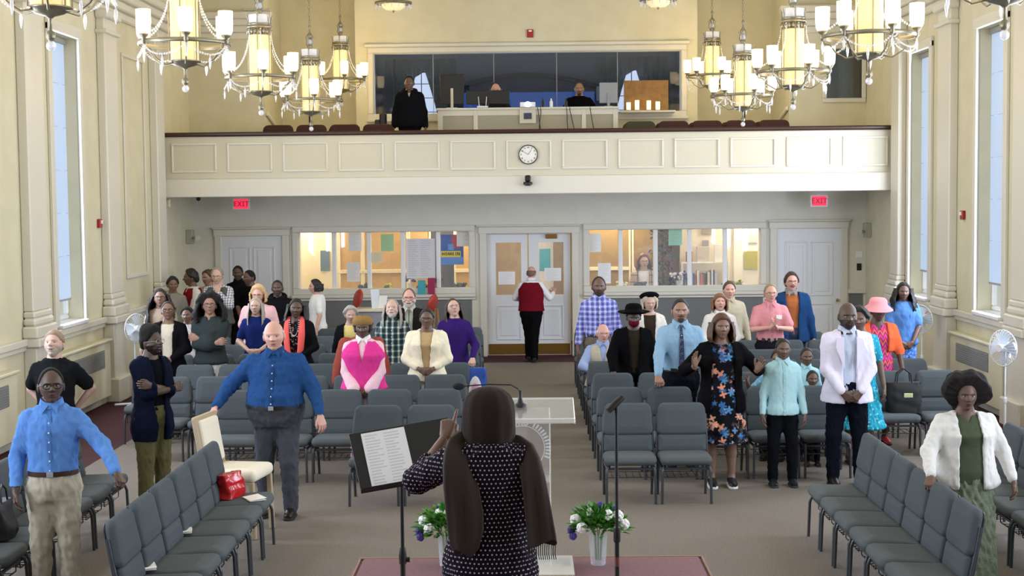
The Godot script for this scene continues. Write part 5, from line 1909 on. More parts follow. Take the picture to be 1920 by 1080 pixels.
	P.append({"label": "blonde woman in sunglasses and pale pink top, left rear rows", "x": -3.89, "z": -20.65, "h": 1.73, "w": 1.15, "bust": 0.03, "skin": "w2", "hp": 2, "glasses": "6a4a3a", "hair": {"c": "c8a678", "t": 0.03, "top": 0.012, "curl": 0.3, "len": 0.14, "flare": 0.0}, "top": {"c": "#e0b4b8", "hem": 0.85, "sleeve": "short", "slv_r": 1.2, "fit": 0.03}, "bot": {"c": "#6a6a70"}, "shoes": "1b1b1b", "arms": ["down", "down"]})
	P.append({"label": "woman with long grey hair in navy top, behind the bald man", "x": -3.69, "z": -19.40, "h": 1.65, "w": 0.98, "skin": "w1", "hp": 8, "glasses": "9a9490", "hair": {"c": "a29a90", "t": 0.012, "len": 0.32, "flare": 0.02, "thick": 0.025, "az": 1.0}, "face": grey_brow, "top": {"c": "#1d2a66", "sleeve": "short", "hem": 0.86}, "bot": {"c": "#3c4250"}, "shoes": "1b1b1b", "arms": ["clasp", "clasp"]})
	P.append({"label": "woman in black cardigan with coral scarf and beaded print dress", "x": -2.96, "z": -18.20, "h": 1.72, "w": 1.08, "bust": 0.03, "skin": "d1", "hy": 10, "hp": 2, "hr": -5, "hair": {"c": BLK, "t": 0.014, "len": 0.4, "flare": 0.03, "thick": 0.04, "wavy": 0.008, "back": 0.06}, "scarf": "#e8635f", "top": {"c": "#141316", "name": "cardigan", "inner": "dress_black", "inner_name": "dress_top", "open": 0.06, "open_w": 0.09, "hem": 0.8, "fit": 0.025, "slv_r": 1.05}, "bot": {"kind": "skirt", "c": "dress_black", "hem": 0.35, "wide": 0.24}, "arms": ["clasp", "clasp"]})
	# --- middle, left of the aisle ---
	P.append({"label": "grey-haired woman in black cardigan and yellow top", "x": -2.41, "z": -19.40, "h": 1.52, "w": 1.1, "skin": "w1", "hy": 12, "hp": -2, "hair": {"c": "a6a19b", "t": 0.025, "curl": 0.4, "side": 0.01}, "face": grey_brow, "top": {"c": "#15161a", "name": "cardigan", "inner": "#e3cf84", "inner_name": "blouse", "open": 0.08, "open_w": 0.1, "hem": 0.86, "fit": 0.025}, "bot": {"c": "#2c2c34"}, "shoes": "1b1b1b", "arms": ["down", "down"]})
	P.append({"label": "person in rust sweater standing right behind the pink vest", "x": -1.99, "z": -17.00, "h": 1.57, "w": 1.45, "skin": "d2", "hair": {"c": "4b382c", "t": 0.02}, "top": {"c": "#94483f", "name": "sweater", "hem": 0.86, "slv_r": 1.25, "fit": 0.03}, "bot": {"c": "#4a3c3a"}, "shoes": "1b1b1b", "arms": ["down", "down"]})
	P.append({"label": "woman in tan fur hat and hot pink vest, hands folded", "x": -1.82, "z": -15.75, "h": 1.69, "w": 1.12, "bust": 0.02, "skin": "d1", "hp": -2, "hat": {"kind": "fur", "c": "#8d6f42", "tilt": -4}, "hair": {"c": "2a1c14", "t": 0.015, "len": 0.1, "flare": -0.01},
		"top": {"c": "#e2bcc9", "hem": 0.9, "collar": true, "collar_c": "#efe6ea", "vest": "#d53c8d", "vest_v0": 1.2, "vest_w": 0.075, "bell": 0.075, "slv_r": 0.98, "fit": 0.02}, "bot": {"c": "#dcb6bf"}, "shoes": "1b1b1b", "arms": ["front_low", "front_low"]})
	P.append({"label": "man with long grey hair and beard in green plaid shirt", "x": -1.73, "z": -18.20, "h": 1.70, "skin": "w1", "hp": 14, "hair": {"c": "948d84", "t": 0.01, "rec": 0.02, "len": 0.33, "flare": 0.025, "thick": 0.03, "az": 1.1}, "face": {"beard": 0.012, "beard_c": Color(0.55, 0.5, 0.46), "brow": Color(0.3, 0.25, 0.2), "brow_w": 0.5}, "top": {"c": "plaid_green", "collar": true, "placket": "plaid_green", "hem": 0.86, "fit": 0.022}, "bot": {"c": "#17191d"}, "shoes": "1b1b1b", "arms": ["down", "down"]})
	P.append({"label": "balding bearded man in glasses, dark coat and olive tie", "x": -1.61, "z": -19.40, "h": 1.76, "w": 1.08, "skin": "w2", "hp": 2, "glasses": "4a4444", "hair": {"c": "5c5048", "t": 0.01, "rec": 0.025}, "face": {"beard": 0.02, "beard_c": Color(0.5, 0.46, 0.42)}, "top": {"c": "#201d1b", "name": "coat", "inner": "#b5b8ae", "open": 0.03, "open_w": 0.06, "hem": 0.7, "fit": 0.035, "slv_r": 1.2, "collar": true}, "tie_in": "#4d5a33", "bot": {"c": "#222327"}, "shoes": "1b1b1b", "arms": ["down", "down"]})
	P.append({"label": "woman in cream cardigan with folded hands and short dark hair", "x": -1.21, "z": -17.00, "h": 1.67, "w": 1.18, "bust": 0.04, "skin": "d2", "hp": 2, "hr": -3, "glasses": "30241f", "hair": {"c": "17100e", "t": 0.012, "curl": 0.5}, "top": {"c": "#e6ddc4", "name": "cardigan", "inner": "#b29a70", "inner_name": "blouse", "open": 0.012, "open_w": 0.085, "hem": 0.84, "fit": 0.03, "slv_r": 1.2, "cuff": 0.8, "folds": 0.018}, "bot": {"c": "#d9d3c6"}, "shoes": "1b1b1b", "arms": ["clasp", "clasp"]})
	P.append({"label": "woman with long brown hair in purple sweater, head tilted up", "x": -0.94, "z": -18.20, "h": 1.70, "skin": "w1", "hy": 12, "hp": 20, "hr": 6, "glasses": "9d8a80", "hair": {"c": "3a2a22", "t": 0.012, "len": 0.3, "flare": 0.02, "thick": 0.03, "back": 0.05}, "top": {"c": "#331f62", "name": "sweater", "hem": 0.84, "fit": 0.022}, "bot": {"c": "#2a2a33"}, "shoes": "1b1b1b",
		"arms": ["down", [Vector3(0.24, 0.98, 0.24), Vector3(0.5, 0, -1), "grip", Vector3(0, -1, 0.2), Vector3(0.1, -0.6, 0.6)]]})
	P.append({"label": "man in dark red vest and black trousers at the double door", "x": 0.05, "z": -25.85, "h": 1.74, "w": 1.05, "skin": "w2", "turn": 176, "hy": -10, "hp": -6, "hair": {"c": "6a5444", "t": 0.008, "ring": true}, "glasses": "3a3a3a", "top": {"c": "#dfe0e6", "hem": 0.92, "collar": true, "vest": "#6b1420", "vest_v0": 1.38, "vest_w": 0.03, "fit": 0.02, "slv_r": 1.12}, "bot": {"c": "#0e0e10", "step": 0.12, "spread": 0.06, "lw": 1.12}, "shoes": "0f0f0f",
		"arms": [[Vector3(-0.38, 1.22, 0.3), Vector3(0.6, -1, 0), "open", Vector3(0, 0, 1), Vector3(0, 0.8, 0.5)], [Vector3(0.12, 1.1, 0.28), Vector3(1, -0.4, -0.3), "fold", Vector3(0, 0, 1), Vector3(-0.6, 0.3, 0.3)]]})
	# --- right of the aisle ---
	P.append({"label": "tall man in blue and white plaid shirt beside the centre aisle", "x": 0.95, "z": -19.40, "h": 1.90, "w": 1.02, "skin": "d2", "hp": 2, "hair": {"c": BLK, "t": 0.007, "rec": 0.02}, "face": {"beard": 0.003, "beard_c": Color(0.03, 0.02, 0.016)}, "top": {"c": "plaid_blue", "collar": true, "placket": "plaid_blue", "hem": 0.94, "fit": 0.02, "slv_r": 1.06}, "bot": {"c": "#6b6457", "belt": "2a1d16"}, "shoes": "1b1b1b", "arms": ["down", "down"]})
	P.append({"label": "seated white-haired man in khaki vest and light blue shirt", "x": 0.97, "z": -18.85, "h": 1.72, "seated": true, "w": 1.05, "skin": "w2", "hy": 8, "glasses": "8a8078", "hair": {"c": "d6d2cb", "t": 0.007, "ring": true}, "face": grey_brow, "top": {"c": "#93a5cc", "collar": true, "hem": 0.9, "vest": "#b3ab98", "vest_v0": 1.15, "vest_w": 0.08, "slv_r": 1.1}, "bot": {"c": "#6a6456"}, "shoes": "2a2420", "arms": ["lap", "lap"]})
	P.append({"label": "woman in black wide-brimmed hat, face mask and black coat", "x": 1.24, "z": -17.00, "h": 1.67, "w": 1.14, "skin": "d1", "hp": -6, "hat": {"kind": "brim", "c": "#0b0b0c", "r": 0.185, "tilt": -4, "band": "#161618"}, "hair": {"c": BLK, "t": 0.016}, "mask": "#5b1226", "top": {"c": "#0c0c0e", "name": "coat", "inner": "#2c261f", "inner_name": "dress_top", "open": 0.02, "open_w": 0.08, "hem": 0.75, "fit": 0.035, "slv_r": 1.25}, "bot": {"c": "#0e0e10"}, "shoes": "111111",
		"arms": [[Vector3(-0.27, 0.97, 0.3), Vector3(0.6, 0, -0.8), "grip", Vector3(0, -1, 0.2), Vector3(0, -0.6, 0.5)], "down"]})
	P.append({"label": "white-haired woman in black beret and white cardigan", "x": 1.63, "z": -19.40, "h": 1.65, "w": 1.05, "skin": "w1", "hy": 6, "hat": {"kind": "beret", "c": "#141316", "tilt": -22}, "glasses": "a09890", "hair": {"c": "cbbfa6", "t": 0.026, "curl": 0.4, "side": 0.012, "len": 0.12, "flare": -0.005}, "face": grey_brow, "top": {"c": "#dcd9d2", "name": "cardigan", "inner": "#352b25", "inner_name": "blouse", "open": 0.05, "open_w": 0.09, "hem": 0.84, "fit": 0.025}, "bot": {"c": "#2b2b30"}, "shoes": "1b1b1b", "arms": ["clasp", "clasp"]})
	P.append({"label": "man with goatee in light blue shirt and checked tie, leaning on chair", "x": 1.66, "z": -15.75, "h": 1.85, "w": 1.08, "skin": "m1", "hp": 2, "hair": {"c": "16110f", "t": 0.007}, "face": {"beard": 0.004, "goatee": true, "beard_c": Color(0.03, 0.02, 0.015)}, "top": {"c": "#8badc8", "collar": true, "placket": "#78a1c2", "tie": "tie_check", "hem": 0.97, "fit": 0.02, "slv_r": 1.08}, "bot": {"c": "#16181f", "belt": "141210"}, "shoes": "1b1b1b",
		"arms": [[Vector3(-0.26, 0.97, 0.34), Vector3(0.6, 0, -0.8), "grip", Vector3(0, -1, 0.2), Vector3(0.05, -0.5, 0.6)], "down"]})
	P.append({"label": "woman in dark floral dress and black cardigan with open raised hands", "x": 1.95, "z": -14.55, "h": 1.77, "w": 1.12, "bust": 0.05, "belly": 0.02, "skin": "d3", "hp": 4, "hy": 4, "hair": {"c": "4f3220", "t": 0.022, "len": 0.19, "flare": 0.02, "thick": 0.035, "fringe": 0.012, "az": 1.0, "tip": 0.6}, "top": {"c": "#0e0d10", "name": "cardigan", "inner": "floral", "inner_name": "dress_top", "open": 0.13, "open_w": 0.1, "hem": 0.74, "fit": 0.03, "slv_r": 1.15, "cuff": 0.8}, "bot": {"kind": "skirt", "name": "dress_skirt", "c": "floral", "hem": 0.46, "wide": 0.27}, "shoes": "15151a", "sole": "e8e8e6", "arms": ["raise", [Vector3(0.32, 1.2, 0.24), Vector3(1, -1, -0.3), "open", Vector3(-0.3, 0.3, 0.7), Vector3(0.5, 0.8, 0.2)]]})
	P.append({"label": "woman with brown bob and white jacket, head tilted up", "x": 2.58, "z": -19.40, "h": 1.64, "w": 1.06, "skin": "w2", "hp": 14, "hair": {"c": "7d5638", "t": 0.024, "fringe": 0.02, "len": 0.15, "flare": 0.0, "thick": 0.03}, "top": {"c": "#dcdad8", "name": "jacket", "hem": 0.82, "fit": 0.03, "collar": true}, "bot": {"c": "#2b2b30"}, "shoes": "1b1b1b", "arms": ["clasp", "clasp"]})
	P.append({"label": "brown-haired man in beige shirt behind the white jacket", "x": 2.88, "z": -20.65, "h": 1.74, "w": 1.1, "skin": "w2", "hp": 4, "hair": {"c": "4d3c2e", "t": 0.014}, "top": {"c": "#b9b199", "collar": true, "hem": 0.9, "fit": 0.022}, "bot": {"c": "#4a453c"}, "shoes": "1b1b1b", "arms": ["down", "down"]})
	P.append({"label": "man in glasses and pink shirt with name tag, clapping", "x": 3.26, "z": -19.40, "h": 1.78, "w": 1.04, "skin": "w2", "hp": 2, "glasses": "4f4440", "hair": {"c": "8b7a62", "t": 0.01, "rec": 0.008}, "face": grey_brow, "tag_card": true, "top": {"c": "#d48f97", "collar": true, "placket": "#cb858e", "sleeve": "short", "hem": 0.95, "fit": 0.02, "slv_r": 1.15}, "bot": {"c": "#1c1d22", "belt": "1a1512"}, "shoes": "1b1b1b", "arms": ["clap", "clap"]})
	P.append({"label": "man with moustache and dark curly hair in blue denim jacket", "x": 3.77, "z": -20.65, "h": 1.86, "w": 1.14, "skin": "w2", "hp": 4, "glasses": "5a5048", "hair": {"c": "33241b", "t": 0.02, "curl": 0.45, "low": 0.02}, "face": {"beard": 0.007, "moustache": true, "beard_c": Color(0.1, 0.055, 0.035)}, "top": {"c": "#20406c", "name": "jacket", "inner": "#a5633c", "open": 0.06, "open_w": 0.09, "hem": 0.8, "fit": 0.035, "slv_r": 1.25, "collar": true, "collar_c": "#8a8680"}, "bot": {"c": "#37405a"}, "shoes": "1b1b1b", "arms": ["down", "down"]})
	P.append({"label": "boy in aqua shirt and black trousers, arms at his sides", "x": 2.57, "z": -14.55, "h": 1.52, "w": 0.92, "skin": "d2", "hair": {"c": BLK, "t": 0.008}, "top": {"c": "#a9d0d5", "collar": true, "placket": "#9cc4ca", "hem": 0.84, "fit": 0.022, "flare": 0.012}, "bot": {"c": "#121318", "spread": 0.115, "lw": 1.0}, "shoes": "14161c", "sole": "2c2f38", "arms": ["down", "down"]})
	P.append({"label": "smaller boy in aqua shirt behind the chairs, beside the aqua-shirted boy", "x": 3.08, "z": -15.95, "h": 1.25, "w": 0.92, "skin": "d2", "hair": {"c": BLK, "t": 0.007}, "top": {"c": "#a3d3db", "collar": true, "hem": 0.85}, "bot": {"c": "#15161b"}, "shoes": "1b1b1b", "arms": ["down", "down"]})
	P.append({"label": "small child whose forehead and eyes just show above a chair back", "x": 3.08, "z": -15.62, "h": 1.02, "w": 0.95, "skin": "d2", "hair": {"c": BLK, "t": 0.008}, "top": {"c": "#cfd6dc", "hem": 0.85}, "bot": {"c": "#15161b"}, "shoes": "1b1b1b", "arms": ["down", "down"]})
	P.append({"label": "seated woman in tropical print top mostly hidden behind the boy", "x": 2.85, "z": -16.36, "h": 1.6, "seated": true, "skin": "d3", "turn": -20, "hair": {"c": "1c1410", "t": 0.015}, "top": {"c": "tropic", "name": "blouse", "hem": 0.85, "sleeve": "short"}, "bot": {"c": "#2a2a30"}, "shoes": "1b1b1b", "arms": [[Vector3(-0.36, 0.92, 0.2), Vector3(1, -1, 0), "open", Vector3(0, 0.6, 0.6), Vector3(0.3, 0.5, 0.6)], "lap"]})
	P.append({"label": "bald bearded man in white blazer with hands clasped", "x": 3.22, "z": -14.55, "h": 1.88, "w": 1.1, "skin": "d1", "hp": 0, "hs": 1.02, "hair": {}, "face": {"beard": 0.007, "beard_c": Color(0.008, 0.006, 0.006), "nose": 1.15}, "top": {"c": "#ded9ea", "name": "blazer", "inner": "stripe_blue", "open": 0.055, "open_w": 0.07, "hem": 0.8, "fit": 0.032, "slv_r": 1.16, "collar": true, "lapel": true, "flare": 0.012}, "bot": {"c": "#11141f", "step": 0.0, "spread": 0.13, "lw": 1.05}, "shoes": "15120f", "watch": true, "arms": ["front_low", "front_low"]})
	P.append({"label": "woman in turquoise print dress behind the white blazer", "x": 3.62, "z": -15.75, "h": 1.73, "skin": "d2", "hy": -20, "hair": {"c": BLK, "t": 0.03, "curl": 0.4}, "top": {"c": "aqua_print", "name": "dress_top", "hem": 0.95, "sleeve": "short"}, "bot": {"kind": "skirt", "name": "dress_skirt", "c": "aqua_print", "hem": 0.4, "wide": 0.3}, "shoes": "333333", "arms": ["down", "down"]})
	P.append({"label": "woman in pink bucket hat, orange shawl and magenta zigzag dress", "x": 4.12, "z": -17.00, "h": 1.72, "w": 1.12, "bust": 0.03, "skin": "d1", "hy": 6, "hat": {"kind": "bucket", "c": "#e79aa0", "tilt": 8, "band": "#d9868e"}, "glasses": "1a1414", "hair": {"c": BLK, "t": 0.014}, "top": {"c": "#e4663f", "name": "shawl", "inner": "zigzag", "inner_name": "dress_top", "open": 0.1, "open_w": 0.1, "hem": 1.12, "fit": 0.03, "slv_r": 1.2, "cuff": 0.15, "inner_v": 0.1}, "bot": {"kind": "skirt", "name": "dress_skirt", "c": "zigzag", "hem": 0.25, "wide": 0.25}, "shoes": "c2393a", "arms": ["down", [Vector3(0.27, 0.9, 0.14), Vector3(0.5, 0, -1), "relaxed", Vector3(-1, 0, 0), Vector3(0.1, -1, 0.3)]]})
	P.append({"label": "woman with long black hair in blue ruffled top and blue print skirt", "x": 5.20, "z": -20.00, "h": 1.74, "skin": "d2", "hy": -6, "hair": {"c": BLK, "t": 0.018, "len": 0.36, "flare": 0.05, "thick": 0.05, "wavy": 0.012, "az": 0.95}, "top": {"c": "#5681c2", "name": "blouse", "sleeve": "short", "slv_r": 1.2, "hem": 0.86, "fit": 0.03, "folds": 0.02}, "bot": {"kind": "skirt", "c": "floral_blue", "hem": 0.12, "wide": 0.26}, "shoes": "333333", "arms": ["front_low", "front_low"]})
	P.append({"label": "woman with afro in white cardigan and sage skirt, right foreground", "x": 3.22, "z": -10.6, "h": 1.6, "w": 1.2, "bust": 0.05, "belly": 0.05, "hip": 0.03, "skin": "d2", "hy": -4, "hp": 0, "face": {"nose": 1.15}, "hair": {"c": "17100f", "t": 0.055, "side": 0.045, "top": 0.012, "curl": 0.3, "fq": 50.0, "rough": 0.95, "low": 0.06}, "top": {"c": "#dfddd8", "name": "cardigan", "inner": "#4a5340", "inner_name": "top", "open": 0.1, "open_w": 0.085, "hem": 0.86, "fit": 0.026, "slv_r": 1.12, "folds": 0.016, "inner_v": 0.08, "cuff": 0.92}, "bot": {"kind": "skirt", "c": "knit_sage", "hem": 0.1, "wide": 0.27}, "shoes": "22201e",
		"arms": [[Vector3(-0.36, 1.0, 0.3), Vector3(0.6, -0.1, -0.8), "grip", Vector3(0, -0.9, 0.2), Vector3(-0.3, -0.4, 0.5)], [Vector3(0.36, 0.92, 0.1), Vector3(0.5, 0, -1), "relaxed", Vector3(-1, 0, 0), Vector3(0, -1, 0.15)]]})
	# --- behind the window, on the balcony ---
	P.append({"label": "woman with curly auburn hair and checked jacket behind the right window", "x": 2.2, "z": -27.45, "h": 1.87, "w": 0.98, "skin": "w1", "hy": 5, "glasses": "5a4238", "hair": {"c": "6a4029", "t": 0.028, "curl": 0.5, "len": 0.2, "flare": 0.02, "wavy": 0.012}, "top": {"c": "check_jacket", "name": "jacket", "inner": "#e9e9ec", "inner_name": "blouse", "open": 0.06, "open_w": 0.1, "hem": 0.8, "fit": 0.03, "slv_r": 1.15}, "bot": {"c": "#2b2b30"}, "shoes": "1b1b1b", "arms": ["down", "down"]})
	P.append({"label": "man in black hooded jacket standing on the balcony", "x": -2.08, "z": -25.75, "y": LB, "h": 1.8, "w": 1.08, "skin": "d2", "hair": short_black, "top": {"c": "#111115", "name": "jacket", "inner": "#d5d3d0", "vneck": 0.14, "v_w": 0.06, "hem": 0.85, "fit": 0.045, "slv_r": 1.3}, "hood": "#121216", "bot": {"c": "#101013"}, "shoes": "141414", "arms": ["down", "down"]})
	P.append({"label": "white-haired man in headphones seated behind the balcony monitors", "x": -0.57, "z": -27.0, "y": 3.75, "h": 1.78, "seated": true, "skin": "w2", "hp": -10, "glasses": "6a625c", "hair": {"c": "cfcac2", "t": 0.008, "ring": true}, "headset": true, "top": {"c": "#2a2c33", "hem": 0.9}, "bot": {"c": "#22242a"}, "shoes": "1b1b1b", "arms": ["lap", "lap"]})
	P.append({"label": "man with shaved head in black shirt seated at the balcony desk", "x": 0.98, "z": -27.0, "y": 3.75, "h": 1.79, "w": 1.12, "seated": true, "skin": "m1", "hp": -4, "hair": {"c": "2a1f1a", "t": 0.003, "rec": 0.01}, "face": {"beard": 0.003, "goatee": true}, "top": {"c": "#0c0c0f", "hem": 0.9, "fit": 0.03, "slv_r": 1.15}, "bot": {"c": "#17181c"}, "shoes": "1b1b1b", "arms": ["lap", "lap"]})
	for p in P:
		if p.has("only") and not p.only:
			continue
		var root := person(p)
		extras(root, p)

# scarves, mask, badge and the like: parts of the dress, in the person's own units
func extras(root: Node3D, p: Dictionary) -> void:
	if p.has("scarf"):
		var m := MB.new()
		var rows := []
		for e in [-1.0, 1.0]:
			m.tube([Vector3(e * 0.03, 1.5, -0.08), Vector3(e * 0.085, 1.49, 0.0), Vector3(e * 0.1, 1.42, 0.1), Vector3(e * 0.1, 1.28, 0.165), Vector3(e * 0.085, 1.1, 0.165), Vector3(e * 0.06, 1.0, 0.165), Vector3(e * 0.05, 0.86, 0.17)], [0.02, 0.028, 0.035, 0.045, 0.042, 0.03, 0.035], 8, 0.5)
		part(root, "scarf", m, cloth(p.scarf))
		var nb := MB.new()
		for i in 24:
			var a := PI * i / 23.0
			nb.ball(Vector3(cos(a) * 0.06, 1.46 - sin(a) * 0.2, 0.1 + 0.06 * sin(a)), Vector3.ONE * 0.008, 6, 4)
		part(root, "necklace", nb, M.crystal)
	if p.has("hood"):
		var m := MB.new()
		var pts := []
		for i in 17:
			var a := lerpf(0.35, TAU - 0.35, i / 16.0)
			pts.append(Vector3(sin(a) * 0.105, 1.47 + 0.03 * cos(a + PI), cos(a) * 0.1 - 0.02))
		m.tube(pts, 0.04, 10)
		part(root, "hood", m, cloth(p.hood))
	if p.has("tie_in"):
		var m := MB.new()
		m.bar(Vector3(0, 1.44, 0.095), Vector3(0, 1.05, 0.15), 0.05, 0.008, 0.002)
		part(root, "necktie", m, cloth(p.tie_in))
	if p.has("mask"):
		var m := MB.new()
		var hd: float = deg_to_rad(-p.get("hp", 0.0))
		var x := Transform3D(Basis(Vector3.RIGHT, hd).scaled_local(Vector3.ONE * 1.07), Vector3(0, 1.49, 0.004) + Basis(Vector3.RIGHT, hd) * Vector3(0, 0.111, 0.024))
		m.ball(x * Vector3(0, -0.053, 0.052), Vector3(0.064, 0.05, 0.062), 16, 10, x.basis)
		part(root, "face_mask", m, cloth(p.mask))
	if p.has("tag_card"):
		var m := MB.new()
		m.box(Vector3(0.09, 1.3, 0.155), Vector3(0.075, 0.055, 0.004), 0.001)
		part(root, "name_tag", m, M.paper)
	if p.has("watch"):
		var m := MB.new()
		m.lathe([Vector2(0.034, -0.012), Vector2(0.038, -0.012), Vector2(0.038, 0.012), Vector2(0.034, 0.012)], 14, Transform3D(Basis(Vector3(1, 0, 0.3).normalized(), 1.0), Vector3(0.12, 0.955, 0.17)), false)
		part(root, "wristwatch", m, M.black)
	if p.has("headset"):
		var m := MB.new()
		var pts := []
		for i in 11:
			var a := PI * i / 10
			pts.append(Vector3(cos(a) * 0.092, 1.2 + sin(a) * 0.125, 0.01))
		m.tube(pts, 0.007, 6)
		for e in [-1.0, 1.0]:
			m.ball(Vector3(e * 0.09, 1.195, 0.01), Vector3(0.018, 0.035, 0.035), 10, 6)
		part(root, "headphones", m, M.black)
	if p.top.get("lapel", false):
		for e in [-1.0, 1.0]:
			var m := MB.new()
			for s in [1.0, -1.0]:
				var o: float = 0.005 * s
				m.quadn(Vector3(e * 0.055, 1.12, 0.172 + o), Vector3(e * 0.06, 1.42, 0.142 + o), Vector3(e * 0.125, 1.4, 0.13 + o), Vector3(e * 0.135, 1.32, 0.148 + o), Vector3(0, 0, s))
			part(root, "lapel", m, cloth(p.top.c))

# ---------- chancel: lectern, stands, flowers, the speaker ----------
func letters(parent: Node, txt: String, size: float, material: Material, at: Vector3, basis := Basis(), called := "lettering", depth := 0.004) -> MeshInstance3D:
	var tm := TextMesh.new()
	var sf := SystemFont.new()
	sf.font_names = PackedStringArray(["Droid Sans"])
	sf.font_weight = 700
	tm.font = sf
	tm.text = txt
	tm.font_size = 32
	tm.pixel_size = size / 24.0
	tm.depth = depth
	var o := MeshInstance3D.new()
	o.mesh = tm
	o.material_override = material
	o.name = called
	parent.add_child(o, true)
	o.transform = Transform3D(basis, at)
	return o

func lectern() -> void:
	var t := thing("lectern", "clear acrylic lectern with round white emblem in front of speaker", "lectern", Vector3(-0.05, 0.5, -9.3))
	var ds := MB.new()
	ds.obox(Transform3D(Basis(Vector3.RIGHT, deg_to_rad(14.0)), Vector3(0, 1.07, 0.02)), Vector3(0.68, 0.012, 0.42), 0.004)
	part(t, "desk", ds, M.acrylic)
	var de := MB.new()
	de.obox(Transform3D(Basis(Vector3.RIGHT, deg_to_rad(14.0)), Vector3(0, 1.07, 0.02) + Basis(Vector3.RIGHT, deg_to_rad(14.0)) * Vector3(0, 0.015, 0.205)), Vector3(0.68, 0.034, 0.012), 0.004)
	de.obox(Transform3D(Basis(Vector3.RIGHT, deg_to_rad(14.0)), Vector3(0, 1.07, 0.02) + Basis(Vector3.RIGHT, deg_to_rad(14.0)) * Vector3(0, 0.0, -0.208)), Vector3(0.68, 0.014, 0.006), 0.002)
	for e in [-1.0, 1.0]:
		de.obox(Transform3D(Basis(Vector3.RIGHT, deg_to_rad(14.0)), Vector3(0, 1.07, 0.02) + Basis(Vector3.RIGHT, deg_to_rad(14.0)) * Vector3(e * 0.338, 0.0, 0.0)), Vector3(0.006, 0.014, 0.42), 0.002)
	part(t, "desk_edge", de, M.acrylic_edge)
	var fp := MB.new()
	fp.box(Vector3(0, 0.57, -0.12), Vector3(0.36, 1.0, 0.012), 0.003)
	part(t, "front_panel", fp, M.acrylic)
	var ed := MB.new()
	for e in [-1.0, 1.0]:
		ed.box(Vector3(e * 0.181, 0.57, -0.12), Vector3(0.004, 1.0, 0.014))
		ed.box(Vector3(e * 0.181, 0.57, 0.1), Vector3(0.004, 1.0, 0.006))
	part(t, "panel_edge", ed, M.acrylic_edge)
	for e in [-1.0, 1.0]:
		var sp := MB.new()
		sp.box(Vector3(e * 0.18, 0.57, -0.01), Vector3(0.01, 1.0, 0.22), 0.002)
		part(t, "side_panel", sp, M.acrylic)
	var sh := MB.new()
	sh.box(Vector3(0, 0.62, 0.0), Vector3(0.35, 0.012, 0.22), 0.003)
	part(t, "shelf", sh, M.acrylic)
	var bs := MB.new()
	bs.box(Vector3(0, 0.02, 0.0), Vector3(0.64, 0.04, 0.46), 0.008)
	part(t, "base", bs, mat(rgb("b8ae86"), 0.3))
	var be := MB.new()
	be.box(Vector3(0, 0.046, 0.0), Vector3(0.66, 0.012, 0.48), 0.004)
	part(t, "base_plate", be, M.acrylic_edge)
	var em := MB.new()
	em.lathe([Vector2(0.145, -0.002), Vector2(0.15, -0.002), Vector2(0.15, 0.002), Vector2(0.145, 0.002), Vector2(0.145, -0.002)], 48, Transform3D(Basis(Vector3.RIGHT, PI / 2), Vector3(0, 0.8, -0.128)), false)
	var eo := part(t, "emblem_ring", em, M.frame_white)
	var word := "Christ"
	for k in word.length():
		var a := deg_to_rad(10.0 - k * 13.0)
		# facing the congregation (-z), reading clockwise from their side
		letters(eo, word[k], 0.045, M.frame_white, Vector3(sin(a) * 0.172, 0.8 + cos(a) * 0.172, -0.128), Basis(Vector3.UP, PI) * Basis(Vector3.BACK, a), "letter", 0.003)
	for k in 12:
		var a := deg_to_rad(28.0 + k * 7.5)
		var st := MB.new()
		st.obox(Transform3D(Basis(Vector3.BACK, -a), Vector3(sin(a) * 0.172, 0.8 + cos(a) * 0.172, -0.128)), Vector3(0.012, 0.034, 0.003))
		part(eo, "letter_stroke", st, M.frame_white)
	# gooseneck microphone on the desk
	var g := thing("gooseneck_microphone", "black gooseneck microphone on the acrylic lectern desk", "microphone", Vector3(-0.06, 1.6, -9.32))
	var b := MB.new()
	b.lathe([Vector2(0.045, -0.01), Vector2(0.045, 0.005), Vector2(0.02, 0.02), Vector2(0.012, 0.06), Vector2(0.012, 0.1)], 14)
	part(g, "base", b, M.black)
	var n := MB.new()
	n.tube([Vector3(0, 0.08, 0), Vector3(-0.015, 0.11, 0), Vector3(-0.06, 0.135, 0.0), Vector3(-0.2, 0.14, 0), Vector3(-0.36, 0.13, 0)], 0.0045, 6)
	part(g, "neck", n, M.black)
	var h := MB.new()
	h.ball(Vector3(-0.4, 0.128, 0), Vector3(0.042, 0.024, 0.024), 12, 8)
	part(g, "windscreen", h, M.black_soft)

func lines_mat(bg: Color, fg: Color, scale: float, cols: int) -> StandardMaterial3D:
	var n := 128
	var im := Image.create(n, n, false, Image.FORMAT_RGB8)
	im.fill(bg)
	var rng := RandomNumberGenerator.new()
	rng.seed = 5
	for r in range(6, 122, 7):
		for c in cols:
			var x0 := 8 + c * (112 / cols)
			var w := int((112 / cols - 8) * rng.randf_range(0.55, 1.0))
			im.fill_rect(Rect2i(x0, r, w, 3), fg)
	var m := mat(Color(1, 1, 1), 0.8)
	m.albedo_texture = ImageTexture.create_from_image(im)
	return m

func sheet(parent: Node, called: String, w: float, h: float, material: Material, at: Vector3, basis := Basis()) -> MeshInstance3D:
	var bx := MB.new()
	bx.box(Vector3.ZERO, Vector3(w, h, 0.002))
	var o := part(parent, called, bx, M.paper, at, basis)
	var q := QuadMesh.new()
	q.size = Vector2(w, h)
	part(o, "print", q, material, Vector3(0, 0, 0.0014))
	return o

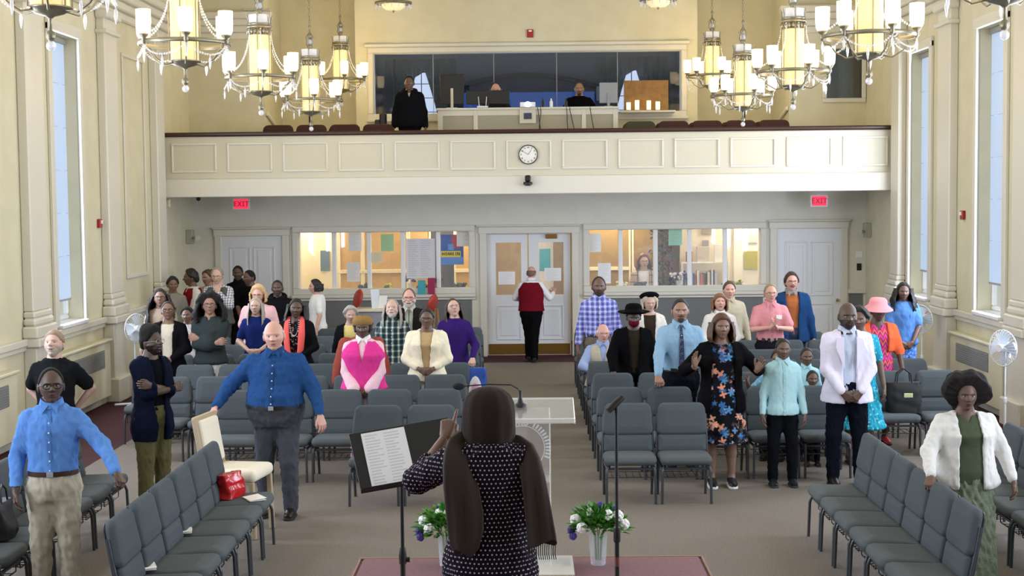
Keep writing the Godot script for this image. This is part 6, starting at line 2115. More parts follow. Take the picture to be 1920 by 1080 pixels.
func stands() -> void:
	var t := thing("music_stand", "black music stand left of the speaker", "music stand", Vector3(-0.63, 0.5, -6.98))
	var p := MB.new()
	p.tube([Vector3(0, 0.02, 0), Vector3(0, 0.72, 0)], 0.013, 10)
	p.tube([Vector3(0, 0.7, 0), Vector3(0, 1.12, 0)], 0.009, 10)
	part(t, "post", p, M.black)
	var kn := MB.new()
	kn.tube([Vector3(0.01, 0.68, 0), Vector3(0.035, 0.68, 0)], 0.013, 10)
	kn.lathe([Vector2(0.018, 0.66), Vector2(0.02, 0.7), Vector2(0.014, 0.74)], 10)
	part(t, "clamp", kn, M.black)
	for k in 3:
		var a := TAU * k / 3 + 0.5
		var l := MB.new()
		l.tube([Vector3(0, 0.22, 0), Vector3(cos(a) * 0.12, 0.1, sin(a) * 0.12), Vector3(cos(a) * 0.27, 0.01, sin(a) * 0.27)], 0.008, 6)
		part(t, "leg", l, M.black)
	# the desk faces the speaker (+z), turned and tilted back
	var bs := Basis(Vector3.UP, deg_to_rad(8.0)) * Basis(Vector3.RIGHT, deg_to_rad(-38.0)) * Basis(Vector3.BACK, deg_to_rad(9.0))
	var d := MB.new()
	d.box(Vector3(0, 0.0, 0), Vector3(0.5, 0.33, 0.006), 0.002)
	d.box(Vector3(0, -0.16, 0.02), Vector3(0.5, 0.006, 0.045), 0.002)
	part(t, "desk", d, M.black, Vector3(0.02, 1.2, 0.0), bs)
	var s := thing("song_sheet", "white printed song sheet on the black music stand", "paper", Vector3(-0.63, 0.5, -6.98))
	sheet(s, "page", 0.216, 0.3, lines_mat(rgb("f6f5f6"), rgb("dad8dd"), 1.0, 2), Vector3(0.02, 1.2, 0.0) + bs * Vector3(-0.085, 0.0, 0.008), bs)
	var m := thing("microphone_stand", "black straight microphone stand right of the speaker", "microphone stand", Vector3(0.47, 0.5, -7.75))
	var q := MB.new()
	q.tube([Vector3(0, 0.02, 0), Vector3(0, 0.62, 0)], 0.0125, 10)
	q.tube([Vector3(0, 0.6, 0), Vector3(0, 1.3, 0)], 0.009, 10)
	part(m, "pole", q, M.black)
	var cl := MB.new()
	cl.lathe([Vector2(0.014, 0.57), Vector2(0.019, 0.58), Vector2(0.019, 0.65), Vector2(0.013, 0.66)], 12)
	part(m, "clutch", cl, M.black)
	var rg := MB.new()
	rg.lathe([Vector2(0.0128, 0.44), Vector2(0.0135, 0.44), Vector2(0.0135, 0.49), Vector2(0.0128, 0.49)], 12)
	part(m, "red_band", rg, mat(rgb("6a3a30"), 0.5))
	var bb := MB.new()
	bb.lathe([Vector2(0.14, 0.0), Vector2(0.14, 0.012), Vector2(0.05, 0.025), Vector2(0.016, 0.04)], 24)
	part(m, "base", bb, M.black)
	var cp := MB.new()
	cp.tube([Vector3(-0.045, 1.295, 0.02), Vector3(0.0, 1.335, 0.0), Vector3(0.035, 1.365, -0.015)], [0.017, 0.02, 0.016], 10)
	cp.tube([Vector3(0, 1.27, 0), Vector3(0, 1.33, 0)], 0.011, 8)
	part(m, "mic_clip", cp, M.black)

func bouquet(at: Vector3, label: String, sd: int) -> void:
	var v := thing("flower_vase", label, "vase", at)
	var g := MB.new()
	var rows := []
	for i in 10:
		var u := i / 9.0
		var row := PackedVector3Array()
		for j in 24:
			var a := TAU * j / 24
			var r := lerpf(0.045, 0.06, u) + (0.005 if (i + j) % 2 == 0 else 0.0)
			row.append(Vector3(cos(a) * r, 0.21 * u, sin(a) * r))
		rows.append(row)
	g.grid(rows, true, true, false)
	part(v, "glass", g, M.cut_glass)
	var rng := RandomNumberGenerator.new()
	rng.seed = sd
	var st := MB.new()
	for k in 14:
		var a := rng.randf() * TAU
		st.tube([Vector3(cos(a) * 0.02, 0.03, sin(a) * 0.02), Vector3(cos(a) * 0.03, 0.2, sin(a) * 0.03), Vector3(cos(a) * 0.12, 0.3 + rng.randf() * 0.06, sin(a) * 0.12)], 0.003, 5)
	part(v, "stems", st, mat(rgb("4f7a34"), 0.7))
	for grp in 3:
		var lf := MB.new()
		for k in 190:
			var a := rng.randf() * TAU
			var el := rng.randf_range(-0.25, 1.3)
			var r := rng.randf_range(0.04, 0.15)
			var c := Vector3(cos(a) * cos(el) * r * 1.15, 0.25 + sin(el) * r * 0.85, sin(a) * cos(el) * r)
			var dv := (c - Vector3(0, 0.2, 0)).normalized()
			var sdv := dv.cross(Vector3(rng.randf() - 0.5, 1, rng.randf() - 0.5)).normalized()
			var l := rng.randf_range(0.04, 0.075)
			lf.quadn(c, c + dv * l * 0.6 + sdv * 0.019, c + dv * l * 1.3 - Vector3(0, 0.02, 0), c + dv * l * 0.6 - sdv * 0.019, Vector3.UP)
		var o := part(v, "foliage", lf, mat(rgb(["4c8a2c", "66a838", "38752a"][grp]), 0.7))
		o.set_meta("kind", "stuff")
	var spots := [[-0.15, 0.31, 0.03, 0], [-0.11, 0.27, 0.1, 0], [0.13, 0.34, 0.06, 0], [0.17, 0.28, 0.05, 0], [-0.04, 0.355, 0.02, 0], [0.06, 0.35, 0.08, 0], [-0.06, 0.37, -0.04, 1], [0.1, 0.37, -0.02, 1], [-0.18, 0.24, 0.04, 1], [0.02, 0.385, -0.05, 1], [-0.17, 0.21, 0.08, 1]]
	for s in spots:
		var f := MB.new()
		var white: bool = s[3] == 0
		var c := Vector3(s[0], s[1], s[2])
		var R := 0.036 if white else 0.026
		for k in 22:
			var y := 1.0 - 2.0 * (k + 0.5) / 22.0
			var a := k * 2.4
			var d := Vector3(cos(a) * sqrt(1 - y * y), y, sin(a) * sqrt(1 - y * y))
			f.ball(c + d * R * 0.7, Vector3.ONE * R * 0.42, 6, 4)
		part(v, "blossom", f, mat(rgb("f2f1ee") if white else rgb("4a3a86"), 0.8))

func speaker() -> void:
	var p := {"label": "woman leading in black headscarf and polka-dot blouse, seen from behind, finger raised", "x": -0.19, "z": -6.6, "y": 0.5, "h": 1.58, "w": 1.12, "hip": 0.0, "belly": 0.0, "skin": "d3", "turn": 180, "hp": 2,
		"top": {"c": "dots", "name": "blouse", "hem": 0.72, "fit": 0.03, "slv_r": 1.35, "cuff": 0.45, "folds": 0.014, "flare": 0.015}, "bot": {"c": "#dcdad8"}, "shoes": "222222",
		"arms": [[Vector3(-0.1, 1.1, 0.22), Vector3(0.15, -1, -0.1), "fold", Vector3(0, 0, -1), Vector3(0.6, 0.2, 0.3)], [Vector3(0.24, 1.45, 0.2), Vector3(0.75, -1, -0.25), "point", Vector3(-0.3, 0, 1), Vector3(-0.03, 1, 0.1)]]}
	var root := person(p)
	# headscarf: cap, neck drape and two long ends with fringe down the back
	var m := MB.new()
	var rows := []
	var hc := Vector3(0, 1.6, 0.015)
	for q in [[0.15, 0.004, 0.004], [0.147, 0.04, 0.042], [0.135, 0.072, 0.078], [0.11, 0.1, 0.108], [0.07, 0.117, 0.126], [0.02, 0.124, 0.13], [-0.04, 0.124, 0.126], [-0.09, 0.12, 0.115], [-0.125, 0.115, 0.105], [-0.15, 0.118, 0.1], [-0.175, 0.13, 0.1], [-0.19, 0.12, 0.09]]:
		var row := PackedVector3Array()
		for i in 44:
			var a := TAU * i / 44
			var fo: float = 0.004 * sin(a * 5.0 + q[0] * 30.0) * smoothstep(0.12, -0.05, q[0]) + 0.003 * sin(a * 11.0)
			var face: float = smoothstep(0.6, 0.3, absf(wrapf(a, -PI, PI))) * smoothstep(0.1, 0.06, absf(q[0] + 0.02)) * 0.05
			row.append(hc + Vector3(sin(a) * (q[1] * 1.1 + fo), q[0], cos(a) * (q[2] + fo - face)))
		rows.append(row)
	m.grid(rows, true, true, false)
	var hs := part(root, "headscarf", m, mat(rgb("261811"), 0.95))
	for e in [-1.0, 1.0]:
		var sm := MB.new()
		var rr := []
		# local +x is image left
		var path: Array
		if e > 0:
			path = [[0.05, 1.49, 0.1, 0.05], [0.11, 1.5, 0.05, 0.055], [0.145, 1.478, -0.02, 0.062], [0.155, 1.43, -0.09, 0.07], [0.15, 1.36, -0.135, 0.08], [0.135, 1.26, -0.165, 0.09], [0.12, 1.15, -0.178, 0.095], [0.115, 1.05, -0.185, 0.09], [0.12, 0.98, -0.188, 0.075], [0.125, 0.94, -0.186, 0.05]]
		else:
			path = [[-0.06, 1.48, 0.1, 0.05], [-0.12, 1.475, 0.05, 0.055], [-0.175, 1.445, -0.02, 0.058], [-0.205, 1.39, -0.09, 0.06], [-0.225, 1.31, -0.13, 0.062], [-0.242, 1.2, -0.155, 0.066], [-0.255, 1.1, -0.17, 0.07], [-0.265, 1.02, -0.176, 0.074], [-0.268, 0.985, -0.178, 0.075]]
		for q in path:
			var row := PackedVector3Array()
			for i in 20:
				var a := TAU * i / 20
				row.append(Vector3(q[0] + cos(a) * q[3], q[1] - 0.02 * sin(a * 2.0) * e, q[2] + sin(a) * 0.03 + 0.007 * sin(cos(a) * 9.0 + q[1] * 7.0)))
			rr.append(row)
		sm.grid(rr, true, true, true)
		part(hs, "scarf_end", sm, mat(rgb("2c1f17"), 0.8))
		if e < 0:
			var fr := MB.new()
			for k in 14:
				var xx := -0.335 + k * 0.0105
				fr.tube([Vector3(xx, 1.0, -0.178), Vector3(xx + 0.003, 0.93, -0.18), Vector3(xx - 0.002, 0.9, -0.178)], 0.0025, 5)
			part(hs, "fringe", fr, mat(rgb("2c221c"), 0.8)).set_meta("kind", "stuff")

# ---------- furniture and belongings ----------
func white_chair() -> void:
	var t := thing("counter_chair", "tall cream upholstered chair with pale wood legs by the bald man", "chair", Vector3(-2.6, 0, -12.62), deg_to_rad(80.0))
	var wood := mat(rgb("b3a184"), 0.5)
	var cream := mat(rgb("e9e1cf"), 0.8)
	var s := MB.new()
	cushion(s, Transform3D(Basis(), Vector3(0, 0.5, 0.02)), 0.5, 0.48, 0.0, 0.11, 0.05, 0.035)
	part(t, "seat", s, cream)
	var b := MB.new()
	cushion(b, Transform3D(Basis(Vector3.RIGHT, deg_to_rad(80.0)), Vector3(0, 0.83, -0.24)), 0.4, 0.4, -0.02, 0.03, 0.03, 0.018)
	part(t, "backrest", b, cream)
	for e in [-1.0, 1.0]:
		var l := MB.new()
		l.bar(Vector3(e * 0.22, 0.5, 0.22), Vector3(e * 0.225, 0, 0.235), 0.045, 0.045, 0.006)
		part(t, "leg", l, wood)
		var r := MB.new()
		r.bar(Vector3(e * 0.22, 0.56, -0.21), Vector3(e * 0.225, 0, -0.28), 0.045, 0.05, 0.006)
		r.bar(Vector3(e * 0.22, 0.55, -0.21), Vector3(e * 0.215, 1.05, -0.3), 0.04, 0.045, 0.006)
		part(t, "leg", r, wood)
		var st := MB.new()
		st.bar(Vector3(e * 0.222, 0.2, 0.22), Vector3(e * 0.222, 0.2, -0.25), 0.03, 0.02, 0.004)
		part(t, "stretcher", st, wood)
	for q in [[0.235, 1.04, -0.298, "top_rail"], [0.21, 0.64, -0.228, "lower_rail"], [0.225, 0.22, 0.23, "footrest"]]:
		var tr := MB.new()
		tr.bar(Vector3(-q[0], q[1], q[2]), Vector3(q[0], q[1], q[2]), 0.04, 0.045, 0.008)
		part(t, q[3], tr, wood)

func bag(called: String, label: String, at: Vector3, turn: float, w: float, h: float, d: float, col: Color, rough: float, sd: int, handles: bool) -> Node3D:
	var t := thing(called, label, "bag", at, turn)
	var m := MB.new()
	var fn := FastNoiseLite.new()
	fn.seed = sd
	fn.frequency = 6.0
	var rows := []
	for j in 9:
		var u := j / 8.0
		var row := PackedVector3Array()
		for i in 28:
			var a := TAU * i / 28
			var c := cos(a)
			var s := sin(a)
			var px := signf(c) * pow(absf(c), 0.55) * w * 0.5
			var pz := signf(s) * pow(absf(s), 0.55) * d * 0.5 * lerpf(1.0, 0.45, u * u)
			var p := Vector3(px * lerpf(0.92, 1.0, u), h * u, pz)
			p += Vector3(c, 0, s) * fn.get_noise_3d(p.x * 2.0, p.y * 2.0, p.z * 2.0) * 0.035
			row.append(p)
		rows.append(row)
	m.grid(rows, true, true, true)
	part(t, "body", m, mat(col, rough))
	if handles:
		for e in [-1.0, 1.0]:
			var hm := MB.new()
			hm.tube([Vector3(-w * 0.22, h * 0.9, e * d * 0.2), Vector3(-w * 0.18, h * 1.3, e * d * 0.16), Vector3(0, h * 1.45, e * d * 0.12), Vector3(w * 0.18, h * 1.3, e * d * 0.16), Vector3(w * 0.22, h * 0.9, e * d * 0.2)], 0.008, 6)
			part(t, "handle", hm, mat(col, rough))
	return t

func paper_on(label: String, at: Vector3, turn: float, w := 0.14, d := 0.2) -> void:
	var m := MB.new()
	m.obox(Transform3D(Basis(Vector3.UP, turn), Vector3(0, 0.004, 0)), Vector3(w, 0.006, d), 0.001)
	m.obox(Transform3D(Basis(Vector3.UP, turn + 0.06) * Basis(Vector3.BACK, 0.08), Vector3(0, 0.014, 0)), Vector3(w, 0.002, d))
	single("bulletin", label, "paper", m, M.paper, at)

func belongings() -> void:
	var rb := bag("gift_bag", "glossy red bag on the farthest chair of the left side row", Vector3(-2.52, 0.468, -11.95), deg_to_rad(70.0), 0.27, 0.2, 0.17, rgb("b81d22"), 0.14, 3, false)
	var bb := bag("backpack", "black backpack with yellow tag on a chair of the right block", Vector3(4.27, 0.468, -16.38), 0.0, 0.4, 0.34, 0.24, rgb("121214"), 0.7, 5, true)
	var tg := MB.new()
	tg.box(Vector3(0.03, 0.2, 0.105), Vector3(0.1, 0.05, 0.012), 0.004)
	part(bb, "yellow_tag", tg, mat(rgb("c9cf9a"), 0.7))
	bag("handbag", "large black handbag on an outer left side chair", Vector3(-3.95, 0.468, -10.55), PI / 2, 0.3, 0.27, 0.2, rgb("0e0e10"), 0.5, 9, true)
	bag("tote_bag", "dark tote bag slung against a chair near the cream cardigan", Vector3(-1.0, 0.468, -17.55), 0.0, 0.26, 0.3, 0.16, rgb("1b1b1f"), 0.7, 12, false)
	var bl := bag("shopping_bag", "blue bag with pink and white print beside the aisle chairs", Vector3(-0.62, 0.42, -17.35), 0.0, 0.2, 0.48, 0.2, rgb("1f4fae"), 0.6, 15, false)
	var pk := MB.new()
	pk.ball(Vector3(-0.03, 0.18, 0.09), Vector3(0.06, 0.14, 0.03), 12, 8)
	part(bl, "pink_print", pk, mat(rgb("d9a0c8"), 0.7))
	var wh := MB.new()
	wh.ball(Vector3(-0.03, 0.15, 0.08), Vector3(0.085, 0.24, 0.03), 12, 8)
	part(bl, "white_print", wh, mat(rgb("e6e4ec"), 0.7))
	paper_on("folded white bulletin beside the red bag", Vector3(-2.3, 0.466, -11.85), 0.5)
	paper_on("white card between the third and fourth left side chairs", Vector3(-2.6, 0.466, -10.68), 0.2, 0.1, 0.14)
	paper_on("white card between the two nearest left side chairs", Vector3(-2.6, 0.466, -9.62), 0.3, 0.1, 0.16)
	paper_on("white bulletin on an outer left side chair", Vector3(-3.7, 0.466, -11.25), 0.9)
	var bk := thing("hymn_book_stack", "stack of books with gilt edges on an outer right side chair", "books", Vector3(3.86, 0.466, -10.0), 0.3)
	for k in 3:
		var b := MB.new()
		b.box(Vector3(0.01 * k, 0.018 + 0.036 * k, 0), Vector3(0.24, 0.034, 0.17), 0.003)
		part(bk, "book", b, mat(rgb(["1b1a1c", "a98b4e", "e5e2da"][k]), 0.4))

func fan(at: Vector3, turn: float, label: String, hh := 1.05) -> void:
	var t := thing("pedestal_fan", label, "fan", at, turn)
	var wm := mat(rgb("e4e8ee"), 0.4)
	var b := MB.new()
	for a in [0.5, -0.5]:
		b.obox(Transform3D(Basis(Vector3.UP, a), Vector3(0, 0.02, 0)), Vector3(0.62, 0.035, 0.06), 0.012)
	part(t, "base", b, wm)
	var p := MB.new()
	p.tube([Vector3(0, 0.03, 0), Vector3(0, 0.55, 0)], 0.016, 10)
	p.tube([Vector3(0, 0.5, 0), Vector3(0, hh - 0.04, 0)], 0.011, 10)
	p.lathe([Vector2(0.016, 0.5), Vector2(0.024, 0.51), Vector2(0.024, 0.56), Vector2(0.014, 0.57)], 10)
	part(t, "pole", p, wm)
	var mo := MB.new()
	mo.tube([Vector3(0, hh, -0.14), Vector3(0, hh, -0.1), Vector3(0, hh, -0.02), Vector3(0, hh, 0.0)], [0.045, 0.065, 0.065, 0.04], 14)
	mo.tube([Vector3(0, hh - 0.12, -0.06), Vector3(0, hh, -0.06)], 0.02, 8)
	part(t, "motor", mo, wm)
	var R := 0.21
	var fx := Transform3D(Basis(Vector3.RIGHT, PI / 2), Vector3(0, hh, 0.05))
	var g := MB.new()
	for k in 32:
		var a := TAU * k / 32
		var d := Vector3(cos(a), sin(a), 0)
		g.tube([Vector3(0, hh, 0.1) + d * 0.05, Vector3(0, hh, 0.1) + d * 0.14, Vector3(0, hh, 0.07) + d * 0.2, Vector3(0, hh, 0.04) + d * R, Vector3(0, hh, 0.0) + d * 0.18, Vector3(0, hh, -0.02) + d * 0.05], 0.0016, 4)
	g.lathe([Vector2(R, -0.008), Vector2(R + 0.006, 0.0), Vector2(R, 0.008), Vector2(R - 0.004, 0.0), Vector2(R, -0.008)], 32, Transform3D(Basis(Vector3.RIGHT, PI / 2), Vector3(0, hh, 0.04)), false)
	part(t, "guard", g, wm)
	var hb := MB.new()
	hb.tube([Vector3(0, hh, 0.0), Vector3(0, hh, 0.095), Vector3(0, hh, 0.108)], [0.035, 0.05, 0.045], 16)
	part(t, "hub", hb, wm)
	for k in 4:
		var bl := MB.new()
		var a0 := TAU * k / 4
		var rows := []
		for i in 5:
			var row := PackedVector3Array()
			var r := lerpf(0.045, 0.185, i / 4.0)
			for j in 6:
				var a := a0 + lerpf(-0.55, 0.55, j / 5.0)
				row.append(Vector3(cos(a) * r, hh + sin(a) * r, 0.04 + lerpf(-0.028, 0.028, j / 5.0)))
			rows.append(row)
		bl.grid(rows, false, false, false, true)
		part(t, "blade", bl, mat(rgb("c9d6e4"), 0.3))

# ---------- things fixed to the walls ----------
func wall_things() -> void:
	for e in [[-5.17, 2.89, "left"], [5.24, 2.84, "right"]]:
		var t := thing("exit_sign", "red lit exit sign under the %s end of the balcony" % e[2], "exit sign", Vector3(e[0], e[1], -26.0))
		var b := MB.new()
		b.box(Vector3.ZERO, Vector3(0.32, 0.22, 0.04), 0.008)
		b.box(Vector3(0, 0.115, 0), Vector3(0.08, 0.03, 0.03))
		part(t, "housing", b, mat(rgb("d8d6d2"), 0.5))
		var f := MB.new()
		f.box(Vector3(0, 0, 0.021), Vector3(0.26, 0.17, 0.004), 0.001)
		part(t, "lit_face", f, glow(rgb("c22040"), rgb("ff2f55"), 0.9))
		letters(t, "EXIT", 0.1, glow(rgb("7a0f20"), rgb("b3122e"), 0.5), Vector3(0, 0, 0.0245))
	var c := thing("wall_clock", "round wall clock on the balcony front", "clock", Vector3(0.02, 3.68, FZ))
	var x := Transform3D(Basis(Vector3.RIGHT, PI / 2), Vector3(0, 0, 0.0))
	var rim := MB.new()
	rim.lathe([Vector2(0.15, 0.005), Vector2(0.165, 0.005), Vector2(0.165, 0.035), Vector2(0.155, 0.042), Vector2(0.15, 0.03)], 40, x, false)
	part(c, "rim", rim, mat(rgb("4d4a42"), 0.25, 0.6))
	var fc := MB.new()
	fc.lathe([Vector2(0.15, 0.01), Vector2(0.15, 0.026), Vector2(0.001, 0.027)], 40, x)
	part(c, "dial", fc, mat(rgb("e9e7e1"), 0.25))
	for k in 12:
		var a := TAU * k / 12
		letters(c, str(12 if k == 0 else k), 0.026, M.black, Vector3(sin(a) * 0.12, cos(a) * 0.12, 0.029), Basis(), "numeral", 0.002)
	for hd in [[deg_to_rad(34.0), 0.1, 0.008], [deg_to_rad(-58.0), 0.095, 0.006]]:
		var m := MB.new()
		m.bar(Vector3(0, 0, 0.032), Vector3(sin(hd[0]) * hd[1], cos(hd[0]) * hd[1], 0.032), 0.008, 0.003)
		part(c, "hand", m, M.black)
	var pt := thing("ptz_camera", "black camera on the balcony front below the clock", "camera", Vector3(0.01, 3.17, FZ + 0.05))
	var pb := MB.new()
	pb.lathe([Vector2(0.075, 0.0), Vector2(0.08, 0.015), Vector2(0.075, 0.04), Vector2(0.055, 0.05)], 20, Transform3D(Basis(), Vector3(0, 0, 0.085)))
	part(pt, "base", pb, M.black)
	var ph := MB.new()
	ph.box(Vector3(0, 0.105, 0.085), Vector3(0.1, 0.11, 0.1), 0.02)
	ph.tube([Vector3(0, 0.11, 0.12), Vector3(0, 0.11, 0.15)], 0.03, 12)
	part(pt, "head", ph, M.black)
	var bk := MB.new()
	bk.box(Vector3(0, -0.01, 0.05), Vector3(0.1, 0.012, 0.1), 0.003)
	part(pt, "bracket", bk, M.black)
	for e in [[-6.2, -20.9, -1.0, "left"], [6.2, -20.7, 1.0, "right"]]:
		var t := thing("fire_alarm", "red fire alarm on the %s wall between the windows" % e[3], "fire alarm", Vector3(e[2] * (WX - 0.13 if absf(e[1] + 21.35) < 0.31 else WX), 2.64, e[1]))
		var m := MB.new()
		m.box(Vector3(-e[2] * 0.025, 0, 0), Vector3(0.05, 0.13, 0.12), 0.008)
		part(t, "body", m, M.red)
		var w := MB.new()
		w.box(Vector3(-e[2] * 0.055, 0.02, 0), Vector3(0.02, 0.05, 0.06), 0.004)
		part(t, "strobe", w, M.frame_white)
	var t2 := thing("fire_alarm", "red fire alarm high above the control-room window", "fire alarm", Vector3(0.08, 6.06, -27.6))
	var m2 := MB.new()
	m2.box(Vector3(0, 0, 0.03), Vector3(0.12, 0.15, 0.06), 0.008)
	part(t2, "body", m2, M.red)
	var w2 := MB.new()
	w2.box(Vector3(0, 0.045, 0.062), Vector3(0.06, 0.03, 0.01), 0.003)
	part(t2, "strobe", w2, M.frame_white)
	for e in [-1.0, 1.0]:
		var t := thing("emergency_light", "beige emergency light in the %s rear corner" % ("left" if e < 0 else "right"), "light", Vector3(e * 6.13, 2.3, -26.35))
		var m := MB.new()
		m.box(Vector3(e * 0.06, 0, 0), Vector3(0.12, 0.26, 0.2), 0.012)
		part(t, "housing", m, mat(rgb("a8a896"), 0.5))
		for k in [-1.0, 1.0]:
			var l := MB.new()
			l.tube([Vector3(-e * 0.02, -0.02, k * 0.06), Vector3(-e * 0.07, -0.03, k * 0.08 + 0.03), Vector3(-e * 0.1, -0.03, k * 0.08 + 0.06)], [0.02, 0.035, 0.045], 12)
			part(t, "lamp_head", l, mat(rgb("b9b7a6"), 0.4))
	var ms := MB.new()
	ms.box(Vector3.ZERO, Vector3(0.1, 0.16, 0.08), 0.02)
	single("motion_sensor", "small cream sensor under the left end of the balcony", "sensor", ms, mat(rgb("d8cfae"), 0.5), Vector3(-6.18, 2.92, FZ - 0.2))
	var dm := MB.new()
	dm.ball(Vector3(0, -0.02, 0), Vector3(0.04, 0.04, 0.04), 12, 8)
	single("dome_camera", "tiny black dome camera on the ceiling below the balcony", "camera", dm, M.black, Vector3(-5.83, 3.01, -25.5))
	var kp := MB.new()
	kp.box(Vector3(0, 0, 0.01), Vector3(0.085, 0.13, 0.02), 0.006)
	single("keypad", "small black keypad right of the right door", "keypad", kp, M.black, Vector3(6.13, 1.61, BZ))
	var sw := MB.new()
	sw.box(Vector3(0, 0, 0.006), Vector3(0.12, 0.12, 0.012), 0.004)
	single("switch_plate", "white switch plate above the black keypad", "switch", sw, M.frame_white, Vector3(6.13, 1.84, BZ))
	# bowl lamps over the balcony
	for e in [-1.0, 1.0]:
		var t := thing("bowl_lamp", "%s glass bowl lamp hanging over the balcony, cut by the top edge" % ("left" if e < 0 else "right"), "lamp", Vector3(e * 2.33, 6.27, -25.6))
		var g := MB.new()
		g.lathe([Vector2(0.02, 0.0), Vector2(0.14, 0.01), Vector2(0.2, 0.06), Vector2(0.22, 0.12), Vector2(0.2, 0.12), Vector2(0.13, 0.04), Vector2(0.02, 0.03)], 28)
		part(t, "bowl", g, glow(rgb("f3e6bb"), rgb("f6e2a6"), 0.45))
		var fn := MB.new()
		fn.lathe([Vector2(0.002, -0.05), Vector2(0.016, -0.03), Vector2(0.022, -0.01), Vector2(0.01, 0.0)], 12)
		part(t, "finial", fn, M.pewter)
		var rg := MB.new()
		rg.lathe([Vector2(0.3, 0.1), Vector2(0.33, 0.11), Vector2(0.33, 0.14), Vector2(0.22, 0.15), Vector2(0.22, 0.12)], 30)
		part(t, "rim", rg, M.pewter)
		for k in 16:
			var a := TAU * k / 16
			var d := MB.new()
			d.ball(Vector3(cos(a) * 0.31, 0.06, sin(a) * 0.31), Vector3(0.014, 0.04, 0.014), 6, 5)
			part(t, "crystal_drop", d, M.crystal)
		var rd := MB.new()
		rd.tube([Vector3(0, 0.1, 0), Vector3(0, CEIL - 6.27, 0)], 0.01, 6)
		part(t, "rod", rd, M.pewter)
	var v := thing("air_vent", "white louvered air vent high above the left balcony corner", "vent", Vector3(-4.95, 6.25, BZ))
	var vb := MB.new()
	frame_xy(vb, 0.02, -0.25, 0.25, -0.22, 0.22, 0.04, 0.03)
	part(v, "frame", vb, M.trim)
	for k in 7:
		var s := MB.new()
		s.obox(Transform3D(Basis(Vector3.RIGHT, 0.6), Vector3(0, -0.16 + k * 0.053, 0.015)), Vector3(0.42, 0.035, 0.006))
		part(v, "slat", s, M.trim)

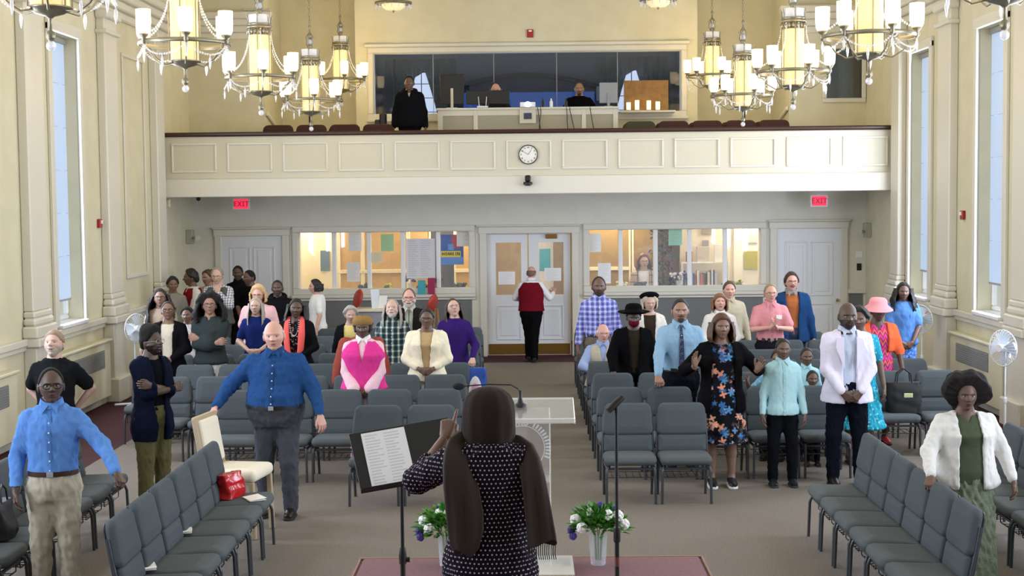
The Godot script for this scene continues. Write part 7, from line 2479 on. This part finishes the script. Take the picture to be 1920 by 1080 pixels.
# ---------- balcony ----------
func balcony_things() -> void:
	var br := MB.new()
	br.bb(Vector3(-1.75, LB + 0.18, -27.5), Vector3(1.8, 3.75, -26.0), 0.01)
	struct("desk_riser", br, M.white)
	var d := thing("sound_desk", "white panelled sound desk on the balcony", "desk", Vector3(0.02, 3.75, -26.35))
	var tp := MB.new()
	tp.bb(Vector3(-1.66, 0.8, -0.35), Vector3(1.66, 0.84, 0.06), 0.008)
	part(d, "top", tp, M.trim)
	var bd := MB.new()
	bd.bb(Vector3(-1.63, 0.0, -0.02), Vector3(1.63, 0.8, 0.0))
	part(d, "grey_panel", bd, mat(rgb("a9a493"), 0.7))
	for xx in [[-1.64, -1.55], [-0.99, -0.91], [0.98, 1.06], [1.55, 1.64]]:
		var s := MB.new()
		s.bb(Vector3(xx[0], 0.0, 0.0), Vector3(xx[1], 0.8, 0.025), 0.004)
		part(d, "stile", s, M.trim)
	var rl := MB.new()
	rl.bb(Vector3(-1.64, 0.7, 0.0), Vector3(1.64, 0.8, 0.02), 0.004)
	part(d, "rail", rl, M.trim)
	var pj := MB.new()
	pj.bb(Vector3(-0.15, 0.55, 0.02), Vector3(0.15, 0.83, 0.05), 0.005)
	part(d, "projector_shelf", pj, M.trim)
	var top := 4.59
	var z := -26.45
	var mk := func(called: String, label: String, x0: float, x1: float, y1: float, col: Color) -> void:
		var t := thing(called, label, "monitor", Vector3((x0 + x1) / 2, top, z))
		var w := x1 - x0
		var b := MB.new()
		b.box(Vector3(0, (y1 - top) / 2 + 0.04, 0), Vector3(w, y1 - top - 0.06, 0.04), 0.01)
		part(t, "back_cover", b, mat(col, 0.4))
		var st := MB.new()
		st.box(Vector3(0, 0.008, -0.01), Vector3(w * 0.45, 0.014, 0.16), 0.004)
		st.box(Vector3(0, (y1 - top) * 0.3, 0.028), Vector3(0.05, (y1 - top) * 0.6, 0.02), 0.004)
		part(t, "stand", st, mat(rgb("c9c2b0"), 0.4) if called == "large_monitor" else mat(col, 0.4))
	mk.call("large_monitor", "tall black monitor at the left end of the sound desk", -1.58, -1.14, 5.2, rgb("0d0f13"))
	mk.call("monitor", "wide dark monitor in front of the white-haired man", -1.1, -0.31, 4.9, rgb("101216"))
	mk.call("grey_monitor", "silver grey monitor at the right end of the sound desk", 1.33, 1.66, 5.02, rgb("8f949a"))
	var ro := thing("wifi_router", "white router with two antennas on the sound desk", "router", Vector3(-0.8, top, -26.3))
	var rb := MB.new()
	rb.box(Vector3(0, 0.015, 0), Vector3(0.2, 0.03, 0.09), 0.006)
	part(ro, "body", rb, M.frame_white)
	for e in [-1.0, 1.0]:
		var an := MB.new()
		an.bar(Vector3(e * 0.06, 0.03, 0), Vector3(e * 0.075, 0.2, 0), 0.012, 0.012, 0.003)
		part(ro, "antenna", an, M.frame_white)
	var pr := thing("projector", "small projector with bright blue-white lens on the sound desk", "projector", Vector3(0.02, 4.585, -26.27))
	var pb := MB.new()
	pb.box(Vector3(0, 0.045, 0), Vector3(0.28, 0.09, 0.2), 0.01)
	part(pr, "body", pb, M.frame_white)
	var ln := MB.new()
	ln.tube([Vector3(0, 0.05, 0.1), Vector3(0, 0.05, 0.115)], 0.05, 20)
	part(pr, "lens_light", ln, glow(rgb("dfeaff"), rgb("a9c8ff"), 6.0))
	var sl := SpotLight3D.new()
	sl.name = "projector_beam"
	sl.light_color = rgb("bcd2ff")
	sl.light_energy = 1.0
	sl.light_size = 0.04
	sl.spot_angle = 16.0
	sl.spot_range = 40.0
	sl.shadow_enabled = true
	add_child(sl)
	sl.position = Vector3(0.02, 4.635, -26.14)
	sl.rotation.y = PI
	var em := MB.new()
	em.box(Vector3(0, 0, 0), Vector3(0.14, 0.11, 0.004), 0.001)
	single("desk_badge", "small dark badge below the projector", "sign", em, mat(rgb("3a3f5e"), 0.5), Vector3(0.02, 4.43, -26.27))
	var cb := [[0.2, 0.06], [0.25, -0.03], [0.72, 0.03], [0.78, 0.1], [1.15, 0.08]]
	for k in cb.size():
		var m := MB.new()
		m.tube([Vector3(0, 0.0, 0.06), Vector3(0.01, -0.1, 0.085), Vector3(cb[k][1] * 0.5, -0.28, 0.08), Vector3(cb[k][1], -0.5, 0.06)], 0.007, 6)
		single("cable", "black cable hanging down the sound desk front, %s from the left" % ORD[k], "cable", m, M.black, Vector3(cb[k][0], 4.6, -26.36), "cables on the sound desk")
	for k in 3:
		var m := MB.new()
		m.lathe([Vector2(0.03, 0), Vector2(0.03, 0.1), Vector2(0.012, 0.13), Vector2(0.012, 0.16)], 10)
		single("desk_bottle", "small dark object on the sound desk, %s from left" % ORD[k], "bottle", m, M.black if k != 1 else M.frame_white, Vector3([0.3, 0.45, 0.72][k], top, -26.4), "small objects on the sound desk")
	# wooden board and the lit candles before it
	var wb := MB.new()
	wb.box(Vector3.ZERO, Vector3(0.84, 0.56, 0.03), 0.004)
	single("wooden_board", "plain wooden board behind the candle lamps", "board", wb, tri_mat(noise_tex(0.03, rgb("7d5a30"), rgb("9a7440"), 128, 4, 31), 1.5, 0.6), Vector3(2.26, 4.86, -27.42))
	for k in 4:
		var t := thing("candle_lamp", "lit white candle lamp, %s from the left on the balcony ledge" % ORD[k], "candle", Vector3([1.92, 2.08, 2.3, 2.47][k], 4.58, -27.3), 0.0, "candle lamps on the balcony")
		var g := MB.new()
		g.lathe([Vector2(0.035, 0), Vector2(0.04, 0.01), Vector2(0.042, [0.14, 0.18, 0.17, 0.15][k]), Vector2(0.035, [0.14, 0.18, 0.17, 0.15][k])], 14)
		part(t, "lamp_glass", g, glow(rgb("fff0cc"), rgb("ffe6b0"), 1.4))
		var f := MB.new()
		f.lathe([Vector2(0.045, -0.015), Vector2(0.045, 0.0), Vector2(0.03, 0.0)], 14)
		part(t, "base", f, M.pewter)
	var lg := MB.new()
	lg.bb(Vector3(1.75, 4.53, -27.58), Vector3(2.8, 4.565, -27.22), 0.005)
	struct("candle_ledge", lg, M.trim)
	# theatre seats
	var src: Node3D
	var no := [0, 0]
	for row in [[-25.35, LB, [-4.4, -3.81, -3.22, -2.63, 2.0, 2.59, 3.18, 3.77, 4.36]], [-25.95, LB, [-4.5, -3.91, -3.32, 2.0, 2.59, 3.18, 3.77, 4.36]]]:
		for x in row[2]:
			var green: bool = (x > 1.9 and x < 2.5)
			var side := 0 if x < 0 else 1
			no[side] += 1
			var lb := "%s balcony seat, %s row, %s from the left on the %s side" % ["dark green" if green else "dark brown", "front" if row[0] > -25.6 else "rear", ORD[(no[side] - 1) % 9], ["left", "right"][side]]
			var t := thing("balcony_seat", lb, "seat", Vector3(x, row[1], row[0]), 0.0, "balcony seats")
			var sm: StandardMaterial3D = M.seat_green if green else M.seat_brown
			var b := MB.new()
			cushion(b, Transform3D(Basis(Vector3.RIGHT, deg_to_rad(80.0)), Vector3(0, 0.68, -0.2)), 0.54, 0.5, -0.03, 0.05, 0.09, 0.03)
			part(t, "backrest", b, sm)
			var s := MB.new()
			cushion(s, Transform3D(Basis(), Vector3(0, 0.38, 0.02)), 0.5, 0.44, 0.0, 0.08, 0.06, 0.03)
			part(t, "seat", s, sm)
			for e in [-1.0, 1.0]:
				var l := MB.new()
				l.box(Vector3(e * 0.27, 0.28, 0.0), Vector3(0.03, 0.56, 0.3), 0.01)
				part(t, "side_frame", l, M.black)
	# stand fan silhouette and small posts at the sides
	var tf := thing("camera_tripod", "dark camera on a tripod left of the man on the balcony", "tripod", Vector3(-2.58, LB, -26.0))
	var tm := MB.new()
	for k in 3:
		var a := TAU * k / 3
		tm.tube([Vector3(0, 0.85, 0), Vector3(cos(a) * 0.25, 0, sin(a) * 0.25)], 0.012, 6)
	part(tf, "legs", tm, M.black)
	var th := MB.new()
	th.box(Vector3(0, 1.02, 0), Vector3(0.13, 0.26, 0.14), 0.03)
	th.box(Vector3(-0.1, 0.98, 0), Vector3(0.1, 0.1, 0.08), 0.02)
	th.tube([Vector3(0, 0.84, 0), Vector3(0, 0.92, 0)], 0.03, 8)
	part(tf, "camera", th, M.black)
	for e in [-1.0, 1.0]:
		var m := MB.new()
		m.tube([Vector3(0, 0, 0), Vector3(0, 1.15, 0)], 0.03, 10)
		m.lathe([Vector2(0.03, 1.15), Vector2(0.045, 1.17), Vector2(0.03, 1.22), Vector2(0.004, 1.25)], 10)
		m.lathe([Vector2(0.07, 0.0), Vector2(0.07, 0.03), Vector2(0.03, 0.06)], 12)
		single("newel_post", "dark wooden newel post at the %s stairs of the balcony" % ("left" if e < 0 else "right"), "post", m, M.rail_wood, Vector3(e * 3.95, LB + 0.18, -26.4))
	# control room: chancel reflection in the glass, modelled as screen, arch and curtained windows
	var blue := glow(rgb("22386e"), rgb("3f6fd0"), 0.42)  # reflected blue light, put in as an emissive screen
	var sc := MB.new()
	sc.bb(Vector3(-1.35, 4.4, -31.0), Vector3(1.45, 5.2, -30.95), 0.005)
	single("reflected_screen", "blue lit screen standing for the reflection in the control-room glass", "screen", sc, blue, Vector3.ZERO)
	for q in [[0.05, 4.8, 2.7, 0.75, "6f9cf0", 6.0], [-2.25, 5.1, 0.6, 1.2, "cfe0fb", 5.0], [2.25, 5.1, 0.6, 1.2, "cfe0fb", 5.0]]:  # lights added to brighten the modelled reflection
		var al := AreaLight3D.new()
		al.name = "reflection_fill_light"
		al.area_size = Vector2(q[2], q[3])
		al.light_color = rgb(q[4])
		al.light_energy = q[5]
		al.area_range = 20.0
		al.shadow_enabled = true
		add_child(al, true)
		al.position = Vector3(q[0], q[1], -30.9)
		al.rotation.y = PI
	var ar := MB.new()
	var pts := []
	for k in 13:
		var u := k / 12.0
		pts.append(Vector3(lerpf(-1.55, 1.55, u), 5.3 + 0.28 * sin(PI * u), -31.1))
	ar.tube(pts, 0.05, 8)
	single("reflected_arch", "dark arch standing for a reflection over the blue screen", "moulding", ar, mat(rgb("2a3142"), 0.7), Vector3.ZERO)
	for k in 2:
		var m := MB.new()
		m.box(Vector3.ZERO, Vector3(0.22, 0.3, 0.02), 0.004)
		single("picture_frame", "small pale picture %s of the blue screen" % ["left", "right"][k], "picture", m, mat(rgb("8fa0b8"), 0.5), Vector3([-1.5, 1.6][k], 5.15, -30.9))
	for k in 2:  # windows mirrored in the glass, modelled with glowing panes
		var x: float = [-2.25, 2.25][k]
		window_no += 1
		var wn := Node3D.new()
		wn.name = "window_%d" % window_no
		add_child(wn)
		wn.set_meta("kind", "structure")
		var pn := MB.new()
		pn.bb(Vector3(x - 0.5, 4.5, -31.12), Vector3(x + 0.5, 5.75, -31.1))
		part(wn, "pane", pn, glow(rgb("dfe9fb"), rgb("d5e4ff"), 1.1))
		var mu := MB.new()
		frame_xy(mu, -31.08, x - 0.52, x + 0.52, 4.48, 5.77, 0.05, 0.04)
		for q in 3:
			mu.bb(Vector3(x - 0.5, 4.8 + q * 0.3, -31.1), Vector3(x + 0.5, 4.815 + q * 0.3, -31.07))
		mu.bb(Vector3(x - 0.01, 4.5, -31.1), Vector3(x + 0.01, 5.75, -31.07))
		part(wn, "sash", mu, mat(rgb("8d97a8"), 0.5))
		var ct := thing("reflected_curtains", "teal print curtains with valance, modelled reflection in the %s control-room window" % ["left", "right"][k], "curtains", Vector3(x, 4.3, -30.98))
		var cm := tri_mat(noise_tex(0.06, rgb("20384a"), rgb("6d8d93"), 128, 3, 40), 2.5, 0.9)
		for e in [-1.0, 1.0]:
			var rows := []
			for i in 8:
				var u := i / 7.0
				var row := PackedVector3Array()
				for j in 25:
					var w := j / 24.0
					var inner := lerpf(0.42, 0.04, pow(u, 1.3))
					var xx := lerpf(0.62, inner, w)
					row.append(Vector3(e * xx, u * 1.5, 0.03 * sin(w * 34.0)))
				rows.append(row)
			var cu := MB.new()
			cu.grid(rows, false, false, false, true)
			part(ct, "curtain", cu, cm)
		var vr := []
		for i in 2:
			var row := PackedVector3Array()
			for j in 41:
				var w := j / 40.0
				row.append(Vector3(lerpf(-0.75, 0.75, w), 1.62 - i * (0.34 + 0.05 * sin(w * 20.0)), 0.08 + 0.03 * sin(w * 50.0)))
			vr.append(row)
		var va := MB.new()
		va.grid(vr, false, false, false, true)
		part(ct, "valance", va, mat(rgb("1c3440"), 0.9))

# ---------- the narthex behind the inner windows ----------
func narthex() -> void:
	for x in [-4.6, -1.5, 1.6, 4.6]:
		var t := thing("ceiling_globe", "lit ceiling globe behind the rear windows, at x %s" % ["far left", "left of the doors", "right of the doors", "far right"][[-4.6, -1.5, 1.6, 4.6].find(x)], "lamp", Vector3(x, 2.86, -28.0))
		t.set_meta("label", "lit ceiling globe in the narthex, %s" % ["far left", "left of the doors", "right of the doors", "far right"][[-4.6, -1.5, 1.6, 4.6].find(x)])
		var g := MB.new()
		g.ball(Vector3.ZERO, Vector3(0.14, 0.1, 0.14), 14, 8)
		part(t, "globe_light", g, glow(rgb("fff4dc"), rgb("ffedc8"), 1.5))
		var o := OmniLight3D.new()
		o.name = "narthex_light"
		o.light_color = rgb("ffe9c4")
		o.light_energy = 2.5
		o.light_size = 0.1
		o.omni_range = 40.0
		o.omni_attenuation = 2.0
		o.shadow_enabled = true
		add_child(o, true)
		o.position = Vector3(x, 2.86, -28.0)
	# left: cream door, framed pin boards
	var cw := MB.new()
	cw.bb(Vector3(-6.2, 0, -28.4), Vector3(-3.72, 3.0, -28.5))
	var w := struct("wall_narthex_left", cw, M.cream_wall)
	var bw := MB.new()
	bw.bb(Vector3(-4.1, 1.55, -28.4), Vector3(-3.92, 1.95, -28.38))
	part(w, "blue_window", bw, mat(rgb("4d6784"), 0.3))
	for b in [[-3.7, -3.3, -28.35], [-3.22, -2.4, -28.35], [-2.32, -1.95, -28.35], [-1.42, -0.95, -28.35], [1.2, 2.0, -28.6], [2.1, 2.5, -28.6]]:
		var t := thing("pin_board", "tan framed pin board behind the %s window, near x" % "rear", "board", Vector3((b[0] + b[1]) / 2, 0.7, b[2]))
		var i := [-3.7, -3.22, -2.32, -1.42, 1.2, 2.1].find(b[0])
		t.set_meta("label", "tan wall board behind the rear windows, %s from the left" % ORD[i])
		t.set_meta("group", "tan boards in the narthex")
		var m := MB.new()
		m.box(Vector3(0, 0.8, 0), Vector3(b[1] - b[0], 2.98, 0.02))
		part(t, "board", m, mat(rgb("bf9c5e"), 0.8) if i < 4 else mat(rgb("8f7440"), 0.8))
		var f := MB.new()
		f.box(Vector3(0, 0.83, 0.02), Vector3(b[1] - b[0] + 0.06, 0.07, 0.03), 0.004)
		for e in [-1.0, 1.0]:
			f.box(Vector3(e * (b[1] - b[0] + 0.04) / 2, 1.1, 0.015), Vector3(0.04, 2.3, 0.03), 0.004)
		part(t, "frame", f, M.cream_wall)
	var dk := MB.new()
	dk.bb(Vector3(-1.98, 0.0, -28.6), Vector3(-1.45, 2.9, -28.55))
	single("dark_curtain", "dark grey curtain behind the left window", "curtain", dk, mat(rgb("33343a"), 0.8), Vector3.ZERO)
	var tr := thing("artificial_tree", "dark leafy tree behind the right window", "tree", Vector3(2.62, 0, -28.2))
	var tk := MB.new()
	tk.tube([Vector3(0, 0, 0), Vector3(0.02, 1.2, 0), Vector3(0, 2.0, 0)], 0.025, 8)
	part(tr, "trunk", tk, mat(rgb("3a2c20"), 0.8))
	var rng := RandomNumberGenerator.new()
	rng.seed = 11
	var lv := MB.new()
	for k in 420:
		var c := Vector3(rng.randf_range(-0.22, 0.24), rng.randf_range(0.9, 2.7), rng.randf_range(-0.1, 0.2))
		var dv := Vector3(rng.randf() - 0.5, rng.randf() - 0.7, rng.randf() - 0.5).normalized()
		var sd := dv.cross(Vector3.UP).normalized() * 0.03
		lv.quadn(c, c + dv * 0.06 + sd, c + dv * 0.13, c + dv * 0.06 - sd, Vector3.UP)
	part(tr, "leaves", lv, mat(rgb("1c2618"), 0.7)).set_meta("kind", "stuff")
	var cr := MB.new()
	cr.bb(Vector3(3.0, 0, -28.4), Vector3(6.2, 3.0, -28.5))
	var rw := struct("wall_narthex_right", cr, mat(rgb("e2dccf"), 0.7))
	var wd := MB.new()
	wd.bb(Vector3(4.05, 0, -28.4), Vector3(4.9, 2.6, -28.36))
	part(rw, "white_door", wd, M.frame_white)
	for q in [[3.55, 2.27, 0.25, 0.14, "9a9488"], [3.5, 2.02, 0.12, 0.12, "8f8f9a"]]:
		var m := MB.new()
		m.box(Vector3.ZERO, Vector3(q[2], q[3], 0.02), 0.003)
		single("plaque", "grey plaque on the narthex wall, %s one" % ("larger upper" if q[2] > 0.2 else "smaller lower"), "plaque", m, mat(rgb(q[4]), 0.5), Vector3(q[0], q[1], -28.38))
	for q in [[4.38, 2.2, "b8bcc2", "grey"], [4.38, 1.68, "a5a452", "olive"]]:
		var m := MB.new()
		m.box(Vector3.ZERO, Vector3(0.27, 0.36, 0.01), 0.002)
		single("door_notice", "%s notice on the white door behind the right window" % q[3], "notice", m, mat(rgb(q[2]), 0.7), Vector3(q[0], q[1], -28.34))
	var bd := MB.new()
	bd.bb(Vector3(0.15, 0.0, -29.59), Vector3(0.52, 2.25, -29.55), 0.005)
	single("white_doorway", "bright white panel seen through the right door pane", "door", bd, M.frame_white, Vector3.ZERO)
	var cy := MB.new()
	cy.bb(Vector3(0.24, 1.45, -29.55), Vector3(0.46, 1.9, -29.53), 0.003)
	single("cyan_sign", "cyan sign seen through the right door pane", "sign", cy, mat(rgb("38b6d8"), 0.5), Vector3.ZERO)
	# bookcase
	var bc := thing("bookcase", "white bookcase behind the right window", "bookcase", Vector3(3.45, 0, -28.2))
	var fr := MB.new()
	for e in [-1.0, 1.0]:
		fr.box(Vector3(e * 0.45, 0.83, 0), Vector3(0.03, 1.66, 0.26), 0.003)
	part(bc, "side", fr, M.frame_white)
	for y in [0.5, 0.85, 1.19, 1.65]:
		var s := MB.new()
		s.box(Vector3(0, y, 0), Vector3(0.9, 0.03, 0.26), 0.003)
		part(bc, "shelf", s, M.frame_white)
	var cols := ["5b7fae", "e4e2dc", "32508f", "c9cdd6", "3f6aa8", "b5563f", "e9e4d6", "8a93a4", "c96f52", "6f6a62", "40485c", "d8cfae"]
	var x := -0.4
	for k in 16:
		var wdt := rng.randf_range(0.025, 0.05)
		var hb := rng.randf_range(0.22, 0.33)
		var m := MB.new()
		m.box(Vector3(0, hb / 2, 0), Vector3(wdt - 0.003, hb, 0.17), 0.003)
		single("book", "upright book on the white bookcase, %s from the left" % ORD[k], "book", m, mat(rgb(cols[k % 12]), 0.6), Vector3(3.45 + x + wdt / 2, 1.206, -28.17), "books on the bookcase")
		x += wdt + (0.0 if k % 5 else 0.02)
	for q in [[3.15, 0.12, 0.2, "a5584a", "red brown box on the bookcase top"], [3.42, 0.25, 0.3, "c9c3bb", "pale box on the bookcase top"], [3.75, 0.22, 0.34, "eef0f0", "white sheet holder on the bookcase top"]]:
		var m := MB.new()
		m.box(Vector3(0, q[2] / 2, 0), Vector3(q[1], q[2], 0.1), 0.004)
		single("shelf_box", q[4], "box", m, mat(rgb(q[3]), 0.7), Vector3(q[0], 1.665, -28.17))
	# sheets taped to the glass
	var pr := lines_mat(rgb("eceae8"), rgb("c2c0c2"), 1.0, 1)
	var z := BZ - 0.083
	var sheets := [[-3.22, 2.16, 0.24, 0.34, "eceae8", "upper white sheet on the second pane of the left window"], [-3.26, 1.6, 0.24, 0.36, "eceae8", "lower white sheet on the second pane of the left window"], [-2.82, 1.87, 0.22, 0.2, "e9ddb8", "cream sign on the left window"], [-2.62, 2.14, 0.24, 0.32, "b4d8a6", "green sheet on the left window"], [-2.0, 1.84, 0.54, 0.74, "dcdcdf", "large group of printed sheets on the left window"], [-1.2, 2.2, 0.25, 0.28, "e8e6de", "white sheet in the corner of the left window"],
		[1.24, 2.1, 0.24, 0.34, "f0f0ee", "white sheet in the upper corner of the right window"], [1.42, 1.53, 0.24, 0.38, "eceef2", "white sheet low on the right window"], [2.74, 2.2, 0.25, 0.32, "a9d3bd", "mint green sheet on the right window"]]
	for s in sheets:
		var t := thing("taped_sheet", s[5], "paper", Vector3(s[0], s[1], z))
		sheet(t, "page", s[2], s[3], lines_mat(rgb(s[4]), rgb(s[4]).darkened(0.08), 1.0, 2 if s[2] > 0.4 else 1), Vector3.ZERO)
	for s in [[-0.4, 1.46, "left"], [0.46, 1.52, "right"]]:
		var t := thing("door_sheet", "white sheet taped to the %s leaf of the double door" % s[2], "paper", Vector3(s[0], s[1], BZ - 0.066))
		sheet(t, "page", 0.31, 0.24, lines_mat(rgb("f0f0f0"), rgb("dcdcde"), 1.0, 1), Vector3.ZERO)
	var po := thing("poster", "blue and red poster with yellow lettering band on the left window", "poster", Vector3(-1.41, 2.0, z - 0.01))
	var im := Image.create(96, 128, false, Image.FORMAT_RGB8)
	im.fill(rgb("2d58a8"))
	im.fill_rect(Rect2i(44, 0, 40, 58), rgb("b8353c"))
	im.fill_rect(Rect2i(30, 40, 24, 26), rgb("5c9bd0"))
	im.fill_rect(Rect2i(0, 70, 84, 26), rgb("ead23c"))
	im.fill_rect(Rect2i(0, 96, 96, 32), rgb("5c90cf"))
	var pm := mat(Color(1, 1, 1), 0.6)
	pm.albedo_texture = ImageTexture.create_from_image(im)
	sheet(po, "print_sheet", 0.42, 0.56, pm, Vector3.ZERO)
	letters(po, "HOME", 0.06, M.black, Vector3(-0.08, -0.08, 0.004), Basis(), "lettering", 0.001)
	letters(po, "IN", 0.06, M.black, Vector3(0.1, -0.08, 0.004), Basis(), "lettering", 0.001)
	# flowers and bundles on the inner sill
	var sill := [[-3.05, "dark wreath", "4a3a34", 0.17], [-2.62, "yellow bundle", "e0cf3a", 0.07], [-2.2, "white and violet flowers", "5a3f98", 0.14], [-1.95, "cream flowers", "d9cf9c", 0.13], [-1.72, "violet flowers", "6a4cb0", 0.13], [-1.3, "dark pansies", "3a2a40", 0.13], [1.75, "yellow and white flowers", "d8cf6a", 0.1], [2.1, "dark violet pansies", "4a4468", 0.12], [2.82, "white and purple flowers in a vase", "6a3f7e", 0.16], [3.72, "blue grey flowers", "7a8094", 0.13], [3.92, "small yellow flowers", "d6c83c", 0.08]]
	for s in sill:
		var t := thing("sill_flowers", "%s on the ledge behind the rear window" % s[1], "flowers", Vector3(s[0], 1.18, BZ - 0.16))
		var pot := MB.new()
		var tall := 0.2 if s[0] == 2.82 or s[0] == -2.2 or s[0] == -1.72 else 0.05
		pot.lathe([Vector2(0.04, 0), Vector2(0.055, tall), Vector2(0.05, tall)], 12)
		part(t, "pot", pot, M.crystal if tall > 0.1 else mat(rgb("3c4a36"), 0.7))
		for half in 2:
			var m := MB.new()
			for k in 16:
				var a := rng.randf() * TAU
				var r: float = s[3] * sqrt(rng.randf())
				m.ball(Vector3(cos(a) * r, tall + 0.03 + rng.randf() * 0.1, sin(a) * r * 0.35), Vector3.ONE * rng.randf_range(0.018, 0.032), 6, 4)
			part(t, "blossoms", m, mat(rgb(s[2]) if half == 0 else (rgb("e9e6dc") if s[1].find("white") >= 0 else rgb("40603a")), 0.8)).set_meta("kind", "stuff")
	# display table before the left window
	var dt := thing("display_table", "grey draped display table before the left window", "table", Vector3(-2.62, 0, -24.9))
	var tb := MB.new()
	tb.box(Vector3(0, 1.04, 0), Vector3(0.86, 0.05, 0.5), 0.01)
	part(dt, "table_top", tb, mat(rgb("d8cfb6"), 0.6))
	var dr := MB.new()
	dr.box(Vector3(0, 0.51, 0), Vector3(0.8, 1.02, 0.44), 0.02)
	part(dt, "drape", dr, mat(rgb("8b8c96"), 0.85))
	for s in [[-2.95, 1.24, 0.5], [-1.66, 1.14, -0.4]]:
		var m := MB.new()
		m.lathe([Vector2(0.002, -0.03), Vector2(0.14, -0.03), Vector2(0.17, 0.0), Vector2(0.14, 0.03), Vector2(0.002, 0.03)], 24, Transform3D(Basis(Vector3.UP, s[2]) * Basis(Vector3.BACK, PI / 2 - 0.25) , Vector3.ZERO))
		single("red_hand_drum", "red round hand drum, %s of the display table" % ("left" if s[0] < -2 else "right"), "drum", m, mat(rgb("a8352a"), 0.5), Vector3(s[0], s[1], -24.85))
	var sd2 := thing("drum_stand", "wooden stand holding the right red drum", "stand", Vector3(-1.6, 0, -24.9))
	for e in [-1.0, 1.0]:
		var m := MB.new()
		m.bar(Vector3(e * 0.1, 0, 0), Vector3(e * 0.02, 1.05, 0), 0.03, 0.03, 0.004)
		part(sd2, "leg", m, mat(rgb("9a6a3a"), 0.6))
	var cd := thing("card_display", "silver folded card standing on the display table", "card", Vector3(-2.6, 1.065, -24.85))
	var cm := MB.new()
	cm.obox(Transform3D(Basis(Vector3.UP, 0.5) * Basis(Vector3.RIGHT, -0.2), Vector3(-0.05, 0.16, 0)), Vector3(0.16, 0.34, 0.01))
	part(cd, "panel", cm, mat(rgb("c8cdd2"), 0.4))
	var cm2 := MB.new()
	cm2.obox(Transform3D(Basis(Vector3.UP, -0.5) * Basis(Vector3.RIGHT, -0.2), Vector3(0.08, 0.11, 0.02)), Vector3(0.16, 0.22, 0.01))
	part(cd, "panel", cm2, M.paper)
	var bxs := [[-1.98, 0.13, 0.26, "3fa8b8", "teal box"], [-1.8, 0.13, 0.3, "a01f55", "magenta box"]]
	for b in bxs:
		var m := MB.new()
		m.box(Vector3(0, b[2] / 2, 0), Vector3(b[1], b[2], 0.1), 0.004)
		single("gift_box", "%s on the ledge near the bearded man in dark coat" % b[4], "box", m, mat(rgb(b[3]), 0.6), Vector3(b[0], 1.18, BZ + 0.04))

func fans() -> void:
	fan(Vector3(-5.72, 0, -20.75), deg_to_rad(55.0), "white pedestal fan near the far left window", 1.12)
	fan(Vector3(-5.95, 0, -15.45), deg_to_rad(70.0), "white pedestal fan at the left edge of the picture", 1.05)
	fan(Vector3(5.82, 0, -21.3), deg_to_rad(-50.0), "white pedestal fan behind the woman in the blue top", 1.1)
	fan(Vector3(5.55, 0, -16.75), deg_to_rad(-62.0), "white pedestal fan at the right edge of the picture", 1.15)

func details() -> void:
	lectern()
	stands()
	bouquet(Vector3(0.45, 0.5, -9.5), "cut-glass vase of white and violet flowers right of the lectern", 21)
	bouquet(Vector3(-0.56, 0.5, -9.5), "cut-glass vase of white flowers half hidden by the speaker", 22)
	white_chair()
	belongings()
	fans()
	wall_things()
	balcony_things()
	narthex()

func _ready() -> void:
	make_materials()
	setup()
	room()
	chairs()
	chandeliers()
	people()
	speaker()
	details()
